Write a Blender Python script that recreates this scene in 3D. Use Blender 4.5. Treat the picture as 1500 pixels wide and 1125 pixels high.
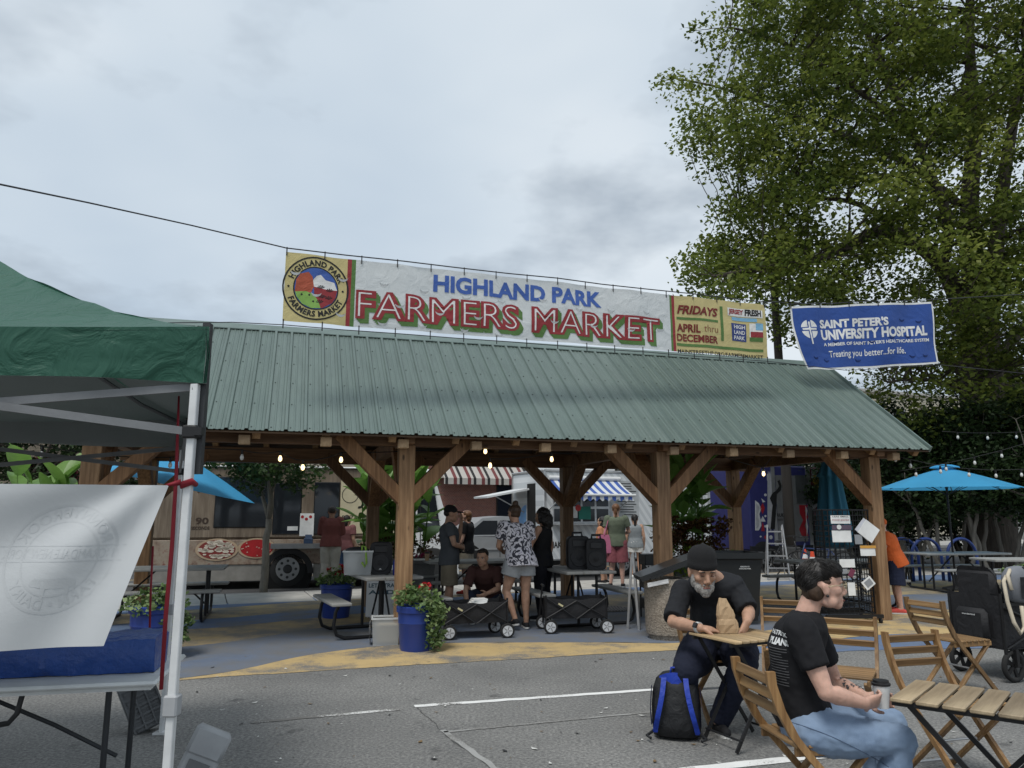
import bpy, bmesh, math, random
import numpy as np
from mathutils import Vector, Matrix, noise
R = math.radians; PI = math.pi; V = Vector
for o in list(bpy.data.objects): bpy.data.objects.remove(o)
S = bpy.context.scene; C = S.collection

# ---------------------------------------------------------------- camera
F_PX, HZ, EYE = 1100.0, 752.0, 1.55
PITCH = math.atan((HZ - 562.5) / F_PX)
cd = bpy.data.cameras.new('camera'); cam = bpy.data.objects.new('camera', cd); C.objects.link(cam)
cd.sensor_width = 36; cd.lens = 36 * F_PX / 1500; cd.clip_end = 2000; cd.clip_start = .05
cam.location = (0, 0, EYE); cam.rotation_euler = (PI / 2 + PITCH, 0, 0)
S.camera = cam
S.render.resolution_x = 1024; S.render.resolution_y = 768

# ---------------------------------------------------------------- sky: overcast
W = bpy.data.worlds.new('World'); S.world = W; W.use_nodes = True
nt = W.node_tree; N = nt.nodes; L = nt.links; N.clear()
bg = N.new('ShaderNodeBackground'); wo = N.new('ShaderNodeOutputWorld'); L.new(bg.outputs[0], wo.inputs[0])
bg.inputs[1].default_value = .1
sky = N.new('ShaderNodeTexSky'); sky.sky_type = 'NISHITA'; sky.sun_disc = False
SUN_EL, SUN_AZ = 62, 205
sky.sun_elevation = R(SUN_EL); sky.sun_rotation = R(SUN_AZ); sky.dust_density = 3
tc = N.new('ShaderNodeTexCoord')
sep = N.new('ShaderNodeSeparateXYZ'); L.new(tc.outputs['Generated'], sep.inputs[0])
ad = N.new('ShaderNodeMath'); ad.operation = 'ADD'; L.new(sep.outputs[2], ad.inputs[0]); ad.inputs[1].default_value = .22
mx = N.new('ShaderNodeMath'); mx.operation = 'MAXIMUM'; L.new(ad.outputs[0], mx.inputs[0]); mx.inputs[1].default_value = .08
dv = N.new('ShaderNodeVectorMath'); dv.operation = 'DIVIDE'; L.new(tc.outputs['Generated'], dv.inputs[0])
cb = N.new('ShaderNodeCombineXYZ'); L.new(mx.outputs[0], cb.inputs[0]); L.new(mx.outputs[0], cb.inputs[1]); cb.inputs[2].default_value = 1
L.new(cb.outputs[0], dv.inputs[1])
def wnoise(scale, detail, rough, seed):
    n = N.new('ShaderNodeTexNoise'); n.inputs['Scale'].default_value = scale; n.inputs['Detail'].default_value = detail
    n.inputs['Roughness'].default_value = rough
    m = N.new('ShaderNodeMapping'); m.inputs['Location'].default_value = seed; L.new(dv.outputs[0], m.inputs[0]); L.new(m.outputs[0], n.inputs[0])
    return n
def ramp(nodes, links, src, stops):
    r = nodes.new('ShaderNodeValToRGB'); links.new(src, r.inputs[0]); e = r.color_ramp.elements
    while len(e) < len(stops): e.new(.5)
    for k, (p_, c_) in enumerate(stops):
        e[k].position = p_; e[k].color = tuple(c_) + (1,) if len(c_) == 3 else c_
    return r
n1 = wnoise(.85, 4, .5, (3.1, 7.4, .3)); n2 = wnoise(2.1, 5, .55, (9.6, 2.2, 1.7))
r1 = ramp(N, L, n1.outputs[0], [(.28, (3.55, 4.25, 5.0)), (.50, (4.5, 5.1, 5.65)), (.68, (5.7, 6.1, 6.4))])
r2 = ramp(N, L, n2.outputs[0], [(.40, (.0, .0, .0)), (.50, (0, 0, 0)), (.70, (.9, .9, .9))])
mc = N.new('ShaderNodeMix'); mc.data_type = 'RGBA'; L.new(r2.outputs[0], mc.inputs[0]); L.new(r1.outputs[0], mc.inputs[6])
mc.inputs[7].default_value = (2.75, 3.2, 3.7, 1)
mn = N.new('ShaderNodeMix'); mn.data_type = 'RGBA'; mn.inputs[0].default_value = .93
L.new(sky.outputs[0], mn.inputs[6]); L.new(mc.outputs[2], mn.inputs[7]); L.new(mn.outputs[2], bg.inputs[0])

sd = bpy.data.lights.new('sun', 'SUN'); sun = bpy.data.objects.new('sun', sd); C.objects.link(sun)
sd.energy = 1.5; sd.angle = R(20); sd.color = (1, .97, .92)
_d = V((math.sin(R(SUN_AZ)) * math.cos(R(SUN_EL)), math.cos(R(SUN_AZ)) * math.cos(R(SUN_EL)), math.sin(R(SUN_EL))))
sun.rotation_euler = _d.to_track_quat('Z', 'Y').to_euler(); sun.location = (0, 0, 30)
vs = S.view_settings; vs.view_transform = 'Standard'; vs.look = 'None'; vs.exposure = .55; vs.gamma = 1; vs.use_curve_mapping = False

# ---------------------------------------------------------------- pixel helpers (photo is 1500 x 1125)
_c, _s = math.cos(PITCH), math.sin(PITCH)
def _ray(u, v):
    cx = (u - 750) / F_PX; cy = (562.5 - v) / F_PX
    return V((cx, _c - _s * cy, _s + _c * cy))
def G(u, v, z=0.0):
    d = _ray(u, v); t = (z - EYE) / d.z
    return V((d.x * t, d.y * t, z))
def at(u, v, Y):
    d = _ray(u, v); t = Y / d.y
    return V((d.x * t, Y, EYE + d.z * t))

# ---------------------------------------------------------------- materials
def _pr(name):
    m = bpy.data.materials.new(name); m.use_nodes = True; t = m.node_tree
    return m, t, t.nodes, t.links, t.nodes['Principled BSDF']
def coords(n, l, scale=(1, 1, 1), rot=(0, 0, 0), kind='Object'):
    a = n.new('ShaderNodeTexCoord'); b = n.new('ShaderNodeMapping')
    b.inputs['Scale'].default_value = scale; b.inputs['Rotation'].default_value = rot
    l.new(a.outputs[kind], b.inputs[0]); return b.outputs[0]
def nz(n, l, vec, scale, detail=3, rough=.55):
    k = n.new('ShaderNodeTexNoise'); k.inputs['Scale'].default_value = scale; k.inputs['Detail'].default_value = detail
    k.inputs['Roughness'].default_value = rough
    if vec: l.new(vec, k.inputs[0])
    return k.outputs[0]
def mixc(n, l, fac, a, b):
    m = n.new('ShaderNodeMix'); m.data_type = 'RGBA'
    if isinstance(fac, float): m.inputs[0].default_value = fac
    else: l.new(fac, m.inputs[0])
    for k, x in ((6, a), (7, b)):
        if isinstance(x, (tuple, list)): m.inputs[k].default_value = tuple(x)[:3] + (1,)
        else: l.new(x, m.inputs[k])
    return m.outputs[2]
def bumpn(n, l, b, h, strength, dist=.01):
    k = n.new('ShaderNodeBump'); k.inputs['Strength'].default_value = strength; k.inputs['Distance'].default_value = dist
    l.new(h, k.inputs['Height']); l.new(k.outputs[0], b.inputs['Normal'])
MATS = {}
def mat(name, col, rough=.6, metal=0, var=.14, vs=5, bump=.15, bs=60, bd=.004, spec=.4, stretch=(1, 1, 1), sss=0):
    if name in MATS: return MATS[name]
    m, t, n, l, b = _pr(name)
    c = coords(n, l, stretch)
    f = nz(n, l, c, vs, 4)
    rr = ramp(n, l, f, [(.3, [max(0, x * (1 - var)) for x in col]), (.7, [min(1, x * (1 + var)) for x in col])])
    l.new(rr.outputs[0], b.inputs['Base Color'])
    b.inputs['Roughness'].default_value = rough; b.inputs['Metallic'].default_value = metal
    b.inputs['Specular IOR Level'].default_value = spec
    if sss:
        b.inputs['Subsurface Weight'].default_value = sss; b.inputs['Subsurface Radius'].default_value = (.02, .008, .005)
    if bump: bumpn(n, l, b, nz(n, l, c, bs, 3), bump, bd)
    MATS[name] = m; return m
def emis(name, col, strength):
    if name in MATS: return MATS[name]
    m, t, n, l, b = _pr(name)
    b.inputs['Base Color'].default_value = tuple(col) + (1,)
    b.inputs['Emission Color'].default_value = tuple(col) + (1,); b.inputs['Emission Strength'].default_value = strength
    MATS[name] = m; return m
def wood(name, a, b_, axis=2, rough=.65, knots=True, fine=1.0):
    if name in MATS: return MATS[name]
    m, t, n, l, b = _pr(name)
    sc = [14 * fine] * 3; sc[axis] = .9 * fine
    c = coords(n, l, sc)
    f = nz(n, l, c, 2.2, 5, .6)
    col = ramp(n, l, f, [(.3, a), (.52, [(x + y) / 2 for x, y in zip(a, b_)]), (.7, b_)]).outputs[0]
    c2 = coords(n, l, [2.5 if k != axis else .5 for k in range(3)])
    g = nz(n, l, c2, 1.6, 2)
    dk = ramp(n, l, g, [(.35, (.62, .58, .55)), (.65, (1.1, 1.08, 1.05))]).outputs[0]
    mm = n.new('ShaderNodeMix'); mm.data_type = 'RGBA'; mm.blend_type = 'MULTIPLY'; mm.inputs[0].default_value = .8
    l.new(col, mm.inputs[6]); l.new(dk, mm.inputs[7]); out = mm.outputs[2]
    oi = n.new('ShaderNodeObjectInfo'); rr_ = ramp(n, l, oi.outputs['Random'], [(0, (.70, .70, .72)), (1, (1.18, 1.14, 1.08))])      # every board its own tone
    m3 = n.new('ShaderNodeMix'); m3.data_type = 'RGBA'; m3.blend_type = 'MULTIPLY'; m3.inputs[0].default_value = 1; l.new(out, m3.inputs[6]); l.new(rr_.outputs[0], m3.inputs[7]); out = m3.outputs[2]
    if knots:
        vo = n.new('ShaderNodeTexVoronoi'); vo.inputs['Scale'].default_value = 1.0
        l.new(coords(n, l, [5.5 if k != axis else 2.2 for k in range(3)]), vo.inputs[0])
        kr = ramp(n, l, vo.outputs[0], [(.05, (1, 1, 1)), (.11, (0, 0, 0))])
        out = mixc(n, l, kr.outputs[0], out, [x * .35 for x in a])
    l.new(out, b.inputs['Base Color']); b.inputs['Roughness'].default_value = rough; b.inputs['Specular IOR Level'].default_value = .3
    bumpn(n, l, b, f, .25, .004)
    MATS[name] = m; return m
def stripes(name, cols, axis, period, rough=.8, offset=0.0):
    if name in MATS: return MATS[name]
    m, t, n, l, b = _pr(name)
    tcn = n.new('ShaderNodeTexCoord'); sp = n.new('ShaderNodeSeparateXYZ'); l.new(tcn.outputs['Object'], sp.inputs[0])
    a = n.new('ShaderNodeMath'); a.operation = 'MULTIPLY_ADD'; l.new(sp.outputs[axis], a.inputs[0]); a.inputs[1].default_value = 1 / period; a.inputs[2].default_value = offset
    fr = n.new('ShaderNodeMath'); fr.operation = 'FRACT'; l.new(a.outputs[0], fr.inputs[0])
    r = n.new('ShaderNodeValToRGB'); l.new(fr.outputs[0], r.inputs[0]); r.color_ramp.interpolation = 'CONSTANT'
    e = r.color_ramp.elements
    while len(e) < len(cols): e.new(.5)
    for k, (p_, c_) in enumerate(cols): e[k].position = p_; e[k].color = tuple(c_) + (1,)
    l.new(r.outputs[0], b.inputs['Base Color']); b.inputs['Roughness'].default_value = rough
    MATS[name] = m; return m

# ---------------------------------------------------------------- mesh builder
def rotm(rx=0, ry=0, rz=0):
    return Matrix.Rotation(rz, 3, 'Z') @ Matrix.Rotation(ry, 3, 'Y') @ Matrix.Rotation(rx, 3, 'X')
class MB:
    def __init__(s): s.v = []; s.f = []; s.m = []; s.cur = 0
    def add(s, vs_, fs_):
        k = len(s.v); s.v += [tuple(x) for x in vs_]; s.f += [tuple(i + k for i in q) for q in fs_]; s.m += [s.cur] * len(fs_); return s
    def box(s, c, d, rot=None, bev=0.0):
        c = V(c); hx, hy, hz = d[0] / 2, d[1] / 2, d[2] / 2
        if bev <= 0:
            p = [V((x, y, z)) for x in (-hx, hx) for y in (-hy, hy) for z in (-hz, hz)]
            fs = [(0, 1, 3, 2), (4, 6, 7, 5), (0, 4, 5, 1), (2, 3, 7, 6), (0, 2, 6, 4), (1, 5, 7, 3)]
        else:
            b = min(bev, hx * .9, hy * .9, hz * .9); p = []; ids = {}
            for sx in (-1, 1):
                for sy in (-1, 1):
                    for sz in (-1, 1):
                        for ax in range(3):
                            q = [sx * (hx - b), sy * (hy - b), sz * (hz - b)]; q[ax] = (sx * hx, sy * hy, sz * hz)[ax]
                            ids[(sx, sy, sz, ax)] = len(p); p.append(V(q))
            fs = []
            for ax in range(3):
                o1, o2 = [a for a in range(3) if a != ax]
                for sg in (-1, 1):
                    def k_(a_, b__): t = [0, 0, 0]; t[ax] = sg; t[o1] = a_; t[o2] = b__; return ids[(t[0], t[1], t[2], ax)]
                    fs.append((k_(-1, -1), k_(1, -1), k_(1, 1), k_(-1, 1)))
            for ax in range(3):
                o1, o2 = [a for a in range(3) if a != ax]
                for s1 in (-1, 1):
                    for s2 in (-1, 1):
                        t = [0, 0, 0]; t[o1] = s1; t[o2] = s2
                        t[ax] = -1; A = tuple(t); t[ax] = 1; B = tuple(t)
                        fs.append((ids[A + (o1,)], ids[B + (o1,)], ids[B + (o2,)], ids[A + (o2,)]))
            for sx in (-1, 1):
                for sy in (-1, 1):
                    for sz in (-1, 1): fs.append(tuple(ids[(sx, sy, sz, a)] for a in range(3)))
        if rot is not None: p = [rot @ x for x in p]
        return s.add([x + c for x in p], fs)
    def bar(s, a, b, w, h=None, up=(0, 0, 1), bev=0.0):
        a, b = V(a), V(b); h = h or w; d = (b - a); ln = d.length; d.normalize()
        u = V(up)
        if abs(d.dot(u)) > .98: u = V((0, 1, 0))
        x = d.cross(u).normalized(); y = x.cross(d)
        return s.box((a + b) / 2, (w, ln, h), Matrix((x, d, y)).transposed(), bev)
    def rings(s, rs, cap=True, closed=True):
        n = len(rs[0]); base = len(s.v); fs = []
        for k in range(len(rs) - 1):
            for i in range(n if closed else n - 1):
                j = (i + 1) % n
                fs.append((k * n + i, k * n + j, (k + 1) * n + j, (k + 1) * n + i))
        if cap and closed: fs.append(tuple(range(n - 1, -1, -1))); fs.append(tuple((len(rs) - 1) * n + i for i in range(n)))
        return s.add([p for r in rs for p in r], fs)
    def tube(s, pts, r, seg=8, cap=True):
        pts = [V(p) for p in pts]; n = len(pts)
        rr = r if isinstance(r, (list, tuple)) else [r] * n
        rs = []; px = None
        for i in range(n):
            t = (pts[min(i + 1, n - 1)] - pts[max(i - 1, 0)])
            t = t.normalized() if t.length > 1e-9 else V((0, 0, 1))
            if px is None:
                h = V((0, 0, 1)) if abs(t.z) < .9 else V((0, 1, 0)); px = t.cross(h).normalized()
            else:
                px = (px - t * px.dot(t)); px = px.normalized() if px.length > 1e-6 else t.orthogonal().normalized()
            py = t.cross(px)
            rs.append([pts[i] + (px * math.cos(2 * PI * k / seg) + py * math.sin(2 * PI * k / seg)) * rr[i] for k in range(seg)])
        return s.rings(rs, cap)
    def lathe(s, prof, c=(0, 0, 0), seg=24, cap=True, sx=1, sy=1):
        c = V(c)
        return s.rings([[c + V((r * sx * math.cos(2 * PI * k / seg), r * sy * math.sin(2 * PI * k / seg), z)) for k in range(seg)] for r, z in prof], cap)
    def disc_tube(s, a, b, r, seg=16): return s.tube([a, b], r, seg)
    def ell(s, c, r, seg=14, ring=9, rot=None):
        c = V(c); rs = []
        for i in range(ring + 1):
            th = PI * i / ring; th = max(.05, min(PI - .05, th))
            q = [V((r[0] * math.sin(th) * math.cos(2 * PI * k / seg), r[1] * math.sin(th) * math.sin(2 * PI * k / seg), r[2] * math.cos(th))) for k in range(seg)]
            rs.append([c + (rot @ x if rot is not None else x) for x in q][::-1])
        return s.rings(rs, True)
    def prism(s, poly, d):
        d = V(d); p = [V(x) for x in poly]; n = len(p)
        fs = [tuple(range(n - 1, -1, -1)), tuple(range(n, 2 * n))] + [(i, (i + 1) % n, n + (i + 1) % n, n + i) for i in range(n)]
        return s.add(p + [x + d for x in p], fs)
    def grid(s, nu, nv, fn):
        vs_ = [fn(i / nu, j / nv) for j in range(nv + 1) for i in range(nu + 1)]
        fs = [(j * (nu + 1) + i, j * (nu + 1) + i + 1, (j + 1) * (nu + 1) + i + 1, (j + 1) * (nu + 1) + i) for j in range(nv) for i in range(nu)]
        return s.add(vs_, fs)
    def tri(s, tr, fn):   # tr = (verts2d, faces)
        return s.add([fn(x, y) for x, y in tr[0]], tr[1])
    def mesh(s, name, mats, smooth=None, fix=True):
        me = bpy.data.meshes.new(name); me.from_pydata(s.v, [], s.f)
        mats = mats if isinstance(mats, (list, tuple)) else [mats]
        for x in mats: me.materials.append(x)
        if len(mats) > 1: me.polygons.foreach_set('material_index', s.m)
        if fix:
            b = bmesh.new(); b.from_mesh(me); bmesh.ops.recalc_face_normals(b, faces=b.faces); b.to_mesh(me); b.free()
        if smooth is not None:
            me.polygons.foreach_set('use_smooth', [True] * len(me.polygons))
            if smooth > 0: me.set_sharp_from_angle(angle=R(smooth))
        me.update(); return me
    def build(s, name, mats, parent=None, smooth=None, loc=None, fix=True):
        o = bpy.data.objects.new(name, s.mesh(name, mats, smooth, fix)); C.objects.link(o)
        if parent is not None: o.parent = parent
        if loc is not None: o.location = loc
        return o
def tag(o, label=None, cat=None, group=None, kind=None):
    if label: o['label'] = label
    if cat: o['category'] = cat
    if group: o['group'] = group
    if kind: o['kind'] = kind
    return o
def thing(name, label, cat, loc=(0, 0, 0), rz=0.0, group=None):
    o = bpy.data.objects.new(name, None); C.objects.link(o); o.location = loc; o.rotation_euler = (0, 0, rz); o.empty_display_size = .1
    return tag(o, label, cat, group)
def inst(name, me, parent, loc=(0, 0, 0), rot=(0, 0, 0), scale=(1, 1, 1)):
    o = bpy.data.objects.new(name, me); C.objects.link(o); o.parent = parent; o.location = loc; o.rotation_euler = rot; o.scale = scale; return o
KIDS = {}
def copy_tree(o, parent=None):
    c = o.copy(); C.objects.link(c)
    if parent is not None: c.parent = parent
    for ch in list(o.children): copy_tree(ch, c)
    return c
def clone(o, loc, rz, label, group=None):
    c = copy_tree(o); c.location = loc; c.rotation_euler = (0, 0, rz); c['label'] = label
    if group: c['group'] = group
    return c
_tx = {}
def text(body, size=1.0, bold=0.0, xs=1.0, shear=0.0, align='CENTER', spacing=1.0, res=3, maxe=0.0):
    """flat lettering: ([(x,y)], faces); origin at baseline centre/left"""
    key = (body, size, bold, xs, shear, align, spacing, res, maxe)
    if key in _tx: return _tx[key]
    cu = bpy.data.curves.new('lettering', 'FONT'); cu.body = body; cu.size = size; cu.offset = bold; cu.shear = shear
    cu.align_x = align; cu.space_character = spacing; cu.resolution_u = res; cu.dimensions = '2D'; cu.fill_mode = 'FRONT'
    o = bpy.data.objects.new('lettering', cu); C.objects.link(o)
    bpy.context.view_layer.update()
    me = o.to_mesh()
    b = bmesh.new(); b.from_mesh(me); o.to_mesh_clear()
    bpy.data.objects.remove(o); bpy.data.curves.remove(cu)
    bmesh.ops.triangulate(b, faces=b.faces)
    if maxe:
        for _ in range(5):
            le = [e for e in b.edges if e.calc_length() > maxe]
            if not le: break
            bmesh.ops.subdivide_edges(b, edges=le, cuts=1); bmesh.ops.triangulate(b, faces=b.faces)
    b.verts.index_update()
    r = ([(v.co.x * xs, v.co.y) for v in b.verts], [tuple(v.index for v in f.verts) for f in b.faces]); b.free()
    _tx[key] = r; return r
def tsize(tr):
    xs_ = [p[0] for p in tr[0]]; ys_ = [p[1] for p in tr[0]]
    return min(xs_), max(xs_), min(ys_), max(ys_)
def fit_text(body, x0, x1, y0, y1, bold=0.0, shear=0.0, maxe=0.0, spacing=1.0):
    """lettering stretched to fill the rectangle"""
    tr = text(body, 1.0, bold, 1.0, shear, 'LEFT', spacing, 3, 0.0)
    a, b, c, d = tsize(tr)
    if maxe: tr = text(body, 1.0, bold, 1.0, shear, 'LEFT', spacing, 3, maxe * (d - c) / (y1 - y0))
    return ([(x0 + (x - a) / (b - a) * (x1 - x0), y0 + (y - c) / (d - c) * (y1 - y0)) for x, y in tr[0]], tr[1])
def plane_fn(o, ex, ey, off=0.004):
    o, ex, ey = V(o), V(ex).normalized(), V(ey).normalized(); n = ex.cross(ey).normalized() * off
    return lambda x, y: o + ex * x + ey * y + n
def remesh(mb, voxel, smooth=3, fac=.5):
    """voxel union of overlapping closed shapes -> (verts np, faces)"""
    me = mb.mesh('tmp', [mat('_tmp', (.5, .5, .5))], None)
    o = bpy.data.objects.new('tmp', me); C.objects.link(o)
    m = o.modifiers.new('r', 'REMESH'); m.mode = 'VOXEL'; m.voxel_size = voxel; m.adaptivity = 0
    if smooth:
        k = o.modifiers.new('s', 'SMOOTH'); k.iterations = smooth; k.factor = fac
    dg = bpy.context.evaluated_depsgraph_get(); e = o.evaluated_get(dg); q = e.to_mesh()
    vs_ = np.zeros(len(q.vertices) * 3, 'f'); q.vertices.foreach_get('co', vs_); vs_ = vs_.reshape(-1, 3)
    fs = [tuple(p.vertices) for p in q.polygons]
    e.to_mesh_clear(); bpy.data.objects.remove(o); bpy.data.meshes.remove(me)
    return vs_, fs
def mesh_obj(name, vs_, fs, mats, parent=None, idx=None, smooth=True):
    me = bpy.data.meshes.new(name); me.from_pydata([tuple(map(float, p)) for p in vs_], [], fs)
    for x in (mats if isinstance(mats, (list, tuple)) else [mats]): me.materials.append(x)
    if idx is not None: me.polygons.foreach_set('material_index', [int(k) for k in idx])
    if smooth: me.polygons.foreach_set('use_smooth', [True] * len(me.polygons))
    me.update(); o = bpy.data.objects.new(name, me); C.objects.link(o)
    if parent is not None: o.parent = parent
    return o
rnd = random.Random(7)
# ================================================================ SETTING
def asphalt(name, a=(.145, .145, .142), b_=(.225, .223, .214)):
    m, t, n, l, b = _pr(name); c = coords(n, l)
    big = nz(n, l, c, .55, 5, .6); fine = nz(n, l, c, 42, 6, .8)
    col = ramp(n, l, big, [(.32, a), (.68, b_)]).outputs[0]
    sp = ramp(n, l, fine, [(.33, (.30, .30, .30)), (.5, (1, 1, 1)), (.68, (1.95, 1.92, 1.85))]).outputs[0]
    mm = n.new('ShaderNodeMix'); mm.data_type = 'RGBA'; mm.blend_type = 'MULTIPLY'; mm.inputs[0].default_value = .85
    l.new(col, mm.inputs[6]); l.new(sp, mm.inputs[7])
    st_ = nz(n, l, c, 2.3, 5, .65)
    out = mixc(n, l, ramp(n, l, st_, [(.62, (0, 0, 0)), (.70, (.7, .7, .7))]).outputs[0], mm.outputs[2], (.062, .062, .062))
    l.new(out, b.inputs['Base Color']); b.inputs['Roughness'].default_value = .88; b.inputs['Specular IOR Level'].default_value = .25
    bumpn(n, l, b, fine, .55, .012); return m
def paint(name, col, worn=.52, soft=.12, under=(.17, .165, .155)):
    m, t, n, l, b = _pr(name); c = coords(n, l)
    w = nz(n, l, c, 1.1, 6, .68); fine = nz(n, l, c, 75, 3, .7)
    base = mixc(n, l, nz(n, l, c, 4, 4), [x * .78 for x in col], [min(1, x * 1.18) for x in col])
    ad_ = n.new('ShaderNodeMath'); ad_.operation = 'MULTIPLY_ADD'; l.new(fine, ad_.inputs[0]); ad_.inputs[1].default_value = .35; l.new(w, ad_.inputs[2])
    k = ramp(n, l, ad_.outputs[0], [(worn, (0, 0, 0)), (worn + soft, (1, 1, 1))]).outputs[0]
    l.new(mixc(n, l, k, base, under), b.inputs['Base Color']); b.inputs['Roughness'].default_value = .82; b.inputs['Specular IOR Level'].default_value = .3
    bumpn(n, l, b, fine, .4, .008); return m
M_ASPH = asphalt('plaza_asphalt'); M_ROAD = asphalt('road_asphalt', (.055, .055, .057), (.095, .095, .095))
M_YEL = paint('yellow_ground_paint', (.50, .365, .175), .66, .14); M_YELW = paint('worn_yellow_ground_paint', (.44, .33, .165), .54, .22)
M_BLU = paint('blue_ground_paint', (.12, .175, .285), .66, .22); M_BLUW = paint('worn_blue_ground_paint', (.135, .17, .235), .53, .28)
M_WHT = paint('white_road_paint', (.74, .74, .72), .74, .06)
M_WHTW = paint('worn_white_road_paint', (.66, .66, .64), .60, .06); M_WHTF = paint('faded_white_road_paint', (.34, .34, .33), .62, .12)
M_CONC = mat('concrete', (.40, .385, .355), .85, var=.16, vs=3, bump=.3, bs=120)
SA = R(22); K0 = V((-4.9, 15.4, 0)); KA = V((math.cos(SA), math.sin(SA), 0)); KN = V((-math.sin(SA), math.cos(SA), 0))
def st(a, n, z=0.0): return K0 + KA * a + KN * n + V((0, 0, z))
def sheet(name, pts, m, kind='structure', z=None):
    mb = MB(); mb.add(pts, [tuple(range(len(pts)))]); o = mb.build(name, m, fix=False)
    if o.data.polygons[0].normal.z < 0: o.data.flip_normals()
    o['kind'] = kind; return o
sheet('ground', [(-400, -300, -.14), (400, -300, -.14), (400, 500, -.14), (-400, 500, -.14)], mat('far_ground', (.12, .12, .11), .9))
sheet('road', [st(-120, .16, -.12), st(120, .16, -.12), st(120, 11, -.12), st(-120, 11, -.12)], M_ROAD)
mb = MB(); mb.prism([st(-60, -1.85, -.139), st(60, -1.85, -.139), st(60, -60, -.139), st(-60, -60, -.139)], (0, 0, .139)); o = mb.build('plaza', M_ASPH); o['kind'] = 'structure'
# near pavement: slabs with joints, and the kerb
pav = MB(); pav.box((0, 0, 0), (.1, .1, .1)); 
mb = MB(); mb.prism([st(-60, -1.85, -.139), st(60, -1.85, -.139), st(60, -.01, -.139), st(-60, -.01, -.139)], (0, 0, .125)); pavement = mb.build('pavement', mat('joint_dirt', (.12, .11, .1), .9)); pavement['kind'] = 'structure'
sl = MB(); sl.box((0, 0, 0), (1.48, 1.82, .03), None, .008); slm = sl.mesh('slab', M_CONC)
for k in range(-14, 30):
    inst('slab', slm, pavement, st(k * 1.5, -.935, -.008 + rnd.uniform(-.002, .002)), (0, 0, SA))
kerb = MB(); kerb.prism([st(-60, 0, -.139), st(60, 0, -.139), st(60, .15, -.139), st(-60, .15, -.139)], (0, 0, .135)); o = kerb.build('kerb', mat('kerb_stone', (.16, .15, .14), .9, bump=.4)); o['kind'] = 'structure'
mb = MB(); mb.prism([st(-90, 11, -.139), st(90, 11, -.139), st(90, 15, -.139), st(-90, 15, -.139)], (0, 0, .139)); o = mb.build('far_pavement', M_CONC); o['kind'] = 'structure'
# yellow centre lines of the road
for n_ in (5.4, 5.65): sheet('road_marking', [st(-60, n_, -.116), st(60, n_, -.116), st(60, n_ + .1, -.116), st(-60, n_ + .1, -.116)], M_YEL)
# painted bands of the plaza
U_ = [120, 180, 330, 460, 600, 750, 900, 1000, 1140, 1290, 1400, 1520, 1640]
BT = [[904, 899, 890, 880, 870, 860, 851, 846, 838, 832, 830, 828, 826],
      [922, 914, 905, 893, 880, 869, 859, 852, 843, 838, 836, 834, 832],
      [940, 929, 918, 905, 892, 881, 871, 864, 857, 852, 850, 848, 846],
      [966, 955, 941, 921, 905, 896, 890, 887, 882, 872, 870, 868, 866],
      [1014, 1003, 985, 958, 944, 941, 941, 941, 921, 896, 893, 890, 887],
      [1015, 1004, 991, 983, 974, 966, 957, 952, 945, 930, 928, 925, 922],
      [1016, 1005, 992, 984, 975, 967, 958, 953, 957, 952, 950, 946, 942]]
def cub(us, vs_, u):
    k = max(0, min(len(us) - 2, next((i for i in range(len(us) - 1) if us[i + 1] >= u), len(us) - 2)))
    def d(i):
        if i <= 0: return (vs_[1] - vs_[0]) / (us[1] - us[0])
        if i >= len(us) - 1: return (vs_[-1] - vs_[-2]) / (us[-1] - us[-2])
        return (vs_[i + 1] - vs_[i - 1]) / (us[i + 1] - us[i - 1])
    h = us[k + 1] - us[k]; t = (u - us[k]) / h
    return (2 * t**3 - 3 * t**2 + 1) * vs_[k] + (t**3 - 2 * t**2 + t) * h * d(k) + (-2 * t**3 + 3 * t**2) * vs_[k + 1] + (t**3 - t**2) * h * d(k + 1)
for k, m_ in enumerate([M_YELW, M_BLU, M_YELW, M_BLUW, M_YEL, M_BLU]):
    mb = MB(); a = []; NU = 190
    for i in range(NU + 1):
        u = 120 + i * (1640 - 120) / NU
        if k == 5 and u < 985: continue
        row = []
        for j, bt in enumerate((BT[k], BT[k + 1])):
            p = G(u, cub(U_, bt, u), .004); w = .03 * noise.noise((p.x * 3, p.y * 3 + j, k * 7.1)) + .02 * noise.noise((p.x * 14, p.y * 14, k))
            row.append(p + V((0, w, 0)))
        a.append(row)
    vv = [p for r_ in a for p in r_]; mb.add(vv, [(2 * i, 2 * i + 2, 2 * i + 3, 2 * i + 1) for i in range(len(a) - 1)])
    o = mb.build('ground_paint', m_, fix=False); o['kind'] = 'structure'
    if o.data.polygons[3].normal.z < 0: o.data.flip_normals()
sb = [(120, 899), (200, 893), (330, 882), (460, 872), (600, 864), (700, 860)]
mb = MB(); lo = [G(u, cub(U_, BT[0], u), .0045) for u, v in sb]; hi = [G(u, v + 5 * max(0, (u - 120) / 580), .0045) for u, v in sb]
mb.add(lo + hi, [(i, i + 1, len(sb) + i + 1, len(sb) + i) for i in range(len(sb) - 1)]); o = mb.build('ground_paint', M_BLU); o['kind'] = 'structure'
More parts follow.
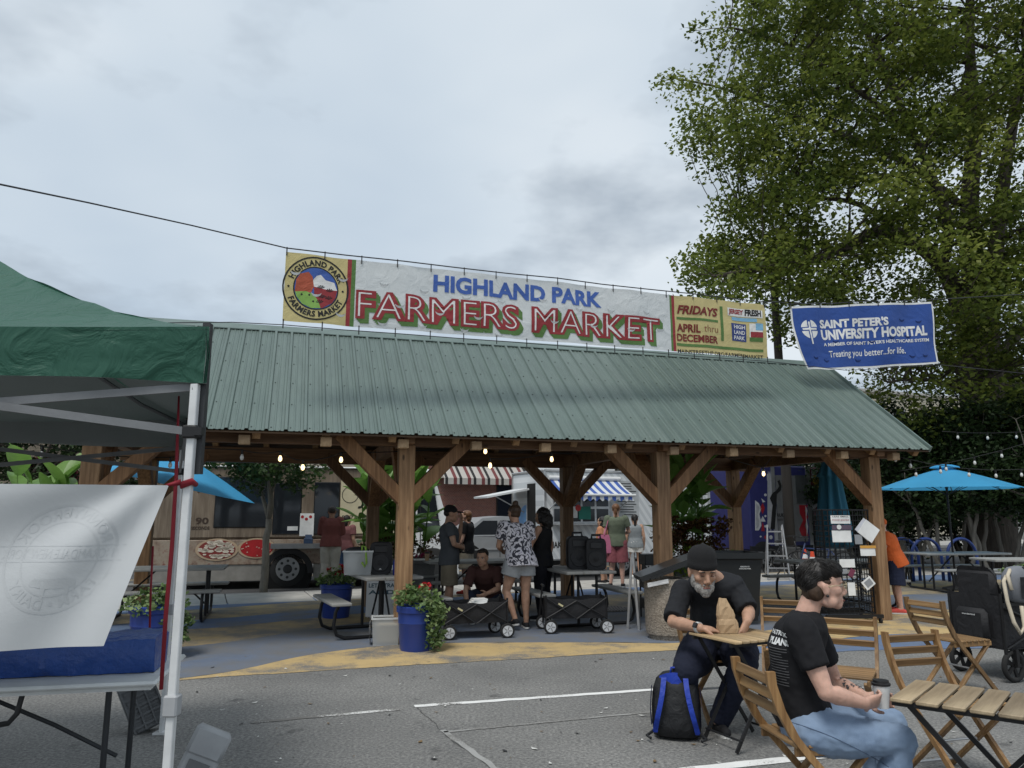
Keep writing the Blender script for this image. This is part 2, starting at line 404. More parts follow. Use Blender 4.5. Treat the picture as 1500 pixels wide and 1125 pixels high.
def line_mark(p0, p1, w, m_, gaps=(), z=.004, seed=1):
    r_ = random.Random(seed); a, b = G(*p0), G(*p1); d = b - a; ln = d.length; d.normalize(); n = V((-d.y, d.x, 0)); mb = MB()
    step = .06; k = 0; rowp = None
    for i in range(int(ln / step) + 1):
        t = i * step; fr = t / ln
        wj = w * (1 + .22 * noise.noise((t * 5, seed, 0))); off = .012 * noise.noise((t * 7, seed + 5, 2))
        row = [a + d * t + n * (off - wj / 2) + V((0, 0, z)), a + d * t + n * (off + wj / 2) + V((0, 0, z))]
        if rowp and not any(g0 < fr < g1 for g0, g1 in gaps): mb.add(rowp + row, [(0, 2, 3, 1)])
        rowp = row
    o = mb.build('parking_line', m_); o['kind'] = 'structure'
    if o.data.polygons[0].normal.z < 0: o.data.flip_normals()
line_mark((367, 1059), (590, 1039), .06, M_WHTW, (), seed=2); line_mark((607, 1035), (1010, 1007), .075, M_WHT, (), seed=3)
line_mark((985, 1131), (1330, 1094), .10, M_WHT, (), seed=4)
line_mark((650, 1073), (1000, 1039), .035, M_WHTF, (), seed=5)
line_mark((648, 1070), (745, 1140), .045, M_WHTF, (), seed=6)
# cracks and tar patches in the asphalt
def crack(pts, w, seed, m_):
    mb = MB(); P_ = [G(*q) for q in pts]; rows = []
    for a, b in zip(P_, P_[1:]):
        n_ = max(2, int((b - a).length / .04)); d = (b - a).normalized(); nn = V((-d.y, d.x, 0))
        for i in range(n_):
            p = a.lerp(b, i / n_); j = .03 * noise.noise((p.x * 9, p.y * 9, seed)) + .012 * noise.noise((p.x * 31, p.y * 31, seed)); ww = w * (.35 + .9 * abs(noise.noise((p.x * 12, p.y * 12, seed + 3))))
            rows.append((p + nn * (j - ww) + V((0, 0, .003)), p + nn * (j + ww) + V((0, 0, .003))))
    mb.add([q for r in rows for q in r], [(2 * i, 2 * i + 2, 2 * i + 3, 2 * i + 1) for i in range(len(rows) - 1)]); o = mb.build('asphalt_crack', m_); o['kind'] = 'structure'
    if o.data.polygons[0].normal.z < 0: o.data.flip_normals()
M_TAR = mat('tar_crack', (.085, .085, .083), .9)
for k, (q, w) in enumerate((([(607, 1036), (640, 1062), (652, 1078), (700, 1108), (735, 1140)], .008), ([(300, 1040), (420, 1020), (560, 1012)], .003), ([(1180, 980), (1260, 1010), (1400, 1030), (1500, 1060)], .003))): crack(q, w, k, M_TAR)
# drain cover
mb = MB(); c = G(890, 893); mb.lathe([(.36, 0), (.36, .012), (.34, .014), (.0005, .014)], (0, 0, 0), 28, False)
dr = mb.build('drain_cover', mat('cast_iron', (.07, .065, .06), .6, .6), None, 40, (c.x, c.y, .004)); tag(dr, 'round cast iron drain cover set in the painted plaza', 'drain cover')
mb = MB()
for i in range(-6, 7):
    w = math.sqrt(max(0, .33**2 - (i * .05)**2)); mb.box((i * .05, 0, .018), (.022, 2 * w, .008))
mb.build('rib', mat('cast_iron', (.07, .065, .06)), dr)
# loose flakes of paint, leaves and grit on the asphalt
mb = MB(); r_ = random.Random(3)
for i in range(170):
    u = r_.uniform(280, 1500); v = r_.uniform(960, 1122); p = G(u, v); s_ = r_.choice((.008, .012, .018, .03)) * r_.uniform(.6, 1.2); a = r_.uniform(0, 6.3); mb.cur = r_.choice((0, 0, 1, 1, 2))
    mb.add([p + V((math.cos(a + q * 1.57) * s_ * (1 if q % 2 else .5), math.sin(a + q * 1.57) * s_ * (1 if q % 2 else .5), .006 + .004 * (q % 2))) for q in range(4)], [(0, 1, 2, 3)])
o = mb.build('litter', [mat('paper_bits', (.6, .6, .57)), mat('dead_leaf', (.17, .11, .05)), mat('dark_grit', (.03, .03, .03))]); tag(o, 'scattered grit, leaf and paint flakes on the asphalt', 'litter', kind='stuff')

# ================================================================ PAVILION
PT = R(16.38); PA = V((math.cos(PT), math.sin(PT), 0)); PN = V((-math.sin(PT), math.cos(PT), 0))
P1 = V((-1.341, 9.545, 0)); BAY, DEP, OE, ZE, ZR, OV = 3.557, 3.752, .37, 2.50, 4.246, .79
pv = thing('pavilion', 'open timber pavilion with green ribbed metal roof in the middle of the plaza', 'pavilion', P1, PT)
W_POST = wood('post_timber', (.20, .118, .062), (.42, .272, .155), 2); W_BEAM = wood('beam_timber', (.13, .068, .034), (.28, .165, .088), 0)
W_BR = wood('brace_timber', (.13, .065, .03), (.30, .17, .085), 2)
pm = MB(); pm.box((0, 0, 1.2), (.2, .2, 2.4), None, .008); pmesh = pm.mesh('post', W_POST)
for n_ in range(4):
    for d_ in (0, DEP):
        inst('post', pmesh, pv, (BAY * (n_ - 1), d_, 0), (0, 0, PI * (n_ % 2)))
brm = MB()
brm.bar((-.02, 0, -.02), (.78, 0, .78), .16, .185, (0, 1, 0), .006); brmesh = brm.mesh('brace', W_BR)
for n_ in range(4):
    for d_ in (0, DEP):
        x = BAY * (n_ - 1)
        for rz in (0, PI):
            if (n_ == 0 and rz == PI) or (n_ == 3 and rz == 0): continue
            inst('brace', brmesh, pv, (x + (.06 if rz == 0 else -.06), d_, 1.74), (0, 0, rz))
        inst('brace', brmesh, pv, (x, d_ + (.06 if d_ == 0 else -.06), 1.74), (0, 0, PI / 2 if d_ == 0 else -PI / 2))
x0, x1 = -BAY - OV, 2 * BAY + OV
for d_ in (0, DEP):
    mb = MB(); mb.box((.5 * BAY, d_, 2.51), (3 * BAY + .9, .16, .25), None, .006); mb.build('beam', W_BEAM, pv)
for n_ in range(4):
    mb = MB(); mb.bar((BAY * (n_ - 1), -.25, 2.50), (BAY * (n_ - 1), DEP + .25, 2.50), .14, .20, bev=.006); mb.build('tie_beam', W_BEAM, pv)
    mb = MB(); mb.bar((BAY * (n_ - 1), DEP / 2, 2.55), (BAY * (n_ - 1), DEP / 2, 4.05), .14, .14); mb.build('king_post', W_BEAM, pv)
YR = DEP / 2; SL = math.hypot(YR + OE, ZR - ZE); SLA = math.atan2(ZR - ZE, YR + OE)
nr = 16
rm = MB(); rm.bar((0, -OE + .1, ZE - .03), (0, YR, ZR - .11), .09, .14); rm.bar((0, DEP + OE - .1, ZE - .03), (0, YR, ZR - .11), .09, .14); rmesh = rm.mesh('rafter', wood('rafter_timber', (.22, .13, .065), (.44, .29, .16), 1))
for k in range(nr): inst('rafter', rmesh, pv, (x0 + .15 + (x1 - x0 - .3) * k / (nr - 1), 0, 0))
mb = MB()
for sd_ in (0, 1):
    ya, yb = (-OE, YR) if sd_ == 0 else (DEP + OE, YR)
    off = V((0, 0, -.012))
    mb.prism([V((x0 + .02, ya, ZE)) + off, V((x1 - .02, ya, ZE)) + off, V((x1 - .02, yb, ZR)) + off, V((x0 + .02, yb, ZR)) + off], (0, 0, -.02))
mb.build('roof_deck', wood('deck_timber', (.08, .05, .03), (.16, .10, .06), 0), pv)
def roof_metal():
    m, t, n, l, b = _pr('green_roof_metal'); c = coords(n, l, (1, 1, 1)); c2 = coords(n, l, (1, .12, .12))
    f = n.new('ShaderNodeObjectInfo').outputs['Random']; g = nz(n, l, c2, 11, 5, .7)
    a = mixc(n, l, f, (.122, .166, .149), (.155, .199, .181)); s_ = ramp(n, l, g, [(.30, (.84, .84, .83)), (.5, (1, 1, 1)), (.68, (1.1, 1.1, 1.08))]).outputs[0]
    mm = n.new('ShaderNodeMix'); mm.data_type = 'RGBA'; mm.blend_type = 'MULTIPLY'; mm.inputs[0].default_value = 1; l.new(a, mm.inputs[6]); l.new(s_, mm.inputs[7])
    l.new(mm.outputs[2], b.inputs['Base Color']); b.inputs['Roughness'].default_value = .36; b.inputs['Metallic'].default_value = .3; b.inputs['Specular IOR Level'].default_value = .5
    bumpn(n, l, b, nz(n, l, c, 3, 2), .06, .02); return m
M_ROOF = roof_metal(); NP = 14; PWD = (x1 - x0) / NP; pit = PWD / 4
pr = []
for k in range(4):
    b_ = k * pit
    pr += [(b_, 0), (b_ + .012, .024), (b_ + .042, .024), (b_ + .056, 0), (b_ + .105, 0), (b_ + .112, .006), (b_ + .125, .006), (b_ + .132, 0), (b_ + .165, 0), (b_ + .172, .006), (b_ + .185, .006), (b_ + .192, 0)]
pr += [(PWD, 0)]
mb = MB(); vv = []
for (x, h) in pr: vv += [V((x, 0, h)), V((x, SL, h))]
mb.add(vv, [(2 * i, 2 * i + 2, 2 * i + 3, 2 * i + 1) for i in range(len(pr) - 1)])
vv = [V((x, 0, h - .004)) for x, h in pr] + [V((x, 0, h)) for x, h in pr]; n_ = len(pr)
mb.add(vv, [(i, i + 1, n_ + i + 1, n_ + i) for i in range(n_ - 1)])
mb.cur = 1
for j, yy in enumerate((.07, .62, 1.17, 1.72, 2.27, SL - .12)):
    for k in range(4): 
        mb.box((k * pit + .078, yy, .003), (.014, .014, .008))
pmesh = mb.mesh('roof_panel', [M_ROOF, mat('screw_head', (.07, .09, .085), .5, .5)], None, False)
for sd_ in (0, 1):
    for k in range(NP):
        if sd_ == 0: inst('roof_panel', pmesh, pv, (x0 + k * PWD, -OE - .03, ZE), (SLA, 0, 0))
        else: inst('roof_panel', pmesh, pv, (x0 + (k + 1) * PWD, DEP + OE + .03, ZE), (SLA, 0, PI))
M_TRIM = mat('roof_trim', (.15, .20, .185), .45, .2)
mb = MB()
for sg in (-1, 1):
    dy, dz = .17 * math.cos(SLA) * sg, -.17 * math.sin(SLA)
    mb.prism([(x0, YR, ZR + .055), (x0, YR + dy, ZR + .055 + dz), (x0, YR + dy, ZR + .043 + dz), (x0, YR, ZR + .043)], (x1 - x0, 0, 0))
mb.build('ridge_cap', M_TRIM, pv)
for x in (x0, x1):
    mb = MB()
    for ya in (-OE - .02, DEP + OE + .02): mb.bar((x, ya, ZE + .005), (x, YR, ZR + .03), .03, .09)
    mb.build('rake_trim', M_TRIM, pv)
# wooden end blocks of the purlins under the eave
mb = MB(); mb.box((0, 0, 0), (.13, .12, .11), None, .005); bm_ = mb.mesh('beam_end', wood('end_grain', (.36, .24, .14), (.52, .38, .24), 1, knots=False))
for k in range(13): inst('beam_end', bm_, pv, (x0 + .55 + k * .93, -.22, 2.40 + .0), (0, 0, 0))

# ================================================================ STRING LIGHTS
def bulb_mesh(lit):
    mb = MB(); mb.lathe([(.004, .0), (.014, -.002), (.016, -.05), (.012, -.055)], (0, 0, 0), 10); mb.cur = 1
    mb.lathe([(.012, -.054), (.019, -.072), (.024, -.094), (.019, -.115), (.004, -.126)], (0, 0, 0), 12)
    return mb.mesh('bulb', [mat('black_socket', (.012, .012, .012), .5), emis('lit_bulb', (1, .72, .36), 2.2) if lit else mat('clear_bulb', (.62, .64, .62), .12, 0, bump=0, spec=.8)], 40)
B_ON, B_OFF = bulb_mesh(True), bulb_mesh(False)
def string_lights(label, pts, bulbs, sag=.05, r=.006, group=None):
    t = thing('string_lights', label, 'string lights', pts[0], 0, group); o0 = pts[0]; mb = MB(); poly = []
    for a, b in zip(pts, pts[1:]):
        for k in range(9):
            f_ = k / 8; p = a.lerp(b, f_); p = p - V((0, 0, sag * 4 * f_ * (1 - f_))) - o0
            if not poly or (p - poly[-1]).length > 1e-4: poly.append(p)
    mb.tube(poly, r, 5); mb.build('cord', mat('black_cable', (.012, .012, .012), .6), t, 0)
    for p, on in bulbs: 
        inst('bulb', B_ON if on else B_OFF, t, p - o0)
    return t
def pav_w(x, y, z): return P1 + PA * x + PN * y + V((0, 0, z))
bl = [(355, 659, 0), (411, 661, 1), (444, 674, 1), (500, 663, 1), (711, 651, 1), (718, 672, 1), (808, 663, 1), (894, 658, 1), (956, 657, 1), (1032, 657, 1), (1143, 645, 1), (1118, 685, 1), (1232, 672, 0), (1311, 665, 0)]
cordp = [pav_w(x, .12, 2.36) for x in (-4.2, -2.6, -1.2, .4, 1.9, 3.4, 5.0, 6.6, 7.6)]
def on_front(u, v):   # where the ray meets the vertical plane of the front beam's inner side
    d = _ray(u, v); q = pav_w(0, .12, 0); t = (q - V((0, 0, 0))).dot(PN) / d.dot(PN); p = V((0, 0, EYE)) + d * t; return p
bb = [(on_front(u, v), on) for u, v, on in bl]
hang = sorted([(p - P1).dot(PA) for p, _ in bb])
pts = [pav_w(-4.3, .12, 2.45)] + [p for p, _ in bb] + [pav_w(7.7, .12, 2.42)]
pts = sorted(pts, key=lambda p: (p - P1).dot(PA))
string_lights('string of warm lit bulbs looped under the front eave of the pavilion', pts, bb, .03)
# ================================================================ BANNERS
def depth_for(u0, v0, u1, v1, h):     # depth at which the vertical pixel span measures h metres
    lo_, hi_ = 2.0, 40.0
    for _ in range(50):
        m_ = (lo_ + hi_) / 2
        if at(u0, v0, m_).z - at(u1, v1, m_).z < h: lo_ = m_
        else: hi_ = m_
    return lo_
class Sheet2:      # a hanging rectangle seen from the camera side: s to the right, t upwards, metres
    def __init__(s, TL, TR, h, wave, shift=None):
        s.TL, s.h = TL, h; s.ex = (TR - TL); s.L = s.ex.length; s.ex.normalize()
        s.n = s.ex.cross(V((0, 0, 1))).normalized(); s.wave = wave; s.shift = shift
    def st(s, u, v):
        d = _ray(u, v); o_ = V((0, 0, EYE)); t = (s.TL - o_).dot(s.n) / d.dot(s.n); p = o_ + d * t - s.TL
        hor = V((s.ex.x, s.ex.y, 0)); q = p.dot(hor) / hor.dot(hor); return q, s.h + (p.z - q * s.ex.z)
    def fn(s, off=0.0, origin=None):
        o_ = origin or V((0, 0, 0))
        def f_(a, b):
            x, y = a, b
            if s.shift: x, y = s.shift(a, b)
            return s.TL + s.ex * x + V((0, 0, y - s.h)) + s.n * (s.wave(a, b) + off * .55) - o_
        return f_
def cloth(name, col, rough=.55, tr=.25, wr=.35, sc=5):
    if name in MATS: return MATS[name]
    m, t, n, l, b = _pr(name); c = coords(n, l)
    f = nz(n, l, c, 2.2, 4)
    l.new(mixc(n, l, f, [x * .86 for x in col], [min(1, x * 1.08) for x in col]), b.inputs['Base Color'])
    b.inputs['Roughness'].default_value = rough; b.inputs['Specular IOR Level'].default_value = .35
    wn = n.new('ShaderNodeTexNoise'); wn.inputs['Scale'].default_value = sc; wn.inputs['Detail'].default_value = 5; wn.inputs['Distortion'].default_value = 1.2; l.new(c, wn.inputs[0])
    bumpn(n, l, b, wn.outputs[0], wr, .05)
    if tr:
        tb = n.new('ShaderNodeBsdfTranslucent'); tb.inputs[0].default_value = tuple(col) + (1,)
        ms = n.new('ShaderNodeMixShader'); ms.inputs[0].default_value = tr; l.new(b.outputs[0], ms.inputs[1]); l.new(tb.outputs[0], ms.inputs[2]); l.new(ms.outputs[0], n['Material Output'].inputs[0])
    MATS[name] = m; return m
def rect2(x0, x1, y0, y1, nx=1, ny=1):
    return ([(x0 + (x1 - x0) * i / nx, y0 + (y1 - y0) * j / ny) for j in range(ny + 1) for i in range(nx + 1)],
            [(j * (nx + 1) + i, j * (nx + 1) + i + 1, (j + 1) * (nx + 1) + i + 1, (j + 1) * (nx + 1) + i) for j in range(ny) for i in range(nx)])
def ring2(cx, cy, r0, r1, a0=0, a1=2 * PI, seg=40):
    p = []
    for k in range(seg + 1):
        a = a0 + (a1 - a0) * k / seg; p += [(cx + r0 * math.cos(a), cy + r0 * math.sin(a)), (cx + r1 * math.cos(a), cy + r1 * math.sin(a))]
    return p, [(2 * k, 2 * k + 1, 2 * k + 3, 2 * k + 2) for k in range(seg)]
def poly2(pts): return list(pts), [tuple(range(len(pts)))]
def arc_text(body, cx, cy, r, mid, size, bold=0.0, inward=False, span=None):
    tr = text(body, size, bold, 1.0, 0, 'CENTER', 1.08); a_, b_, c_, d_ = tsize(tr)
    k = 1.0 if span is None else span * r / (b_ - a_)
    out = []
    for x, y in tr[0]:
        if not inward: an = mid - x * k / r; out.append((cx + (r + y) * math.cos(an), cy + (r + y) * math.sin(an)))
        else: an = mid + x * k / r; out.append((cx + (r - y) * math.cos(an), cy + (r - y) * math.sin(an)))
    return out, tr[1]
def wave1(a, b):
    return .016 * math.sin(a * 5.2 + b * 1.5) + .010 * math.sin(a * 11 + 2 + b * 3) + .018 * noise.noise((a * 1.9, b * 3.1, 1.7))
YA, YB = depth_for(421, 369, 425, 470, .87), depth_for(1119, 447, 1122, 525, .87)
B1 = Sheet2(at(419, 369, YA), at(1119, 447, YB), .87, wave1)
LB = B1.L; org = B1.TL.copy()
bn = thing('market_banner', 'long white farmers market banner with cream ends strung above the pavilion roof', 'banner', org)
M_CREAM = cloth('cream_vinyl', (.62, .52, .24), .5); M_WV = cloth('white_vinyl', (.70, .72, .72), .5)
M_RED = cloth('red_ink', (.30, .035, .04), .5, .1); M_GRN = cloth('green_ink', (.10, .20, .055), .5, .1); M_BLI = cloth('blue_ink', (.06, .13, .42), .5, .1)
M_BLK = cloth('black_ink', (.012, .012, .012), .5, 0); M_WI = cloth('white_ink', (.78, .78, .76), .5, .1); M_BRN = cloth('maroon_ink', (.17, .02, .015), .5, 0)
f0 = B1.fn(0, org)
def strip(u, v=450): return B1.st(u, v)[0]
sA, sB, sC, sD, sE, sF = strip(510, 380), strip(516, 380), strip(522, 380), strip(983, 480), strip(986, 480), strip(990, 480)
def panel(x0, x1, m_, nm='cloth', par=bn, sh=B1, o_=org, off=0.0):
    mb = MB(); nx = max(1, int((x1 - x0) / .05)); mb.tri(rect2(x0, x1, 0, sh.h, nx, 14), sh.fn(off, o_)); return mb.build(nm, m_, par, 0, fix=False)
panel(0, sA, M_CREAM); panel(sA, sB, M_RED, 'stripe'); panel(sB, sC, M_GRN, 'stripe'); panel(sC, sD, M_WV); panel(sD, sE, M_GRN, 'stripe'); panel(sE, sF, M_RED, 'stripe'); panel(sF, LB, M_CREAM)
def fine_tr(tr, maxe=.055):     # cut flat print finely enough to follow the cloth
    b = bmesh.new(); vs_ = [b.verts.new((x, y, 0)) for x, y in tr[0]]
    for f in tr[1]:
        try: b.faces.new([vs_[i] for i in f])
        except ValueError: pass
    bmesh.ops.triangulate(b, faces=b.faces)
    for _ in range(5):
        le = [e for e in b.edges if e.calc_length() > maxe]
        if not le: break
        bmesh.ops.subdivide_edges(b, edges=le, cuts=1); bmesh.ops.triangulate(b, faces=b.faces)
    b.verts.index_update(); r = ([(v.co.x, v.co.y) for v in b.verts], [tuple(v.index for v in f.verts) for f in b.faces]); b.free(); return r
def ink(trs, m_, off, nm='lettering', par=bn, sh=B1, o_=org):
    mb = MB()
    for tr in trs: mb.tri(fine_tr(tr), sh.fn(off, o_))
    o = mb.build(nm, m_, par, 0, fix=False); return o
# FARMERS MARKET: green shadow, red body, pale inline
def px_rect(sh, u0, v0, u1, v1): a = sh.st(u0, v0); b = sh.st(u1, v1); return a[0], b[0], a[1], b[1]
fx0 = B1.st(520, 478)[0]; fx1 = B1.st(968, 515)[0]; fy0, fy1 = .105, .485
gx = .055
sh_t = []
FM = 'FARMERS MARKET'
for k in range(1, 4): sh_t.append(fit_text(FM, fx0 + gx * k / 3, fx1 + gx * k / 3, fy0 - .06 * k / 3, fy1 - .06 * k / 3, .06, 0, .09, 1.06))
def words(tr):      # split lettering at its widest gap
    iv = sorted((min(tr[0][i][0] for i in f), max(tr[0][i][0] for i in f)) for f in tr[1]); e = iv[0][1]; best = (0, 0)
    for a_, b_ in iv:
        if a_ - e > best[0]: best = (a_ - e, (a_ + e) / 2)
        e = max(e, b_)
    out = []
    for sg in (0, 1):
        fs = [f for f in tr[1] if (tr[0][f[0]][0] > best[1]) == bool(sg)]; ids = sorted({i for f in fs for i in f}); mp = {i: k for k, i in enumerate(ids)}
        out.append(([tr[0][i] for i in ids], [tuple(mp[i] for i in f) for f in fs]))
    return out
for k, t_ in enumerate(sh_t):
    for w_ in words(t_): ink([w_], M_GRN, .010 + .0006 * k, 'letter_shadow')
for w_ in words(fit_text(FM, fx0, fx1, fy0, fy1, .06, 0, .09, 1.06)): ink([w_], M_RED, .015)
for w_ in words(fit_text(FM, fx0 + .032, fx1 - .032, fy0 + .032, fy1 - .032, -.026, 0, .09, 1.06)): ink([w_], M_WI, .019, 'letter_inline')
hx0, hx1 = B1.st(635, 425)[0], B1.st(881, 450)[0]
for w_ in words(fit_text('HIGHLAND PARK', hx0, hx1, .555, .79, .04, 0, .09)): ink([w_], M_BLI, .012)
# round emblem on the cream end
ccx, ccy = sA * .5, .44; RO = .40
ink([ring2(ccx, ccy, .385, .405), ring2(ccx, ccy, .262, .276)], M_BLK, .008, 'emblem_ring')
ink([ring2(ccx, ccy, 0.002, .262)], M_BLI, .006, 'emblem_sky')
def clipc(pts, r=.26):
    o = []
    for x, y in pts:
        d = math.hypot(x, y); k = min(1, r / d) if d > 0 else 1; o.append((ccx + x * k, ccy + y * k))
    return poly2(o)
ink([clipc([(-.06, .08), (.0, .16), (.05, .18), (.11, .12), (.22, .10), (.26, .0), (.1, -.02), (-.05, .02)])], M_WI, .009, 'emblem_hill')
ink([clipc([(-.26, .10), (-.2, .17), (-.1, .2), (-.05, .14), (-.03, .02), (-.06, -.06), (-.26, -.06)])], cloth('orange_ink', (.45, .10, .05), .5, .1), .0105, 'emblem_field')
ink([clipc([(-.03, .02), (.1, .0), (.26, .0), (.24, -.1), (.2, -.17), (.08, -.25), (.0, -.24), (-.02, -.1)])], M_RED, .0105, 'emblem_field')
ink([clipc([(-.25, -.06), (-.12, -.045), (-.03, -.08), (.03, -.16), (.06, -.25), (-.05, -.257), (-.16, -.205), (-.23, -.12)])], cloth('leaf_green_ink', (.25, .45, .10), .5, .1), .012, 'emblem_field')
lf = []
for (x, y) in ((.06, .0), (.17, -.03), (.08, -.12), (.16, -.13), (.05, -.19)):
    for a in range(5): q = .6 + a * .5; lf.append(poly2([(ccx + x, ccy + y), (ccx + x + .055 * math.cos(q), ccy + y + .05 * math.sin(q)), (ccx + x + .05 * math.cos(q + .3), ccy + y + .045 * math.sin(q + .3))]))
for (x, y) in ((-.17, -.09), (-.08, -.09), (-.03, -.17)): lf.append(ring2(ccx + x, ccy + y, .002, .013, seg=8))
ink(lf, M_BLK, .0135, 'emblem_leaf')
for e_ in (arc_text('HIGHLAND PARK', ccx, ccy, .292, PI / 2, .098, .004, span=2.5), arc_text('FARMERS MARKET', ccx, ccy, .36, -PI / 2, .098, .004, True, span=2.35)): ink([e_], M_BLK, .008)
for sx in (-1, 1): ink([ring2(ccx + sx * .33, ccy, .001, .014, seg=10)], M_BLK, .008, 'emblem_dot')
# right hand cream end: boxes are (u left, v bottom, u right, v top), both heights read at the left column
def sbox(sh, u0, v0, u1, v1): a = sh.st(u0, v0); return a[0], sh.st(u1, v0)[0], a[1], sh.st(u0, v1)[1]
def tb(sh, body, u0, v0, u1, v1, bold=0., shear=0.): return fit_text(body, *sbox(sh, u0, v0, u1, v1), bold, shear, .12)
def pxr(sh, u0, v0, u1, v1): return rect2(*sbox(sh, u0, v0, u1, v1), 6, 3)
for b_ in (('FRIDAYS', 992.7, 459, 1051, 446, .04, .25), ('APRIL', 992.5, 485, 1025, 473, .035), ('DECEMBER', 992.5, 499, 1051.5, 488, .035), ('thru', 1030, 486, 1051, 476, -.01)): ink([tb(B1, *b_)], M_BRN, .012)
ink([tb(B1, 'MAINSTREETHP.ORG/FARMERSMARKET', 993, 517, 1117, 511, .015)], M_BLK, .012)
for b_ in ((992, 467, 1051, 463.5), (1056, 499, 1060, 449), (992, 506, 1117, 502)): ink([pxr(B1, *b_)], M_GRN, .009, 'rule')
M_SKI = cloth('sky_ink', (.2, .42, .6), .5, 0)
ink([pxr(B1, 1065.5, 462, 1115, 450.5)], M_WI, .009, 'sticker'); ink([pxr(B1, 1072, 469, 1107, 464)], M_SKI, .009, 'sticker')
ink([tb(B1, 'JERSEY', 1067, 461, 1089, 452, .05)], M_RED, .013); ink([tb(B1, 'FRESH', 1091, 463, 1112.5, 453.5, .05)], M_BLK, .013)
ink([pxr(B1, 1072, 499, 1094.5, 473)], cloth('navy_ink', (.03, .05, .18), .5, 0), .009, 'sticker')
for b_ in (('HIGH', 1075, 481, 1092, 475.5), ('LAND', 1075, 489, 1092, 483.5), ('PARK', 1075, 497, 1092, 491.5)): ink([tb(B1, *b_, .02)], M_WI, .013)
ink([pxr(B1, 1099, 500, 1116, 474)], M_WI, .009, 'sticker'); ink([pxr(B1, 1099, 500, 1116, 494)], M_GRN, .012, 'sticker'); ink([pxr(B1, 1100, 494, 1116, 486)], M_RED, .012, 'sticker'); ink([pxr(B1, 1106, 484, 1116, 474)], M_SKI, .012, 'sticker')
# half-moon wind slits with curled flaps
def slits(sh, par, o_, pix, m_, r=.065):
    for k, (u, v, sg) in enumerate(pix):
        x, y = sh.st(u, v); a0 = -PI + .25 if sg else -PI + .1
        mb = MB(); p = []; ns = 12
        for i in range(ns + 1):
            a = -PI + .2 + (PI - .4) * i / ns; w = .026 * math.sin(PI * i / ns) + .003
            p += [(x + r * math.cos(a), y + r * math.sin(a), .014), (x + (r - w) * math.cos(a), y + (r - w) * math.sin(a), .030)]
        mb.add([sh.fn(q[2], o_)(q[0], q[1]) for q in p], [(2 * i, 2 * i + 1, 2 * i + 3, 2 * i + 2) for i in range(ns)]); mb.build('wind_flap', m_, par, 0)
slits(B1, bn, org, [(433, 396, 1), (503, 405, 1), (463, 428, 1), (499, 457, 0), (563, 413, 1), (622, 423, 1), (585, 445, 0), (645, 455, 0), (683, 433, 1), (735, 438, 1), (848, 450, 1), (895, 452, 1), (946, 455, 1), (618, 475, 1), (680, 480, 1), (812, 468, 0), (870, 474, 1), (924, 480, 1), (968, 480, 1), (730, 488, 1), (795, 436, 0), (560, 470, 1), (700, 462, 0)], cloth('slit_flap', (.75, .76, .76), .5, 0))
# ---- hospital banner
def wave2(a, b): return .02 * math.sin(a * 3.3 + b * 2) + .014 * math.sin(a * 8 + 1 - b * 3) + .025 * noise.noise((a * 1.6, b * 2.4, 5.2))
YC, YD = 12.35, 13.0
TL2 = at(1157, 449, YC); h2 = TL2.z - at(1165, 545, YC).z
def shift2(a, b):
    t = max(0, 1 - b / h2); s_ = max(0, 1 - a / .9); return a + .26 * (t ** 2.2) * s_, b + .03 * (t ** 2) * s_ + .02 * t * math.sin(a * 7) * .3
B2 = Sheet2(TL2, at(1366, 442, YD), h2, wave2, shift2); org2 = TL2.copy(); L2 = B2.L
b2 = thing('hospital_banner', 'royal blue hospital banner with white border hung right of the pavilion ridge', 'banner', org2)
M_ROY = cloth('royal_blue_vinyl', (.030, .085, .33), .45, .15); panel(0, L2, M_WI, 'border', b2, B2, org2)
mb = MB(); mb.tri(rect2(.035, L2 - .035, .035, h2 - .035, 40, 20), B2.fn(.004, org2)); mb.build('cloth', M_ROY, b2, 0, fix=False)
def ink2(t_, m_=M_WI, off=.010, nm='lettering'): return ink(t_, m_, off, nm, b2, B2, org2)
for b_ in (("SAINT PETER'S", 1201, 481, 1300, 468, .045), ('UNIVERSITY HOSPITAL', 1202.5, 498.5, 1359, 483, .045), ("A MEMBER OF SAINT PETER'S HEALTHCARE SYSTEM", 1205, 507.5, 1362, 502.5, .03), ('Treating you better...for life.', 1213, 527, 1327, 514, .01)): ink2([tb(B2, *b_)])
ex_, ey_ = B2.st(1183.5, 483); er = .168
ink2([ring2(ex_, ey_, .002, er, seg=36)], M_WI, .009, 'emblem')
ink2([rect2(ex_ - .035, ex_ + .035, ey_ - er - .01, ey_ + er + .01), rect2(ex_ - er - .01, ex_ + er + .01, ey_ - .03, ey_ + .04)], M_ROY, .013, 'emblem_gap')
ink2([rect2(ex_ - .016, ex_ + .016, ey_ - er - .10, ey_ + er * .8), rect2(ex_ - er * .85, ex_ + er * .85, ey_ - .012, ey_ + .022)], M_WI, .017, 'emblem_cross')
slits(B2, b2, org2, [(1186, 523, 1), (1206, 526, 1), (1258, 525, 1), (1335, 519, 1), (1354, 518, 1), (1321, 466, 1), (1345, 468, 1), (1224, 497, 1), (1277, 497, 1), (1305, 492, 1), (1330, 490, 0)], cloth('dark_blue_flap', (.015, .04, .17), .5, 0))
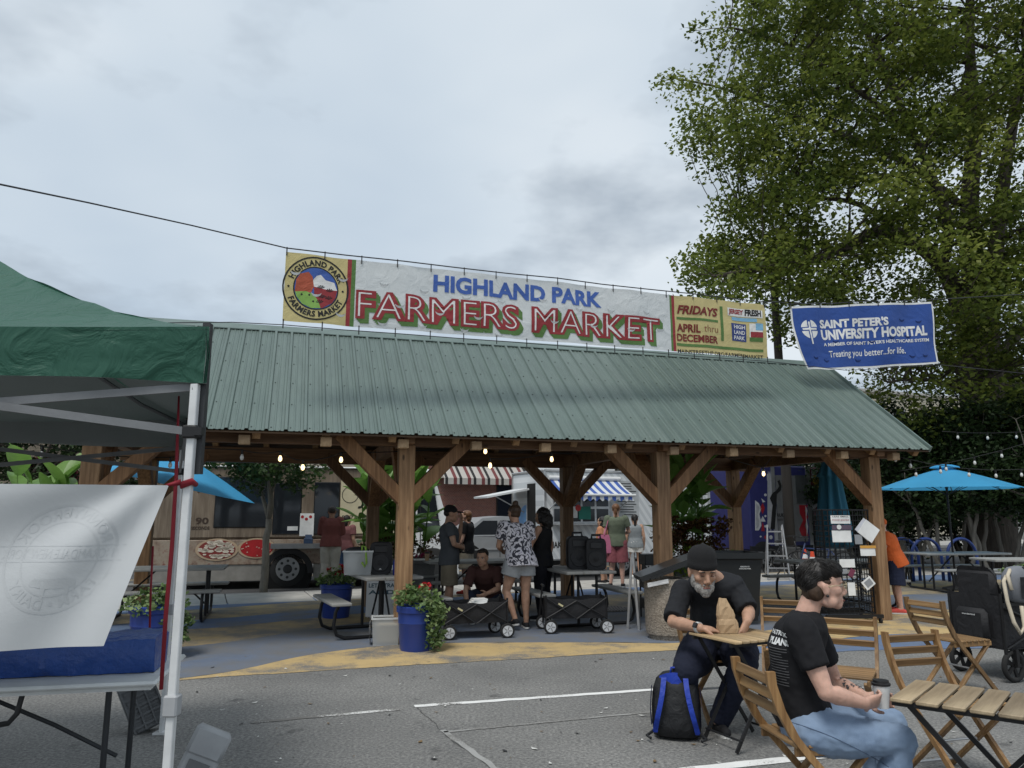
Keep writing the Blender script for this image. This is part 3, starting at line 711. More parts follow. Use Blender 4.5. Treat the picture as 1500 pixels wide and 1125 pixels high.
# ---- cables: they run through the banners' hems
def cable(label, pts, r=.008, name='banner_cable'):
    mb = MB(); mb.tube([p - pts[0] for p in pts], r, 6); o = mb.build(name, mat('steel_cable', (.06, .06, .065), .5, .5), None, 0, pts[0]); return tag(o, label, 'cable')
def hem(sh, top, t0=.0, t1=1.0, up=.05, n_=10): return [sh.fn(0)(sh.L * (t0 + (t1 - t0) * k / n_), sh.h + up if top else -up) for k in range(n_ + 1)]
lft = at(0, 270, 5.6); q0 = at(-250, 205, 4.4)
cable('upper steel cable that carries both banners across the plaza', [q0, lft, at(130, 297, 6.8), at(280, 330, 8.2)] + hem(B1, 1) + [at(1140, 442, 12.2)] + hem(B2, 1, up=.04) + [at(1500, 431, 13.8), at(1640, 420, 14.6)])
cable('lower steel cable along the bottom hems of the banners', [at(150, 462, 7.2), at(240, 473, 8.0), at(340, 472, 8.7)] + hem(B1, 0) + [at(1150, 532, 12.1)] + [B2.fn(0)(B2.L * k / 6, -.02) for k in range(2, 7)] + [at(1500, 547, 13.7), at(1640, 552, 14.5)], .006)
def ties(sh, par, o_, n_, top, ln):
    mb = MB(); mb.bar((0, 0, -.045), (0, 0, ln), .012, .012); me = mb.mesh('cable_tie', mat('black_plastic', (.015, .015, .016), .45))
    for k in range(n_):
        inst('cable_tie', me, par, sh.fn(.012, o_)(sh.L * (k + .02) / (n_ - .96), sh.h if top else -ln + .02))
ties(B1, bn, org, 17, True, .06); ties(B1, bn, org, 17, False, .07); ties(B2, b2, org2, 6, True, .05)

# ================================================================ TENT (left)
tn = V((-1.24, 2.9, 0)); tf = V((-2.5, 5.7, 0)); fd = V((-.975, -.22, 0)); TW = 3.0
CN = [tn, tn + fd * TW, tf + fd * TW, tf]
tent = thing('canopy_tent', 'green pop-up canopy tent with white legs at the left edge', 'tent', tn)
M_TENT = cloth('green_tent_fabric', (.040, .135, .092), .40, .28, .5, 7); M_TUND = cloth('grey_tent_lining', (.36, .375, .38), .7, .3, .3, 6)
apex = sum(CN, V()) / 4 + V((0, 0, 3.22)); ZT, ZB = 2.275, 2.05
def cen(a): return (a - sum(CN, V()) / 4)
ctr = sum(CN, V()) / 4
def grow(p, k=.055): d = (p - ctr); d.z = 0; return p + d.normalized() * k
GC = [grow(c) for c in CN]
for i in range(4):
    a, b = GC[i], GC[(i + 1) % 4]
    def roof(s_, t_, dz=0.0):
        base = a.lerp(b, s_) + V((0, 0, ZT)); q = base.lerp(apex, t_)
        hip = -.11 * math.sin(PI * t_ ** .8) ; bow = -.06 * math.sin(PI * s_) * (1 - t_)
        wr = .006 * math.sin(22 * t_ + 5 * s_ + 4 * noise.noise((s_ * 3, t_ * 4, i))) * math.sin(PI * min(1, t_ * 1.2))
        return q + V((0, 0, hip + bow + wr + dz)) - tn
    mb = MB(); mb.grid(36, 36, lambda s_, t_: roof(s_, t_ * .995)); mb.cur = 1; mb.grid(18, 18, lambda s_, t_: roof(s_, t_ * .995, -.012)); mb.build('roof_panel', [M_TENT, M_TUND], tent, 0, fix=False)
    nn = (b - a).cross(V((0, 0, 1))).normalized()
    def val(s_, t_, o_=0.0):
        p = a.lerp(b, s_); k = (1 - t_)
        w = .010 * noise.noise((s_ * 9, t_ * 3, i * 3)) * k + .006 * math.sin(s_ * 40 + 3 * t_) * k + .016 * math.sin(s_ * 9 + 1) * k
        return p + V((0, 0, ZB + (ZT - ZB) * t_ + .008 * math.sin(s_ * 13) * k - .06 * math.sin(PI * s_) * t_)) + nn * (w + o_) - tn
    mb = MB(); mb.grid(70, 12, lambda s_, t_: val(s_, t_)); mb.cur = 1; mb.grid(40, 5, lambda s_, t_: val(s_, t_, .012)); mb.build('valance', [M_TENT, M_TUND], tent, 0, fix=False)
M_LEGW = mat('white_leg_paint', (.66, .67, .67), .4, .1, var=.1, vs=9); M_TRS = mat('truss_grey', (.20, .205, .21), .5, .4); M_BRK = mat('black_plastic', (.015, .015, .016), .45)
for k, c_ in enumerate(CN):
    o_ = c_ - tn
    lg = MB(); lg.bar(o_ + V((0, 0, 0.01)), o_ + V((0, 0, 2.05)), .030, .030, bev=.003); lo_ = lg.build('leg', M_LEGW, tent)
    mb = MB(); mb.box(o_ + V((0, 0, .01)), (.09, .09, .014)); mb.build('foot', M_LEGW, lo_)
    mb = MB(); mb.box(o_ + V((0, 0, .86)), (.052, .052, .075), None, .006); mb.build('collar', mat('grey_plastic', (.35, .36, .37), .5), lo_)
    mb = MB(); mb.box(o_ + V((.0, 0, 1.86)), (.06, .06, .05), None, .006); mb.box(o_ + V((.035, -.02, 1.86)), (.03, .03, .03)); mb.build('slider', M_BRK, lo_)
    mb = MB(); mb.bar(o_ + V((.02, .03, 1.70)), o_ + V((.02, .03, 2.30)), .03, .03); mb.build('upper_leg', mat('dark_tube', (.05, .052, .055), .45, .4), tent)
for i in range(4):
    a, b = CN[i] - tn, CN[(i + 1) % 4] - tn
    for h_ in (0, 1):
        p, q = a.lerp(b, h_ * .5), a.lerp(b, h_ * .5 + .5)
        for (z0, z1) in ((1.86, 2.04), (2.04, 1.86)):
            mb = MB(); mb.bar(p + V((0, 0.012 if z0 > z1 else -.012, z0)), q + V((0, 0.012 if z0 > z1 else -.012, z1)), .014, .030); mb.build('truss_bar', M_TRS, tent)
mb = MB(); cc = ctr - tn; mb.bar(cc + V((0, 0, 2.3)), apex - tn - V((0, 0, .03)), .03); mb.build('centre_pole', M_TRS, tent)
for c_ in CN:
    mb = MB(); mb.tube([(c_ + V((0, 0, ZT))).lerp(apex, q) - tn + V((0, 0, -.11 * math.sin(PI * q ** .8) - .06)) for q in (0, .2, .4, .6, .8, .98)], .014, 6); mb.build('rafter_bar', M_TRS, tent)
# ---- farm banner seen from behind
def wave3(a, b):
    x = 1 - a / 2.6; y = 1 - b / .68
    rx = max(0, 1 - x); k = max(0, a - 1.1) / 1.5
    an = math.atan2(max(.001, y * .68), max(.001, 2.62 - a)); d_ = math.hypot(y * .68, 2.62 - a)
    return .030 * math.sin(an * 9.0) * min(1, d_ * 2) * math.exp(-d_ * .9) + .012 * math.sin(a * 3 + b * 2)
nb = tn - fd.cross(V((0, 0, 1))) * 0
ptr = at(247, 711, 2.86); 
exd = -fd
BL_W = 2.6
B3 = Sheet2(ptr - exd * BL_W + V((0, 0, .0)), ptr, .60, wave3, lambda a, b: (a - .17 * max(0, (a / BL_W - .55) / .45) ** 2 * (1 - b / .60) , b + .05 * (1 - b / .6) * max(0, (a / BL_W - .4)) - .0))
org3 = B3.TL.copy(); b3 = thing('farm_banner', 'white farm banner seen from behind tied to the near tent leg', 'banner', org3)
M_BK = cloth('banner_back', (.60, .62, .63), .55, .12, .10, 3); M_GH = cloth('show_through_print', (.575, .595, .605), .55, .12, .1, 3)
mb = MB(); mb.tri(rect2(0, BL_W, 0, .60, 70, 28), B3.fn(0, org3)); mb.build('cloth', M_BK, b3, 0, fix=False)
gc, gy = B3.st(108, 822)
gr = B3.st(197, 822)[0] - gc
def mir(tr): return [(2 * gc - x, y) for x, y in tr[0]], [tuple(reversed(q)) for q in tr[1]]
gh = [ring2(gc, gy, gr * .95, gr, seg=64), ring2(gc, gy, gr * .66, gr * .69, seg=64), rect2(gc - gr * 1.12, gc + gr * 1.12, gy - .012, gy - .008, 20), rect2(gc - gr * 1.12, gc + gr * 1.12, gy + .045, gy + .049, 20)]
gh += [mir(arc_text('RONNYBROOK', gc, gy, gr * .74, PI / 2, gr * .26, .001, span=2.4)), mir(arc_text('FARM • DAIRY', gc, gy, gr * .91, -PI / 2, gr * .26, .001, True, span=2.1)),
       mir(fit_text('ANCRAMDALE NEW YORK', gc - gr * 1.05, gc + gr * 1.05, gy + .0, gy + .036, .0, 0, .05))]
cw = [(-.5, .1), (-.42, .18), (-.3, .16), (.4, .17), (.5, .12), (.52, -.15), (.48, -.16), (.46, -.02), (.40, -.03), (.40, -.28), (.33, -.28), (.31, -.06), (-.12, -.06), (-.14, -.28), (-.21, -.28), (-.23, -.04), (-.32, -.02), (-.46, .0), (-.52, .04)]
gh.append(poly2([(gc + x * gr * .8, gy - .10 + y * gr * .8) for x, y in cw]))
ink(gh, M_GH, .0012, 'show_through_print', b3, B3, org3)
M_STR = mat('red_webbing', (.22, .012, .022), .7)
legp = lambda z: tn + V((0, 0, z))
mb = MB(); mb.tube([ptr - V((.01, 0, .0)), ptr + V((.04, .01, .012)), legp(1.655) + V((-.02, -.02, 0)), legp(1.67) + V((.025, -.025, 0)), legp(1.66) + V((.02, .02, 0))], [.005, .012, .014, .013, .01], 8)
tag(mb.build('tie_cord', M_STR, None, 0), 'knotted red cord tying the farm banner to the tent leg', 'cord')
mb = MB(); a = at(262, 580, 3.05); b = at(243, 900, 3.05); mb.tube([a, at(258, 700, 3.05), at(252, 800, 3.05), b, at(236, 1010, 3.05)], [.004, .008, .009, .009, .008], 6); tag(mb.build('ratchet_strap', M_STR, None, 0), 'thick dark red strap hanging beside the near tent leg', 'strap')
mb = MB(); mb.tube([at(224, 800, 5.5), at(221, 860, 5.5), at(218, 962, 5.5)], .008, 6); tag(mb.build('ratchet_strap', M_STR, None, 0), 'thin red strap hanging below the farm banner', 'strap')
# ---- folding table, blue wrapped bin
tc0 = G(229, 998, .735); td = V((-.975, -.22, 0)); tp = V((-.22, .975, 0)) * 1.0
ft = thing('folding_table', 'white plastic folding table under the tent', 'table', tc0 - V((0, 0, .735)), math.atan2(td.y, td.x))
M_PLW = mat('white_plastic', (.62, .64, .64), .5, var=.08, vs=8)
def lt(a, n_, z): return V((a, -n_, z))       # along the table, away from the camera, height
mb = MB(); mb.box(lt(.92, .38, .722), (1.84, .76, .026), None, .012); mb.box(lt(.92, .38, .70), (1.78, .70, .02)); mb.build('tabletop', M_PLW, ft, 40)
M_DGM = mat('dark_grey_steel', (.035, .038, .042), .5, .3)
for a_ in (.24, 1.6):
    for n_ in (.12, .62):
        mb = MB(); mb.tube([lt(a_, n_, .69), lt(a_, n_, .01)], .015, 8); mb.build('leg', M_DGM, ft, 40)
    mb = MB(); mb.tube([lt(a_, .12, .16), lt(a_, .62, .16)], .011, 8); mb.build('stretcher', M_DGM, ft, 40)
mb = MB(); mb.tube([lt(.24, .37, .30), lt(.55, .37, .47), lt(.95, .37, .66)], .011, 8); mb.build('brace', M_DGM, ft, 40)
mb = MB(); mb.tube([lt(.62, .1, .69), lt(.63, .08, .60), lt(.66, .07, .56), lt(.74, .07, .55), lt(.80, .08, .58), lt(.82, .1, .69)], .013, 8); mb.build('carry_handle', M_BRK, ft, 40)
bx = thing('wrapped_bin', 'long bin wrapped in crumpled blue plastic on the white table', 'bin', ft.location + V((0, 0, .735)), ft.rotation_euler.z)
def crump(s_, t_):
    x = .06 + 1.72 * s_; n_ = [.22, .20, .195, .21, .30, .42, .50, .52][min(7, int(t_ * 7.001))]; z = [.0, .06, .12, .17, .195, .195, .17, .0][min(7, int(t_ * 7.001))]
    k = .016 * noise.noise((x * 6, t_ * 6, 2)) + .012 * noise.noise((x * 17, t_ * 9, 4))
    return lt(x + (.0 if 0 < s_ < 1 else k), n_ + k * 1.2, max(.004, z + k * (1 if 0 < t_ < 1 else 0) + .02 * noise.noise((x * 2.2, 1, 1))))
mb = MB(); mb.grid(80, 7, crump); mb.add([crump(0, k / 7) for k in range(8)], [tuple(range(8))]); mb.add([crump(1, k / 7) for k in range(8)], [tuple(range(8))])
def bl_plastic():
    m, t, n, l, b = _pr('blue_tarp'); c = coords(n, l); l.new(mixc(n, l, nz(n, l, c, 5), (.015, .05, .21), (.03, .09, .34)), b.inputs['Base Color']); b.inputs['Roughness'].default_value = .32; bumpn(n, l, b, nz(n, l, c, 22, 4), .6, .02); return m
M_TARP = bl_plastic(); mb.build('wrapping', M_TARP, bx, 45)
mb = MB(); mb.box(lt(.9, .37, .08), (1.55, .2, .15)); mb.build('bin', mat('dark_blue_bin', (.02, .03, .1)), bx)
# ---- grey weights / crates by the legs
def crate(label, loc, rot, size, m_, grid=True):
    t = thing('folded_crate', label, 'crate', loc); t.rotation_euler = rot; w, d, h = size
    mb = MB(); mb.box((0, 0, h / 2), (w, d, h), None, .015); mb.build('shell', m_, t, 40)
    if grid:
        for k in range(7):
            mb = MB(); mb.box((0, -d / 2 - .006, h * (k + .7) / 7.4), (w * .94, .014, h * .035)); mb.box((0, -d / 2 - .004, h * (k + .3) / 7.4), (w * .8, .006, h * .03)); mb.build('rib', m_, t)
        for sx in (-.46, -.15, .15, .46):
            mb = MB(); mb.box((sx * w, -d / 2 - .008, h / 2), (w * .05, .018, h * .96)); mb.build('rib', m_, t)
    else:
        for z0, z1, o_ in ((.02, .42, .010), (.60, .99, .012)):
            mb = MB(); mb.box((0, -.004, h * (z0 + z1) / 2), (w * 1.05, d * 1.08, h * (z1 - z0)), None, .02); mb.build('band', m_, t, 40)
        mb = MB(); mb.box((-.0, -d / 2 - .004, h * .51), (w * .6, .012, h * .12)); mb.build('grip', mat('dark_recess', (.15, .155, .16), .6), t)
    return t
g1 = at(277, 1140, 4.25); crate('grey plastic canopy weight tilted beside the near tent leg', (at(262, 1165, 4.3).x, 4.3, .02), (R(-12), R(24), R(15)), (.19, .13, .40), mat('grey_plastic', (.35, .36, .37), .5), False)
g2 = G(219, 1072); crate('dark grey ribbed crate leaning against the far tent leg', (g2.x - .0, g2.y + .03, .02), (R(-14), R(-22), R(35)), (.24, .12, .50), mat('charcoal_crate', (.11, .115, .12), .6))
# ================================================================ STREET: buildings, trucks, cars
class Pl:      # vertical plane with a frame: x along, y away from the camera, z up
    def __init__(s, o, ang): s.o = V(o); s.ang = ang; s.ex = V((math.cos(ang), math.sin(ang), 0)); s.n = V((-math.sin(ang), math.cos(ang), 0))
    def px(s, u, v):
        d = _ray(u, v); c_ = V((0, 0, EYE)); t = (s.o - c_).dot(s.n) / d.dot(s.n); p = c_ + d * t - s.o; return p.dot(s.ex), p.z
    def box(s, mb, u0, v0, u1, v1, y0, y1, bev=0.0):
        a = s.px(u0, v0); b = s.px(u1, v1); x0, x1 = min(a[0], b[0]), max(a[0], b[0]); z0, z1 = min(a[1], b[1]), max(a[1], b[1])
        return mb.box(((x0 + x1) / 2, (y0 + y1) / 2, (z0 + z1) / 2), (x1 - x0, abs(y1 - y0), z1 - z0), None, bev)
    def part(s, name, par, m_, u0, v0, u1, v1, y0, y1, bev=0.0): mb = MB(); s.box(mb, u0, v0, u1, v1, y0, y1, bev); return mb.build(name, m_, par, 30 if bev else None)
    def text(s, name, par, m_, body, u0, v0, u1, v1, y, bold=0.0, shear=0.0):
        a = s.px(u0, v0); b = s.px(u1, v1); tr = fit_text(body, a[0], b[0], a[1], b[1], bold, shear); mb = MB(); mb.tri(tr, lambda x, z: V((x, y, z))); return mb.build(name, m_, par, fix=False)
def brick_mat(name, a, b_, mortar, sc, bw=.5, rh=.25):
    m, t, n, l, b = _pr(name); c = coords(n, l, (1, 1, 1), (PI / 2, 0, 0)); k = n.new('ShaderNodeTexBrick'); l.new(c, k.inputs[0])
    k.inputs['Color1'].default_value = tuple(a) + (1,); k.inputs['Color2'].default_value = tuple(b_) + (1,); k.inputs['Mortar'].default_value = tuple(mortar) + (1,)
    k.inputs['Scale'].default_value = sc; k.inputs['Mortar Size'].default_value = .02; k.inputs['Brick Width'].default_value = bw; k.inputs['Row Height'].default_value = rh
    l.new(mixc(n, l, .96, nz(n, l, c, 3), k.outputs[0]), b.inputs['Base Color']); b.inputs['Roughness'].default_value = .85; bumpn(n, l, b, k.outputs[1], -.4, .02); return m
def glass_dark(name, col=(.015, .018, .022), rough=.06):
    if name in MATS: return MATS[name]
    m, t, n, l, b = _pr(name); b.inputs['Base Color'].default_value = tuple(col) + (1,); b.inputs['Roughness'].default_value = rough; b.inputs['Specular IOR Level'].default_value = .5
    MATS[name] = m; return m
M_GL = glass_dark('dark_glass'); M_WHITE = mat('white_paint', (.66, .67, .67), .4, var=.06, vs=2, bump=.05); M_ALU = mat('aluminium', (.5, .5, .5), .35, .8); M_TYRE = mat('tyre_rubber', (.018, .018, .018), .85); M_RIM = mat('steel_rim', (.32, .32, .32), .4, .7)
M_INK = mat('sign_ink', (.015, .015, .015), .6, bump=0); M_CRM = mat('cream_paint', (.55, .49, .33), .55, var=.08)
def wheel(par, x, y, z, r, w, name='wheel', dual=False):
    t = MB(); t.tube([(x, y, z), (x, y + .03, z), (x, y + w - .03, z), (x, y + w, z)], [r * .86, r, r, r * .86], 28); o = t.build(name, M_TYRE, par, 40)
    mb = MB(); mb.tube([(x, y - .012, z), (x, y + .06, z)], [r * .60, r * .60], 24); mb.cur = 1; mb.tube([(x, y - .035, z), (x, y - .010, z)], [r * .18, r * .24], 14)
    for k in range(8): a = k * PI / 4; mb.tube([(x + r * .42 * math.cos(a), y - .016, z + r * .42 * math.sin(a)), (x + r * .42 * math.cos(a), y - .008, z + r * .42 * math.sin(a))], r * .075, 8)
    mb.build('rim', [M_RIM, mat('dark_hub', (.05, .05, .05), .5, .5)], o, 40); return o
# ---- pizza truck
pp = G(425, 862, -.12); PZ = Pl(pp, R(14))
pz = thing('pizza_truck', 'brown wood patterned pizza truck with dark windows parked at the kerb', 'food truck', pp, R(14))
M_PZ = wood('truck_wrap_wood', (.15, .12, .092), (.27, .225, .175), 2, knots=False); M_PZL = mat('truck_skirt', (.26, .245, .22), .5, .2)
xL = PZ.px(214, 760)[0]; xR = PZ.px(598, 760)[0]; zT = PZ.px(430, 684)[1]; zM = PZ.px(430, 790)[1]; zS = PZ.px(430, 826)[1]; zB = PZ.px(430, 850)[1]
mb = MB(); mb.box(((xL + xR) / 2, 1.15, (zT + zM) / 2), (xR - xL, 2.3, zT - zM), None, .06); mb.build('body', M_PZ, pz, 30)
mb = MB(); mb.box(((xL + xR) / 2, 1.15, (zM + zS) / 2 - .001), (xR - xL, 2.32, zM - zS), None, .01)
def art():
    m, t, n, l, b = _pr('wrap_art'); c = coords(n, l); f = nz(n, l, c, 3.2, 6, .7)
    l.new(ramp(n, l, f, [(.35, (.10, .045, .03)), (.48, (.26, .19, .14)), (.58, (.31, .26, .20)), (.68, (.20, .07, .05))]).outputs[0], b.inputs['Base Color']); b.inputs['Roughness'].default_value = .5; return m
mb.build('lower_panel', art(), pz, 30)
wx, wz = PZ.px(421, 838); wr = .43
mb = MB()
for (a, b) in ((xL, wx - .56), (wx + .56, xR)): mb.box(((a + b) / 2, 1.15, (zS + zB) / 2), (b - a, 2.28, zS - zB), None, .01)
mb.build('skirt', M_PZL, pz, 30)
mb = MB(); mb.rings([[V((wx + r_ * math.cos(a), -.02, wz - .03 + r_ * math.sin(a))) for a in [PI * k / 20 for k in range(21)]] for r_ in (.44, .57)], False, False); mb.build('wheel_arch', mat('black_plastic', (.015, .015, .016)), pz)
mb = MB(); mb.tube([(wx, .0, wz - .03), (wx, .5, wz - .03)], .55, 28); mb.build('wheel_well', mat('deep_black', (.006, .006, .006), .9, bump=0), pz)
wheel(pz, wx, .02 - .03, wr, wr, .26); wheel(pz, PZ.px(634, 838)[0], -.01, wr, wr, .26); wheel(pz, wx, 2.05, wr, wr, .26); wheel(pz, PZ.px(634, 838)[0], 2.05, wr, wr, .26)
for (u0, v0, u1, v1) in ((316, 697, 398, 774), (401, 706, 441, 784), (460, 705, 497, 784)):
    mb = MB(); PZ.box(mb, u0, v0, u1, v1, -.012, .05, .05); fr = mb.build('window', mat('black_gasket', (.01, .01, .01), .4), pz, 30)
    mb = MB(); PZ.box(mb, u0 + 2, v0 + 2, u1 - 2, v1 - 2, -.02, .0, .01); mb.build('pane', M_GL, fr)
PZ.part('cream_panel', pz, M_CRM, 500, 701, 597, 781, -.015, .02)
PZ.text('lettering', pz, M_INK, 'PIZZA', 501, 761, 524, 755, -.019, .01); PZ.text('lettering', pz, M_INK, 'NAPOLETANA', 534, 761, 592, 755, -.019, .01)
PZ.text('lettering', pz, M_INK, 'Jofia', 524, 745, 572, 724, -.019, .03, .4)
cx_, cz_ = PZ.px(513, 725); mb = MB(); mb.tri(ring2(cx_, cz_, .175, .19, seg=30), lambda x, z: V((x, -.019, z))); mb.build('emblem_ring', M_INK, pz)
for t_, u0, v0, u1, v1 in (('1000°', 285, 710, 309, 702), ('90', 287, 722, 306, 713), ('SECONDS', 280, 776, 307, 771), ('90', 286, 768, 306, 758)): PZ.text('lettering', pz, mat('wrap_dark_print', (.05, .03, .02)), t_, u0, v0, u1, v1, -.006, .03)
def pizza(u, v, rx, ry, top, nb, seed):
    x, z = PZ.px(u, v); s_ = 1 / 62.; r_ = random.Random(seed)
    mb = MB(); mb.tri(ring2(0, 0, .001, 1, seg=32), lambda a, b: V((x + a * rx * s_, -.022, z + b * ry * s_))); o = mb.build('pizza_picture', mat('crust', (.45, .33, .22)), pz)
    mb = MB(); mb.tri(ring2(0, 0, .001, .86, seg=32), lambda a, b: V((x + a * rx * s_, -.027, z + b * ry * s_))); mb.build('sauce', mat(top[0], top[1]), o)
    mb = MB()
    for k in range(nb):
        q = r_.uniform(0, 6.28); d_ = .78 * math.sqrt(r_.random()); w = r_.uniform(.05, .1) * top[3]; cx, cy = d_ * math.cos(q), d_ * math.sin(q); rot = r_.uniform(0, 3)
        mb.add([V((x + (cx + w * math.cos(rot + j * 1.05) * 1.2) * rx * s_, -.031, z + (cy + w * math.sin(rot + j * 1.05)) * ry * s_)) for j in range(6)], [tuple(range(6))])
    o2 = mb.build('topping', mat(top[2], (.62, .55, .45)), o); o2['kind'] = 'stuff'
pizza(318, 805, 28, 15, ('dark_sauce', (.20, .03, .025), 'cheese', 1.5), 60, 1); pizza(376, 803, 25, 14, ('red_sauce', (.36, .012, .015), 'cheese', .5), 14, 2)
PZ.part('counter_shelf', pz, mat('brushed_steel', (.32, .32, .32), .35, .8), 398, 796, 473, 802, -.42, .02)
PZ.part('menu_poster', pz, mat('paper_white', (.72, .72, .70), .7, bump=0), 440, 752, 459, 785, -.032, -.014)
mb = MB(); x, z = PZ.px(449, 757)
for k in range(3): mb.tri(ring2(x + (-.09 + .09 * k), z - (.05 if k == 1 else 0), .001, .035, seg=14), lambda a, b: V((a, -.036, b)))
mb.build('menu_picture', mat('red_sauce', (.36, .012, .015)), pz)
PZ.part('sign_sticker', pz, mat('paper_white', (.72, .72, .70)), 421, 771, 436, 777, -.028, -.02)
PZ.part('roof', pz, M_WHITE, 210, 680, 600, 688, -.05, 2.35, .03)
# cab
xc0, xc1 = xR, PZ.px(664, 760)[0]; 
def cabsec(x, zt, y0=.06, zb=zB): return [V((x, y0, zb)), V((x, y0 - .02, (zb + zt) / 2)), V((x, y0 + .1, zt - .1)), V((x, y0 + .3, zt)), V((x, 2.0 - y0, zt)), V((x, 2.2 - y0, zt - .1)), V((x, 2.32 - y0, (zb + zt) / 2)), V((x, 2.3 - y0, zb))]
zc = PZ.px(640, 686)[1]; zbn = PZ.px(660, 790)[1]
mb = MB(); mb.rings([cabsec(xc0 - .02, zc), cabsec(xc0 + .5, zc), cabsec(xc0 + .62, zc - .06), cabsec(xc1 - .02, zbn + .25), cabsec(xc1 + .12, zbn + .1), cabsec(xc1 + .16, zbn - .5)]); mb.build('cab', M_WHITE, pz, 35)
mb = MB(); mb.prism([V((xc0 + .22, .03, zbn + .2)), V((xc1 - .30, .03, zbn + .2)), V((xc0 + .58, .10, zc - .2)), V((xc0 + .22, .10, zc - .2))], (0, .05, 0)); mb.build('cab_window', M_GL, pz)
mb = MB(); mb.box((xc0 + .3, .05, (zB + zc) / 2 - .1), (.015, .03, zc - zB - .6)); mb.build('door_seam', M_INK, pz)
# things standing on the counter: payment box
a = pz.matrix_world
def pzw(x, y, z): return pp + PZ.ex * x + PZ.n * y + V((0, 0, z))
bx_, bz_ = PZ.px(452, 790); mb = MB(); mb.box((0, 0, .06), (.2, .16, .12), None, .01); mb.box((0, .0, .155), (.15, .02, .09), rotm(R(-20), 0, 0)); o = mb.build('payment_box', mat('slate_blue', (.04, .07, .13)), None, None, pzw(bx_, -.24, PZ.px(450, 796)[1] + .003)); o.rotation_euler.z = R(14); tag(o, 'small blue cash box on the pizza truck counter', 'box')
# ---- white trailer
tp0 = V((at(798, 845, 20.0).x, 20.0, -.12)); TR_ = Pl(tp0, R(22)); tl = thing('shake_trailer', 'white food trailer with blue striped awning over its serving window', 'food trailer', tp0, R(22))
def trailer_mat():
    m, t, n, l, b = _pr('trailer_white'); c = coords(n, l, (1, 1, 1), (0, R(35), 0)); w = n.new('ShaderNodeTexWave'); w.inputs['Scale'].default_value = 1.9; l.new(c, w.inputs[0])
    l.new(ramp(n, l, w.outputs[0], [(.45, (.62, .64, .65)), (.55, (.50, .525, .54))]).outputs[0], b.inputs['Base Color']); b.inputs['Roughness'].default_value = .4; return m
M_TRL = trailer_mat(); tz = TR_.px(850, 691)[1]; tL = TR_.px(1040, 760)[0]
mb = MB(); mb.box((tL / 2, 1.1, (tz + .45) / 2), (tL, 2.2, tz - .45), None, .04); mb.build('body', M_TRL, tl, 30)
mb = MB(); mb.box((tL / 2, 1.1, tz + .02), (tL + .06, 2.26, .06), None, .02); mb.build('roof_edge', M_ALU, tl)
for x, y, z in ((.012, .012, 0), (.012, 2.19, 0), (tL - .01, .012, 0)): mb = MB(); mb.box((x, y, (tz + .45) / 2), (.07, .07, tz - .44)); mb.build('corner_trim', M_ALU, tl)
for x, w, h, y in ((.75, .75, .22, 1.2), (tL * .42, .6, .2, 1.0)):
    mb = MB(); mb.rings([[V((x + sx * w * k, y + sy * .38 * k, tz + .05 + h * q)) for sx, sy in ((-.5, -1), (.5, -1), (.5, 1), (-.5, 1))] for k, q in ((1, 0), (1, .45), (.85, .9), (.7, 1))]); mb.build('air_conditioner', M_WHITE, tl, 30)
wb = TR_.px(810, 766); wt = TR_.px(888, 722); x0w, x1w = wb[0], TR_.px(892, 740)[0]
mb = MB(); mb.box(((x0w + x1w) / 2, 0, (wb[1] + wt[1]) / 2), (x1w - x0w, .03, wt[1] - wb[1])); win = mb.build('serving_window', M_ALU, tl)
nw = 4
for k in range(nw):
    for j in range(2):
        mb = MB(); w = (x1w - x0w) / nw; h = (wt[1] - wb[1]) / 2; mb.box((x0w + w * (k + .5), -.014, wb[1] + h * (j + .5)), (w * .86, .01, h * .84)); mb.build('pane', M_GL, win)
mb = MB(); mb.box((x0w + .55 * (x1w - x0w), -.03, wb[1] + .26), (.36, .01, .34)); mb.build('notice', mat('teal_poster', (.03, .22, .17)), tl)
mb = MB(); mb.box((x0w + .33 * (x1w - x0w), -.03, wb[1] + .28), (.3, .01, .3)); mb.build('notice', mat('paper_white', (.72, .72, .70)), tl)
mb = MB(); cx_, cz_ = TR_.px(846, 744); mb.tri(ring2(cx_, cz_, .001, .085, seg=20), lambda a, b: V((a, -.04, b))); mb.build('round_sticker', mat('coral', (.55, .05, .05)), tl)
mb = MB(); mb.box(((x0w + x1w) / 2, -.16, wb[1] - .03), (x1w - x0w + .1, .34, .03)); mb.build('counter_shelf', M_ALU, tl)
# awning (children of the trailer)
M_AWB = stripes('blue_awning_stripe', [(0, (.60, .62, .64)), (.5, (.045, .10, .34))], 0, .24); ax0, ax1 = x0w - .1, TR_.px(905, 722)[0]; az1, az0 = TR_.px(850, 703)[1], TR_.px(850, 703)[1] - .42; ay = -.85
mb = MB(); mb.grid(24, 6, lambda s_, t_: V((ax0 + (ax1 - ax0) * s_, -.03 + (ay + .03) * t_, az1 + (az0 - az1) * t_ - .03 * math.sin(PI * t_)))); mb.build('awning', M_AWB, tl, fix=False)
mb = MB(); mb.grid(72, 2, lambda s_, t_: V((ax0 + (ax1 - ax0) * s_, ay, az0 - .03 - t_ * (.10 + .03 * math.sin(s_ * 72))))); mb.build('awning_valance', M_AWB, tl, fix=False)
mb = MB(); mb.tube([(ax0 - .04, ay, az0), (ax1 + .04, ay, az0)], .035, 10); mb.build('awning_bar', M_WHITE, tl, 40)
mb = MB(); mb.tube([(ax0 - .04, -.06, az1 + .04), (ax1 + .04, -.06, az1 + .04)], .06, 10); mb.build('awning_roller', M_WHITE, tl, 40)
for x in (ax0, ax1): mb = MB(); mb.tube([(x, 0, wb[1] + .35), (x, ay, az0)], .018, 6); mb.build('awning_arm', M_WHITE, tl)
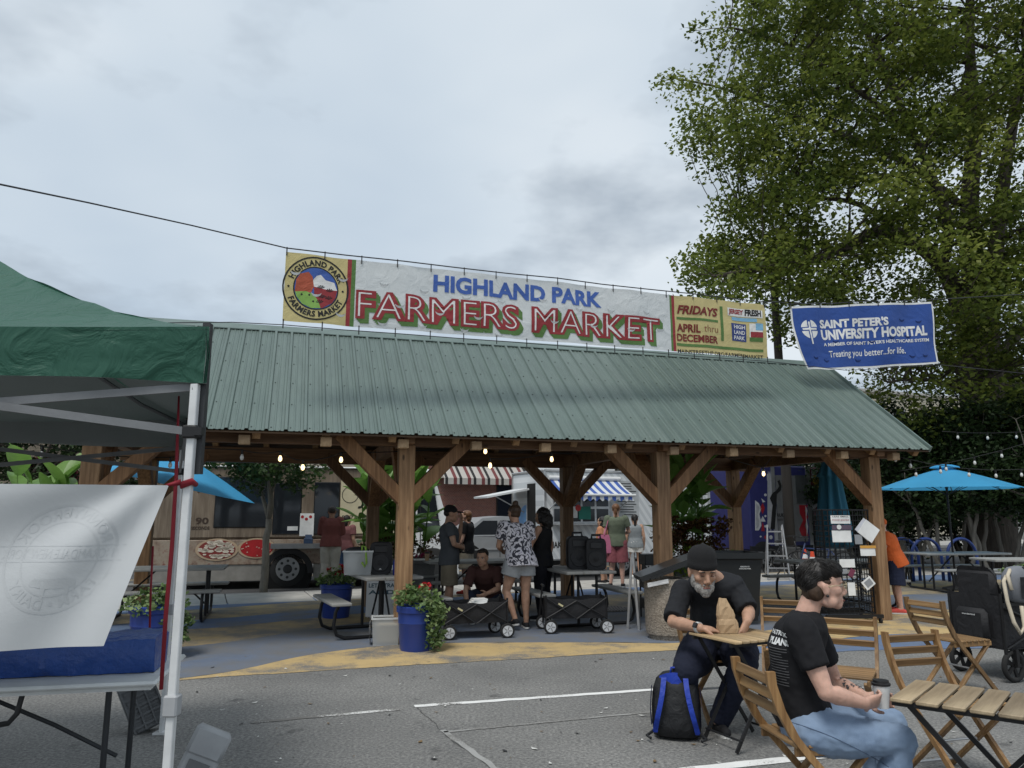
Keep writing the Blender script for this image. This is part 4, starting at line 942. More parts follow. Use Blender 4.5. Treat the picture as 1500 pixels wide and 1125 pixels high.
for b_, u0, v0, u1, v1 in (('SHAKE', 802, 803, 826, 793), ('SHAKE', 839, 802, 864, 792)): TR_.text('lettering', tl, M_INK, b_, u0, v0, u1, v1, -.006, .03)
mx0 = TR_.px(903, 704); mx1 = TR_.px(936, 756)
mb = MB(); mb.box(((mx0[0] + mx1[0]) / 2, 0, (mx0[1] + mx1[1]) / 2), (mx1[0] - mx0[0], .02, mx0[1] - mx1[1])); mnb = mb.build('menu_board', mat('menu_grey', (.42, .44, .45), .5), tl)
mb = MB(); r_ = random.Random(4)
for k in range(13): mb.box(((mx0[0] + mx1[0]) / 2 + r_.uniform(-.08, .03), -.013, mx0[1] - .08 - k * .07), ((mx1[0] - mx0[0]) * r_.uniform(.4, .8), .004, .022))
o = mb.build('menu_line', M_INK, mnb); o['kind'] = 'stuff'
# end wall (x = 0 plane): doorway, open door, folded-up hatch, blue swoosh
mb = MB(); mb.box((0, .80, 1.55), (.03, .62, 1.85)); mb.build('doorway', mat('deep_black', (.006, .006, .006)), tl)
mb = MB(); mb.box((-.02, .22, 1.55), (.04, .52, 1.9), None, .01); mb.build('open_door', M_TRL, tl)
mb = MB(); mb.box((-.045, .42, 1.5), (.02, .03, .12)); mb.build('door_handle', M_INK, tl)
mb = MB(); mb.bar((-.02, 1.5, 2.33), (-1.25, 1.5, 2.10), 1.1, .05); mb.build('raised_hatch', M_WHITE, tl)
mb = MB(); mb.bar((-.03, 1.3, 1.7), (-.9, 1.3, 2.14), .025); mb.build('hatch_strut', M_ALU, tl)
mb = MB(); pts_ = [(1.15 + .5 * (1 - math.cos(PI / 2 * k / 10)) , .9 + 1.0 * math.sin(PI / 2 * k / 10)) for k in range(11)]
mb.tri(ring2(1.15, 1.35, .001, .55, PI / 2, 3 * PI / 2, 24), lambda a, b: V((-.008, 2.35 - a, b))); mb.build('blue_swoosh', mat('sky_blue_paint', (.16, .36, .66), .4), tl)
for x in (tL * .45, tL * .62): wheel(tl, x, .04, .33, .33, .22)
mb = MB(); mb.box((tL / 2, 1.1, .42), (tL - .2, 1.9, .1)); mb.build('chassis', M_INK, tl)
mb = MB(); mb.lathe([(.10, 0), (.13, .15), (.13, .5), (.05, .62)], (.62, -.35, .62), 16); 
# ---- purple truck
vp0 = V((at(1103, 830, 23.5).x, 23.5, -.12)); VP = Pl(vp0, R(22)); vt = thing('purple_truck', 'purple and maroon food truck with white and red folk shapes', 'food truck', vp0, R(22))
M_PUR = mat('purple_paint', (.032, .034, .14), .4, var=.1); M_MAR = mat('maroon_paint', (.10, .012, .022), .4); vz = VP.px(1150, 682)[1]; vb = VP.px(1150, 806)[1]; xd0, xd1, xe = VP.px(1134, 740)[0], VP.px(1186, 740)[0], VP.px(1300, 740)[0]
mb = MB(); mb.box((xd1 / 2 - .02, 1.15, (vz + vb) / 2), (xd1, 2.3, vz - vb), None, .05); mb.build('front_body', M_PUR, vt, 30)
mb = MB(); mb.box(((xd1 + xe) / 2, 1.16, (vz + vb) / 2), (xe - xd1, 2.3, vz - vb - .04), None, .05); mb.build('rear_body', M_MAR, vt, 30)
VP.part('door_recess', vt, mat('grey_panel', (.17, .17, .17), .5), 1135, 696, 1184, 793, -.01, .03); VP.part('hatch', vt, mat('dark_screen', (.07, .075, .075), .4), 1164, 696, 1184, 738, -.03, .02)
VP.part('notice', vt, mat('paper_white', (.72, .72, .70)), 1150, 694, 1158, 736, -.03, .0)
VP.part('light_panel', vt, mat('silver_panel', (.42, .42, .44), .4), 1123, 694, 1133, 704, -.02, .02)
for u in (1134, 1186): VP.part('corner_trim', vt, M_ALU, u - 1, 684, u + 1, 806, -.03, .02)
def shape(pts, m_, nm='folk_shape', y=-.012):
    mb = MB(); q = [VP.px(u, v) for u, v in pts]; mb.prism([V((x, y, z)) for x, z in q], (0, .008, 0)); mb.build(nm, m_, vt)
M_FW = mat('folk_white', (.6, .6, .6), .4); M_FR = mat('folk_red', (.34, .02, .03), .4)
def blob(cu, cv, ru, rv, m_, nm='folk_dot', y=-.012): shape([(cu + ru * math.cos(2 * PI * k / 18), cv + rv * math.sin(2 * PI * k / 18)) for k in range(18)], m_, nm, y)
shape([(1106, 733), (1111, 737), (1115, 745), (1112, 753), (1114, 762), (1115, 770), (1111, 777), (1106, 777)], M_FW)
shape([(1107, 737), (1110, 740), (1112, 745), (1109, 754), (1111, 764), (1111, 771), (1107, 774)], mat('silver_panel', (.42, .42, .44)), y=-.02)
shape([(1113, 744), (1117, 737), (1120, 744), (1117, 753)], M_FR); shape([(1113, 764), (1117, 756), (1121, 764)], M_FW); shape([(1115, 778), (1117, 764), (1120, 778)], M_FR); shape([(1115, 730), (1121, 735), (1117, 736)], M_FW)
for cu, cv, r in ((1121, 725, 2), (1121, 756, 1.6), (1121, 771, 1.8), (1118, 690, 2.6), (1114, 786, 1.3)): blob(cu, cv, r, r, M_FW)
blob(1121.5, 787, 2.4, 2.8, M_FR); blob(1129, 787, 2.4, 3, M_FW); blob(1156, 790, 2.5, 3, M_FW)
shape([(1124, 700), (1132, 700), (1132, 760), (1129, 778), (1124, 770)], mat('silver_panel', (.42, .42, .44)))
shape([(1128, 775), (1131, 740), (1127, 730), (1131, 722), (1137, 718), (1141, 712), (1138, 705), (1141, 703), (1144, 712), (1143, 718), (1137, 724), (1136, 745), (1134, 775)], M_INK, 'figure_silhouette', -.032)
shape([(1170, 740), (1183, 740), (1178, 748), (1183, 757), (1178, 770), (1184, 785), (1174, 785), (1170, 775), (1176, 762), (1171, 752)], M_FR, y=-.024); shape([(1179, 741), (1182, 748), (1180, 757), (1183, 772), (1181, 786)], M_FW, y=-.03)
VP.text('lettering', vt, M_INK, 'RUDA', 1137, 757, 1154, 752, -.02, .04); VP.text('lettering', vt, M_INK, 'STREET FOOD', 1136, 763, 1156, 760, -.02, .01); VP.text('lettering', vt, M_FW, 'SLOW', 1124, 694, 1131, 691, -.02, .02)
shape([(1190, 697), (1212, 692), (1212, 712), (1198, 714), (1190, 706)], mat('ochre_paint', (.36, .27, .05)), y=-.004)
shape([(1189, 686), (1200, 690), (1189, 697)], mat('silver_panel', (.42, .42, .44)), y=-.004); shape([(1200, 686), (1215, 686), (1213, 696), (1206, 690)], M_FR, y=-.004)
for dv in (0, 14): shape([(1188, 720 + dv), (1195, 719 + dv), (1198, 726 + dv), (1194, 731 + dv), (1188, 732 + dv)], mat('silver_panel', (.42, .42, .44)), y=-.004); shape([(1216, 720 + dv), (1208, 719 + dv), (1205, 726 + dv), (1209, 731 + dv), (1216, 732 + dv)], mat('silver_panel', (.42, .42, .44)), y=-.004)
shape([(1198, 720), (1206, 720), (1202, 726)], M_FW, y=-.004); shape([(1198, 745), (1206, 745), (1202, 738)], M_FW, y=-.004); VP.part('stripe', vt, mat('pink_line', (.32, .07, .10)), 1187, 752, 1230, 755, -.02, .02)
VP.part('bumper', vt, mat('black_plastic', (.015, .015, .016)), 1100, 800, 1190, 806, -.06, .05)
wheel(vt, xd0 * .45, -.02, .42, .42, .26); wheel(vt, xe * .8, -.02, .42, .42, .26)
# ---- cars
def make_car(name, label, loc, rz, m_, Ln, Ht, suv):
    t = thing(name, label, 'car', loc, rz); w = 1.78; zb = .22; wr = .32 if not suv else .36; bz = Ht * (.62 if suv else .60)
    if suv: prof = [(-Ln / 2, zb + .15), (-Ln / 2 + .03, bz * .72), (-Ln / 2 + .25, bz * .90), (-Ln / 2 + 1.15, bz * 1.0), (Ln / 2 - .1, bz * 1.04), (Ln / 2, bz * .8), (Ln / 2 - .02, zb + .1), (Ln / 2 - .3, zb), (-Ln / 2 + .3, zb)]
    else: prof = [(-Ln / 2, zb + .12), (-Ln / 2 + .02, bz * .74), (-Ln / 2 + .3, bz * .86), (-Ln / 2 + 1.15, bz * .98), (Ln / 2 - .55, bz * 1.03), (Ln / 2 - .05, bz * .96), (Ln / 2, zb + .2), (Ln / 2 - .25, zb), (-Ln / 2 + .25, zb)]
    mb = MB(); mb.rings([[V((x, y * (1 - (.03 if abs(y) > .8 else 0)) , z if abs(y) < .8 or z < bz * .9 else z - .03)) for x, z in prof] for y in (-w / 2, -w / 2 + .08, 0, w / 2 - .08, w / 2)]); mb.build('body', m_, t, 40)
    if suv: cab = [(-Ln / 2 + 1.1, bz), (-Ln / 2 + 1.95, Ht - .03), (-Ln / 2 + 2.6, Ht), (Ln / 2 - .75, Ht - .06), (Ln / 2 - .12, bz)]
    else: cab = [(-Ln / 2 + 1.15, bz), (-Ln / 2 + 1.95, Ht - .02), (-Ln / 2 + 2.5, Ht), (Ln / 2 - 1.35, Ht - .06), (Ln / 2 - .5, bz)]
    def sec(y, k): return [V((x, y if z > bz + .02 else y * 1.12, z)) for x, z in cab]
    mb = MB(); mb.rings([sec(-.72, 0), sec(-.60, 0), sec(.60, 0), sec(.72, 0)]); mb.build('cabin', m_, t, 40)
    c1, c2, c3, c4, c5 = cab
    mid = (c2[0] + c4[0]) / 2 + .1
    for sg in (-1, 1):
        for xa, xb, top0, top1 in ((c1[0] + .30, mid - .05, c2[0] + .18, mid - .05), (mid + .05, c5[0] - .30, mid + .05, c4[0] - .02)):
            def yy(z): return sg * (.80 - (.80 - .735) * (z - bz) / (Ht - bz) + .008)
            za, zc_ = bz + .05, Ht - .14
            mb = MB(); mb.prism([V((xa, yy(za), za)), V((xb, yy(za), za)), V((top1, yy(zc_), zc_)), V((top0, yy(zc_), zc_))], (0, -sg * .02, 0)); mb.build('side_window', M_GL, t)
        mb = MB(); mb.box((mid - .1, sg * (w / 2 - .01), bz - .14), (.16, .03, .025), None, .008); mb.build('door_handle', m_, t)
        mb = MB(); mb.box((mid, sg * (w / 2 - .022), (bz + zb) / 2), (.012, .02, bz - zb - .15)); mb.build('door_seam', M_INK, t)
        mb = MB(); mb.box((0, sg * (w / 2 - .012), zb + .32), (Ln * .6, .03, .035)); mb.build('side_moulding', mat('black_plastic', (.015, .015, .016)) if suv else m_, t)
        for x in (-Ln / 2 + .85, Ln / 2 - .9):
            mb = MB(); mb.tube([(x, sg * (w / 2 - .06), wr), (x, sg * (w / 2 - .018), wr)], wr + .06, 26); mb.build('wheel_arch', mat('deep_black', (.006, .006, .006)), t)
            y0 = -w / 2 + .0 if sg < 0 else w / 2 - .2
            wheel(t, x, y0, wr, wr, .2)
        mb = MB(); mb.ell((-Ln / 2 + .10, sg * .62, bz * .76), (.08, .17, .07)); mb.build('headlight', mat('headlight_glass', (.55, .56, .57), .15), t, 0)
        mb = MB(); mb.ell((Ln / 2 - .03, sg * .68, bz * .8), (.05, .12, .08)); mb.build('tail_light', mat('tail_red', (.25, .01, .01), .25), t, 0)
    mb = MB(); mb.prism([V((c1[0] + .02, -.66, bz + .06)), V((c1[0] + .02, .66, bz + .06)), V((c2[0] - .06, .58, Ht - .12)), V((c2[0] - .06, -.58, Ht - .12))], (-.03, 0, .02)); mb.build('windscreen', M_GL, t)
    return t
cp = at(722, 830, 25.5); make_car('silver_sedan', 'silver sedan parked behind the white trailer', (at(735, 830, 25.5).x, 25.5, -.12), R(22) + PI, mat('silver_paint', (.42, .43, .44), .3, .4, var=.05, bump=0), 4.6, 1.58, False)
make_car('white_suv', 'white sport utility car parked across the street by the storefront', (at(1098, 815, 31.0).x, 31.6, -.12), R(22), mat('pearl_paint', (.46, .47, .49), .3, .3, var=.05, bump=0), 4.7, 1.75, True)
# ---- buildings across the street
def building(name, label, a0, n0, w, d, h, m_, cat='building'):
    p = st(a0, n0); t = thing(name, label, cat, p, SA); mb = MB(); mb.box((w / 2, d / 2, h / 2), (w, d, h)); mb.build('wall', m_, t)
    mb = MB(); mb.box((w / 2, d / 2, h + .1), (w + .3, d + .3, .2)); mb.build('cornice', mat('cornice_stone', (.42, .41, .38), .8), t)
    return t, Pl(p, SA)
def a_of(u, n_):   # position along the street of pixel column u on the line n = n_
    q = Pl(st(0, n_), SA); return q.px(u, 752)[0]
M_BRICK = brick_mat('red_brick', (.13, .040, .028), (.19, .06, .04), (.22, .17, .15), 4.5)
a0 = a_of(560, 15); a1 = a_of(800, 15)
bb_, BP = building('brick_shop', 'red brick shop with maroon and black striped awning across the street', a0, 15, a1 - a0, 10, 5.0, M_BRICK)
M_AWR = stripes('striped_awning_cloth', [(0, (.44, .42, .39)), (.38, (.15, .04, .04)), (.62, (.44, .42, .39)), (.80, (.02, .02, .02))], 0, .62)
sx0, sx1 = BP.px(640, 690)[0], BP.px(772, 690)[0]; sz1, sz0 = BP.px(700, 677)[1], BP.px(700, 677)[1] - .75
mb = MB(); mb.grid(8, 3, lambda s_, t_: V((sx0 + (sx1 - sx0) * s_, -.02 - 1.05 * t_, sz1 + (sz0 - sz1) * t_))); mb.build('awning', M_AWR, bb_, fix=False)
mb = MB(); mb.grid(8, 1, lambda s_, t_: V((sx0 + (sx1 - sx0) * s_, -1.07, sz0 - .26 * t_))); mb.build('awning_valance', M_AWR, bb_, fix=False)
for x in (sx0, sx1): mb = MB(); mb.prism([V((x, -.02, sz1)), V((x, -1.06, sz0)), V((x, -.02, sz0))], (.01, 0, 0)); mb.build('awning_side', M_AWR, bb_)
mb = MB(); mb.box(((sx0 + sx1) / 2, -.06, sz1 + .22), (sx1 - sx0 + .3, .2, .42)); mb.build('fascia', mat('fascia_grey', (.36, .37, .36), .6), bb_)
for u0, u1 in ((727, 760), (590, 640)):
    mb = MB(); BP.box(mb, u0, 708, u1, 790, -.03, .02); f_ = mb.build('window', mat('black_gasket', (.01, .01, .01)), bb_); mb = MB(); BP.box(mb, u0 + 2, 710, u1 - 2, 788, -.045, -.02); mb.build('pane', M_GL, f_)
a0 = a_of(985, 15); a1 = a_of(1135, 15); ww, WP = building('white_storefront', 'white single storey storefront behind the parked white car', a0, 15, a1 - a0, 9, 4.3, mat('grey_render', (.38, .385, .38), .8))
WP.part('fascia', ww, M_WHITE, 1015, 701, 1115, 712, -.25, .02)
for u0, u1 in ((1024, 1054), (1058, 1074), (1078, 1100)):
    mb = MB(); WP.box(mb, u0, 713, u1, 765, -.05, .02); f_ = mb.build('window', M_WHITE, ww); mb = MB(); WP.box(mb, u0 + 1.5, 714.5, u1 - 1.5, 763, -.07, -.04); mb.build('pane', M_GL, f_)
WP.part('poster', ww, mat('paper_white', (.72, .72, .70)), 1064, 716, 1072, 730, -.09, -.07)
a0 = a_of(1060, 24); a1 = a_of(1480, 24); cr, CP = building('cream_house', 'cream sided two storey house behind the big tree', a0, 24, a1 - a0, 9, 10.2, stripes('cream_siding', [(0, (.50, .46, .36)), (.88, (.30, .28, .22))], 2, .16))
for u0 in (1120, 1185, 1305, 1345, 1385):
    for v0, v1 in ((600, 628), (668, 700)):
        mb = MB(); CP.box(mb, u0, v0, u0 + 22, v1, -.08, .02); f_ = mb.build('window', M_WHITE, cr); mb = MB(); CP.box(mb, u0 + 2, v0 + 2, u0 + 20, v1 - 2, -.10, -.06); mb.build('pane', M_GL, f_)
a0 = a_of(-150, 15); a1 = a_of(136, 15); lb, LP = building('beige_brick_shop', 'beige brick shop with maroon awning seen past the tent', a0, 15, a1 - a0, 10, 6.5, brick_mat('beige_brick', (.50, .44, .34), (.42, .36, .28), (.30, .27, .22), 3.0))
q0, q1 = LP.px(40, 700)[0], LP.px(123, 700)[0]; z1, z0 = LP.px(100, 671)[1], LP.px(100, 703)[1]
mb = MB(); mb.add([V((q0, -.02, z1)), V((q1 - .5, -.02, z1)), V((q1, -1.3, z0)), V((q0, -1.3, z0)), V((q1, -.02, z0)), V((q0, -1.3, z0 - .35)), V((q1, -1.3, z0 - .35)), V((q1, -.02, z0 - .35))], [(0, 1, 2, 3), (1, 4, 2), (3, 2, 6, 5), (2, 4, 7, 6)]); mb.build('awning', mat('maroon_canvas', (.13, .010, .022), .8), lb)
tr = fit_text('.COM', q1 - 1.0, q1 - .12, z0 - .29, z0 - .10, .02); mb = MB(); mb.tri(tr, lambda x, z: V((x, -1.32, z))); mb.build('lettering', mat('paper_white', (.72, .72, .70)), lb)
LP.part('shop_window', lb, M_GL, 20, 712, 118, 790, -.05, .02)
a0 = a_of(150, 15); a1 = a_of(540, 15); gb, GP = building('tan_shop_row', 'tan low shop row behind the pizza truck', a0, 15, a1 - a0, 9, 4.1, mat('tan_render', (.36, .32, .26), .85))
for u0 in (180, 250, 320, 420): mb = MB(); GP.box(mb, u0, 700, u0 + 44, 780, -.05, .02); f_ = mb.build('window', M_WHITE, gb); mb = MB(); GP.box(mb, u0 + 2, 703, u0 + 42, 777, -.07, -.03); mb.build('pane', M_GL, f_)
a0 = a_of(815, 17); a1 = a_of(975, 17); sb_, SP_ = building('grey_sided_house', 'grey sided building behind the white trailer', a0, 17, a1 - a0, 8, 4.6, stripes('grey_siding', [(0, (.32, .33, .34)), (.9, (.2, .21, .21))], 2, .14))
# ---- utility pole
up = V((at(1160, 830, 21.2).x, 21.2, 0)); t = thing('utility_pole', 'dark wooden utility pole rising in front of the purple truck', 'pole', up)
mb = MB(); mb.tube([(0, 0, 0), (0, 0, 3), (-.02, 0, 9.2)], [.15, .135, .10], 12); mb.build('shaft', mat('creosote_wood', (.045, .038, .032), .9, bump=.4, stretch=(1, 1, .1), vs=12), t, 0)
mb = MB(); mb.box((0, -.02, .32), (.42, .4, .64), None, .03); mb.build('base_box', mat('dark_box', (.05, .05, .05), .8), t, 30)
# ================================================================ VEGETATION
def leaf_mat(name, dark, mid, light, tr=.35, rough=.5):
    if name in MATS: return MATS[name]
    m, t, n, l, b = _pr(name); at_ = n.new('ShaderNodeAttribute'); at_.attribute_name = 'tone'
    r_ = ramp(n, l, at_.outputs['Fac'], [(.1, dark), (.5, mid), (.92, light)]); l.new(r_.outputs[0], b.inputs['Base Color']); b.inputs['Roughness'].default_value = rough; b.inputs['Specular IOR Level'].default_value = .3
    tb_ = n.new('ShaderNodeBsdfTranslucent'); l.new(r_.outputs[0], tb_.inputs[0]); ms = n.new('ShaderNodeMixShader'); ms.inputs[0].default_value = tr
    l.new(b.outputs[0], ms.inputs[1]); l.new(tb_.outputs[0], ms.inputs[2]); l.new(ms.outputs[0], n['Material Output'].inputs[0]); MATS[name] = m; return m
def leaves(name, m_, parent, cents, radii, counts, size, seed, flat=.55, shell=.25, wid=.55, origin=(0, 0, 0)):
    g = np.random.default_rng(seed); P = []; T = []
    for c_, r_, k in zip(cents, radii, counts):
        d = g.normal(size=(k, 3)); d /= np.linalg.norm(d, axis=1)[:, None] + 1e-9; rad = g.random(k) ** (1 / (1 + 2 * shell * 2))
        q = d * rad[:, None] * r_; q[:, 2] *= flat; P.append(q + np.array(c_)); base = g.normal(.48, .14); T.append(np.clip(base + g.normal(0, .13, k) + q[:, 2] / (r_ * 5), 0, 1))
    P = np.concatenate(P) - np.array(origin); T = np.concatenate(T); n = len(P)
    nr = g.normal(size=(n, 3)); nr[:, 2] = np.abs(nr[:, 2]) + .55; nr /= np.linalg.norm(nr, axis=1)[:, None]
    a = np.cross(nr, g.normal(size=(n, 3))); a /= np.linalg.norm(a, axis=1)[:, None] + 1e-9; b = np.cross(nr, a)
    s = size * g.uniform(.6, 1.35, n)[:, None]
    Vv = np.empty((n, 4, 3), 'f'); Vv[:, 0] = P - a * s * .5; Vv[:, 1] = P + b * s * wid * .5 + a * s * .05; Vv[:, 2] = P + a * s * .5 - nr * s * .12; Vv[:, 3] = P - b * s * wid * .5 + a * s * .05
    me = bpy.data.meshes.new(name); me.vertices.add(4 * n); me.vertices.foreach_set('co', Vv.reshape(-1)); me.loops.add(4 * n); me.loops.foreach_set('vertex_index', np.arange(4 * n, dtype='i'))
    me.polygons.add(n); me.polygons.foreach_set('loop_start', np.arange(0, 4 * n, 4, dtype='i')); me.update(calc_edges=True)
    at_ = me.attributes.new('tone', 'FLOAT', 'FACE'); at_.data.foreach_set('value', T.astype('f')); me.materials.append(m_)
    o = bpy.data.objects.new(name, me); C.objects.link(o)
    if parent is not None: o.parent = parent
    return o
M_BARK = mat('grey_bark', (.075, .062, .050), .95, var=.35, vs=7, bump=.9, bs=18, bd=.04, stretch=(1, 1, .25)); M_BARKL = mat('pale_bark', (.16, .145, .12), .9, var=.25, vs=9, bump=.5, bs=30, bd=.02, stretch=(1, 1, .3))
LF_BIG = leaf_mat('oak_leaves', (.036, .060, .012), (.130, .170, .030), (.27, .30, .066), .5); LF_DK = leaf_mat('dark_leaves', (.012, .026, .010), (.026, .050, .016), (.05, .085, .028), .25); LF_MID = leaf_mat('street_leaves', (.02, .045, .014), (.045, .085, .025), (.08, .14, .04))
def branch(mb, p0, p1, r0, r1, g, bend=.18, n=6):
    d = p1 - p0; L_ = d.length; off = V((g.uniform(-1, 1), g.uniform(-1, 1), g.uniform(-.2, .9))) * L_ * bend
    pts = []; 
    for k in range(n + 1): t = k / n; pts.append(p0 + d * t + off * (t * (1 - t)) + V((g.uniform(-1, 1), g.uniform(-1, 1), g.uniform(-1, 1))) * L_ * .018 * (0 if k in (0, n) else 1))
    mb.tube(pts, [r0 + (r1 - r0) * (k / n) ** .8 for k in range(n + 1)], 7 if r0 > .05 else 5, True); return pts
def inpoly(u, v, P):
    c_ = False; j = len(P) - 1
    for i in range(len(P)):
        if (P[i][1] > v) != (P[j][1] > v) and u < (P[j][0] - P[i][0]) * (v - P[i][1]) / (P[j][1] - P[i][1]) + P[i][0]: c_ = not c_
        j = i
    return c_
# ---- the big tree at the right
YT = 22.6; tb0 = V((at(1446, 752, YT).x, YT, 0)); g = random.Random(11)
bt = thing('big_tree', 'tall spreading tree with dark trunks filling the right side', 'tree', tb0)
def tq(u, v, dy=0.0): return at(u, v, YT + dy) - tb0
mb = MB(); sk = []
def limb(pts, r0, r1, seg=12):
    n = len(pts); fine = []
    for i in range(n - 1):
        for k in range(4):
            t = k / 4; a, b, c_, d = pts[max(0, i - 1)], pts[i], pts[i + 1], pts[min(n - 1, i + 2)]
            fine.append(.5 * ((2 * b) + (c_ - a) * t + (2 * a - 5 * b + 4 * c_ - d) * t * t + (3 * b - a - 3 * c_ + d) * t ** 3))
    fine.append(pts[-1]); m_ = len(fine)
    rr = [r0 + (r1 - r0) * (k / (m_ - 1)) ** .85 for k in range(m_)]
    mb.tube(fine, [r * (1 + .06 * noise.noise(p * 1.3)) for r, p in zip(rr, fine)], seg)
    for p, r in zip(fine, rr): sk.append((p, r))
limb([V((0, 0, -.1)), tq(1447, 700), tq(1441, 600), tq(1432, 470)], .72, .58, 16)
limb([tq(1432, 490), tq(1425, 400), tq(1420, 300), tq(1428, 180, .4), tq(1420, 60, .6), tq(1425, -120, .5)], .42, .10)
limb([tq(1440, 520), tq(1455, 420, -.4), tq(1462, 330, -.6), tq(1480, 200, -.8), tq(1505, 60, -1), tq(1540, -140, -1.2)], .32, .08)
limb([tq(1430, 520), tq(1405, 440, -.5), tq(1378, 388, -.9), tq(1335, 352, -1.4), tq(1290, 338, -1.8), tq(1240, 360, -2.2), tq(1180, 385, -2.6), tq(1120, 392, -2.9), tq(1050, 405, -3.1)], .33, .05)
limb([tq(1378, 388, -.9), tq(1390, 330, -1.2), tq(1365, 260, -1.5), tq(1330, 180, -1.6), tq(1290, 90, -1.7), tq(1250, 0, -1.8), tq(1220, -90, -1.8)], .20, .04)
limb([tq(1340, 200, -1.6), tq(1280, 150, -2), tq(1210, 100, -2.4), tq(1140, 60, -2.6), tq(1070, 40, -2.7)], .12, .03)
limb([tq(1405, 300, .0), tq(1330, 240, .8), tq(1240, 200, 1.4), tq(1150, 165, 1.8), tq(1060, 130, 2.0), tq(990, 115, 2.0)], .15, .025)
limb([tq(1335, 352, -1.4), tq(1260, 300, -1.2), tq(1180, 290, -1.0), tq(1100, 300, -.8), tq(1050, 315, -.7)], .10, .03)
limb([tq(1425, 560), tq(1370, 520, .8), tq(1290, 480, 1.3), tq(1200, 450, 1.6), tq(1120, 440, 1.7)], .14, .03)
limb([tq(1445, 540), tq(1500, 480, .5), tq(1570, 400, 1), tq(1640, 330, 1.2), tq(1700, 280, 1.2)], .20, .04)
limb([tq(1465, 330, -.6), tq(1530, 260, -1.5), tq(1600, 200, -2), tq(1680, 150, -2.4)], .13, .03)
limb([tq(1440, 600), tq(1400, 570, -1.5), tq(1350, 555, -2.4), tq(1300, 560, -3)], .10, .03)
crown_poly = [(1075, -260), (1050, -60), (1062, 8), (1018, 38), (1015, 58), (1060, 78), (1092, 98), (1030, 108), (990, 98), (963, 120), (985, 148), (1012, 160), (1000, 195), (1002, 232), (1040, 222), (1092, 255), (1060, 275), (1040, 305), (1010, 350), (990, 382), (1000, 425), (1060, 470), (1140, 500), (1240, 545), (1290, 600), (1340, 645), (1480, 660), (1620, 620), (1740, 480), (1780, 200), (1740, -60), (1600, -260), (1350, -330)]
cents = []; rad = []; cnt = []
tries = 0
while len(cents) < 760 and tries < 20000:
    tries += 1
    u, v = g.uniform(960, 1780), g.uniform(-320, 660)
    if not inpoly(u, v, crown_poly): continue
    if not all(inpoly(u + du, v + dv, crown_poly) for du, dv in ((-24, 0), (24, 0), (0, -14), (0, 14))) and g.random() < .78: continue
    if v > 440 and g.random() < .2: continue
    if u > 1520 and g.random() < .45: continue
    e = 1 - ((u - 1420) / 480) ** 2; w = 5.4 * math.sqrt(max(.12, e))
    dy = g.uniform(-w, w)
    p = at(u, v, YT + dy)
    if p.y < 18.2 and p.z < 6: continue
    cents.append(p); r_ = g.uniform(.6, 1.3); rad.append(r_); cnt.append(int(235 * r_ ** 2 * g.uniform(.7, 1.15)) + 25)
for (u, v, dy) in ((985, 112, 2), (1000, 125, 1.8), (968, 120, 2), (1020, 45, -2.7), (1040, 60, -2.6), (1000, 380, -3), (1010, 400, -3), (1020, 215, -.7), (1005, 205, -.5), (1015, 180, .5), (1050, 205, 0), (1080, 235, 0)):
    cents.append(at(u, v, YT + dy)); rad.append(.5); cnt.append(60)
twig = []
for c_ in cents:
    q = c_ - tb0; best = min(sk, key=lambda s_: (s_[0] - q).length + max(0, s_[0].z - q.z) * 1.6)
    pts = branch(mb, best[0], q, min(best[1] * .5, .018 + .012 * (best[0] - q).length), .008, g)
    if (best[0] - q).length > 1.2:
        for z_ in (3, 4, 5): twig.append(pts[z_] + tb0)
mb.build('trunk', M_BARK, bt, 0)
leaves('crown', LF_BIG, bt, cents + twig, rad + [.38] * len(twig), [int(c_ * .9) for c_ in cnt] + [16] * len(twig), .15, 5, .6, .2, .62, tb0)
def small_tree(name, label, base, h, cr, trunk_r, lf, n, leaf, seed, stems=1, cz=None, flat=.8, group=None, bark=M_BARK, split=.35, cat='tree'):
    g = random.Random(seed); t = thing(name, label, cat, base, 0, group); mb = MB(); cs = []; rs = []; ks = []; cz = cz or h - cr[2]
    for k in range(n):
        while True:
            d = V((g.uniform(-1, 1), g.uniform(-1, 1), g.uniform(-1, 1)))
            if d.length < 1: break
        cs.append(V((d.x * cr[0], d.y * cr[1], cz + d.z * cr[2]))); r_ = g.uniform(.25, .5) * min(cr) * 1.1; rs.append(r_); ks.append(int(60 * (r_ / leaf / 3.2) ** 2) + 30)
    tops = []
    for s_ in range(stems):
        a = g.uniform(0, 6.28); p0 = V((math.cos(a), math.sin(a), 0)) * (.0 if stems == 1 else .35) + V((0, 0, -.05)); p1 = V((p0.x * 1.6 + g.uniform(-.1, .1) * stems, p0.y * 1.6, h * split + g.uniform(-.1, .2) * (stems > 1)))
        pts = branch(mb, p0, p1, trunk_r, trunk_r * .75, g, .05 if stems == 1 else .35, 8); tops += [(p, trunk_r * .6) for p in pts[5:]]
        for q in range(4): e = V((p1.x + g.uniform(-.7, .7) * cr[0], p1.y + g.uniform(-.7, .7) * cr[1], cz + g.uniform(-.2, .5) * cr[2])); pp_ = branch(mb, p1, e, trunk_r * .6, trunk_r * .2, g, .15); tops += [(x, trunk_r * .3) for x in pp_[2:]]
    for c_ in cs: b_ = min(tops, key=lambda s_: (s_[0] - c_).length + max(0, s_[0].z - c_.z)); branch(mb, b_[0], c_, b_[1] * .5, .004, g, .15, 4)
    mb.build('trunk', bark, t, 0); leaves('crown', lf, t, cs, rs, ks, leaf, seed, flat); return t
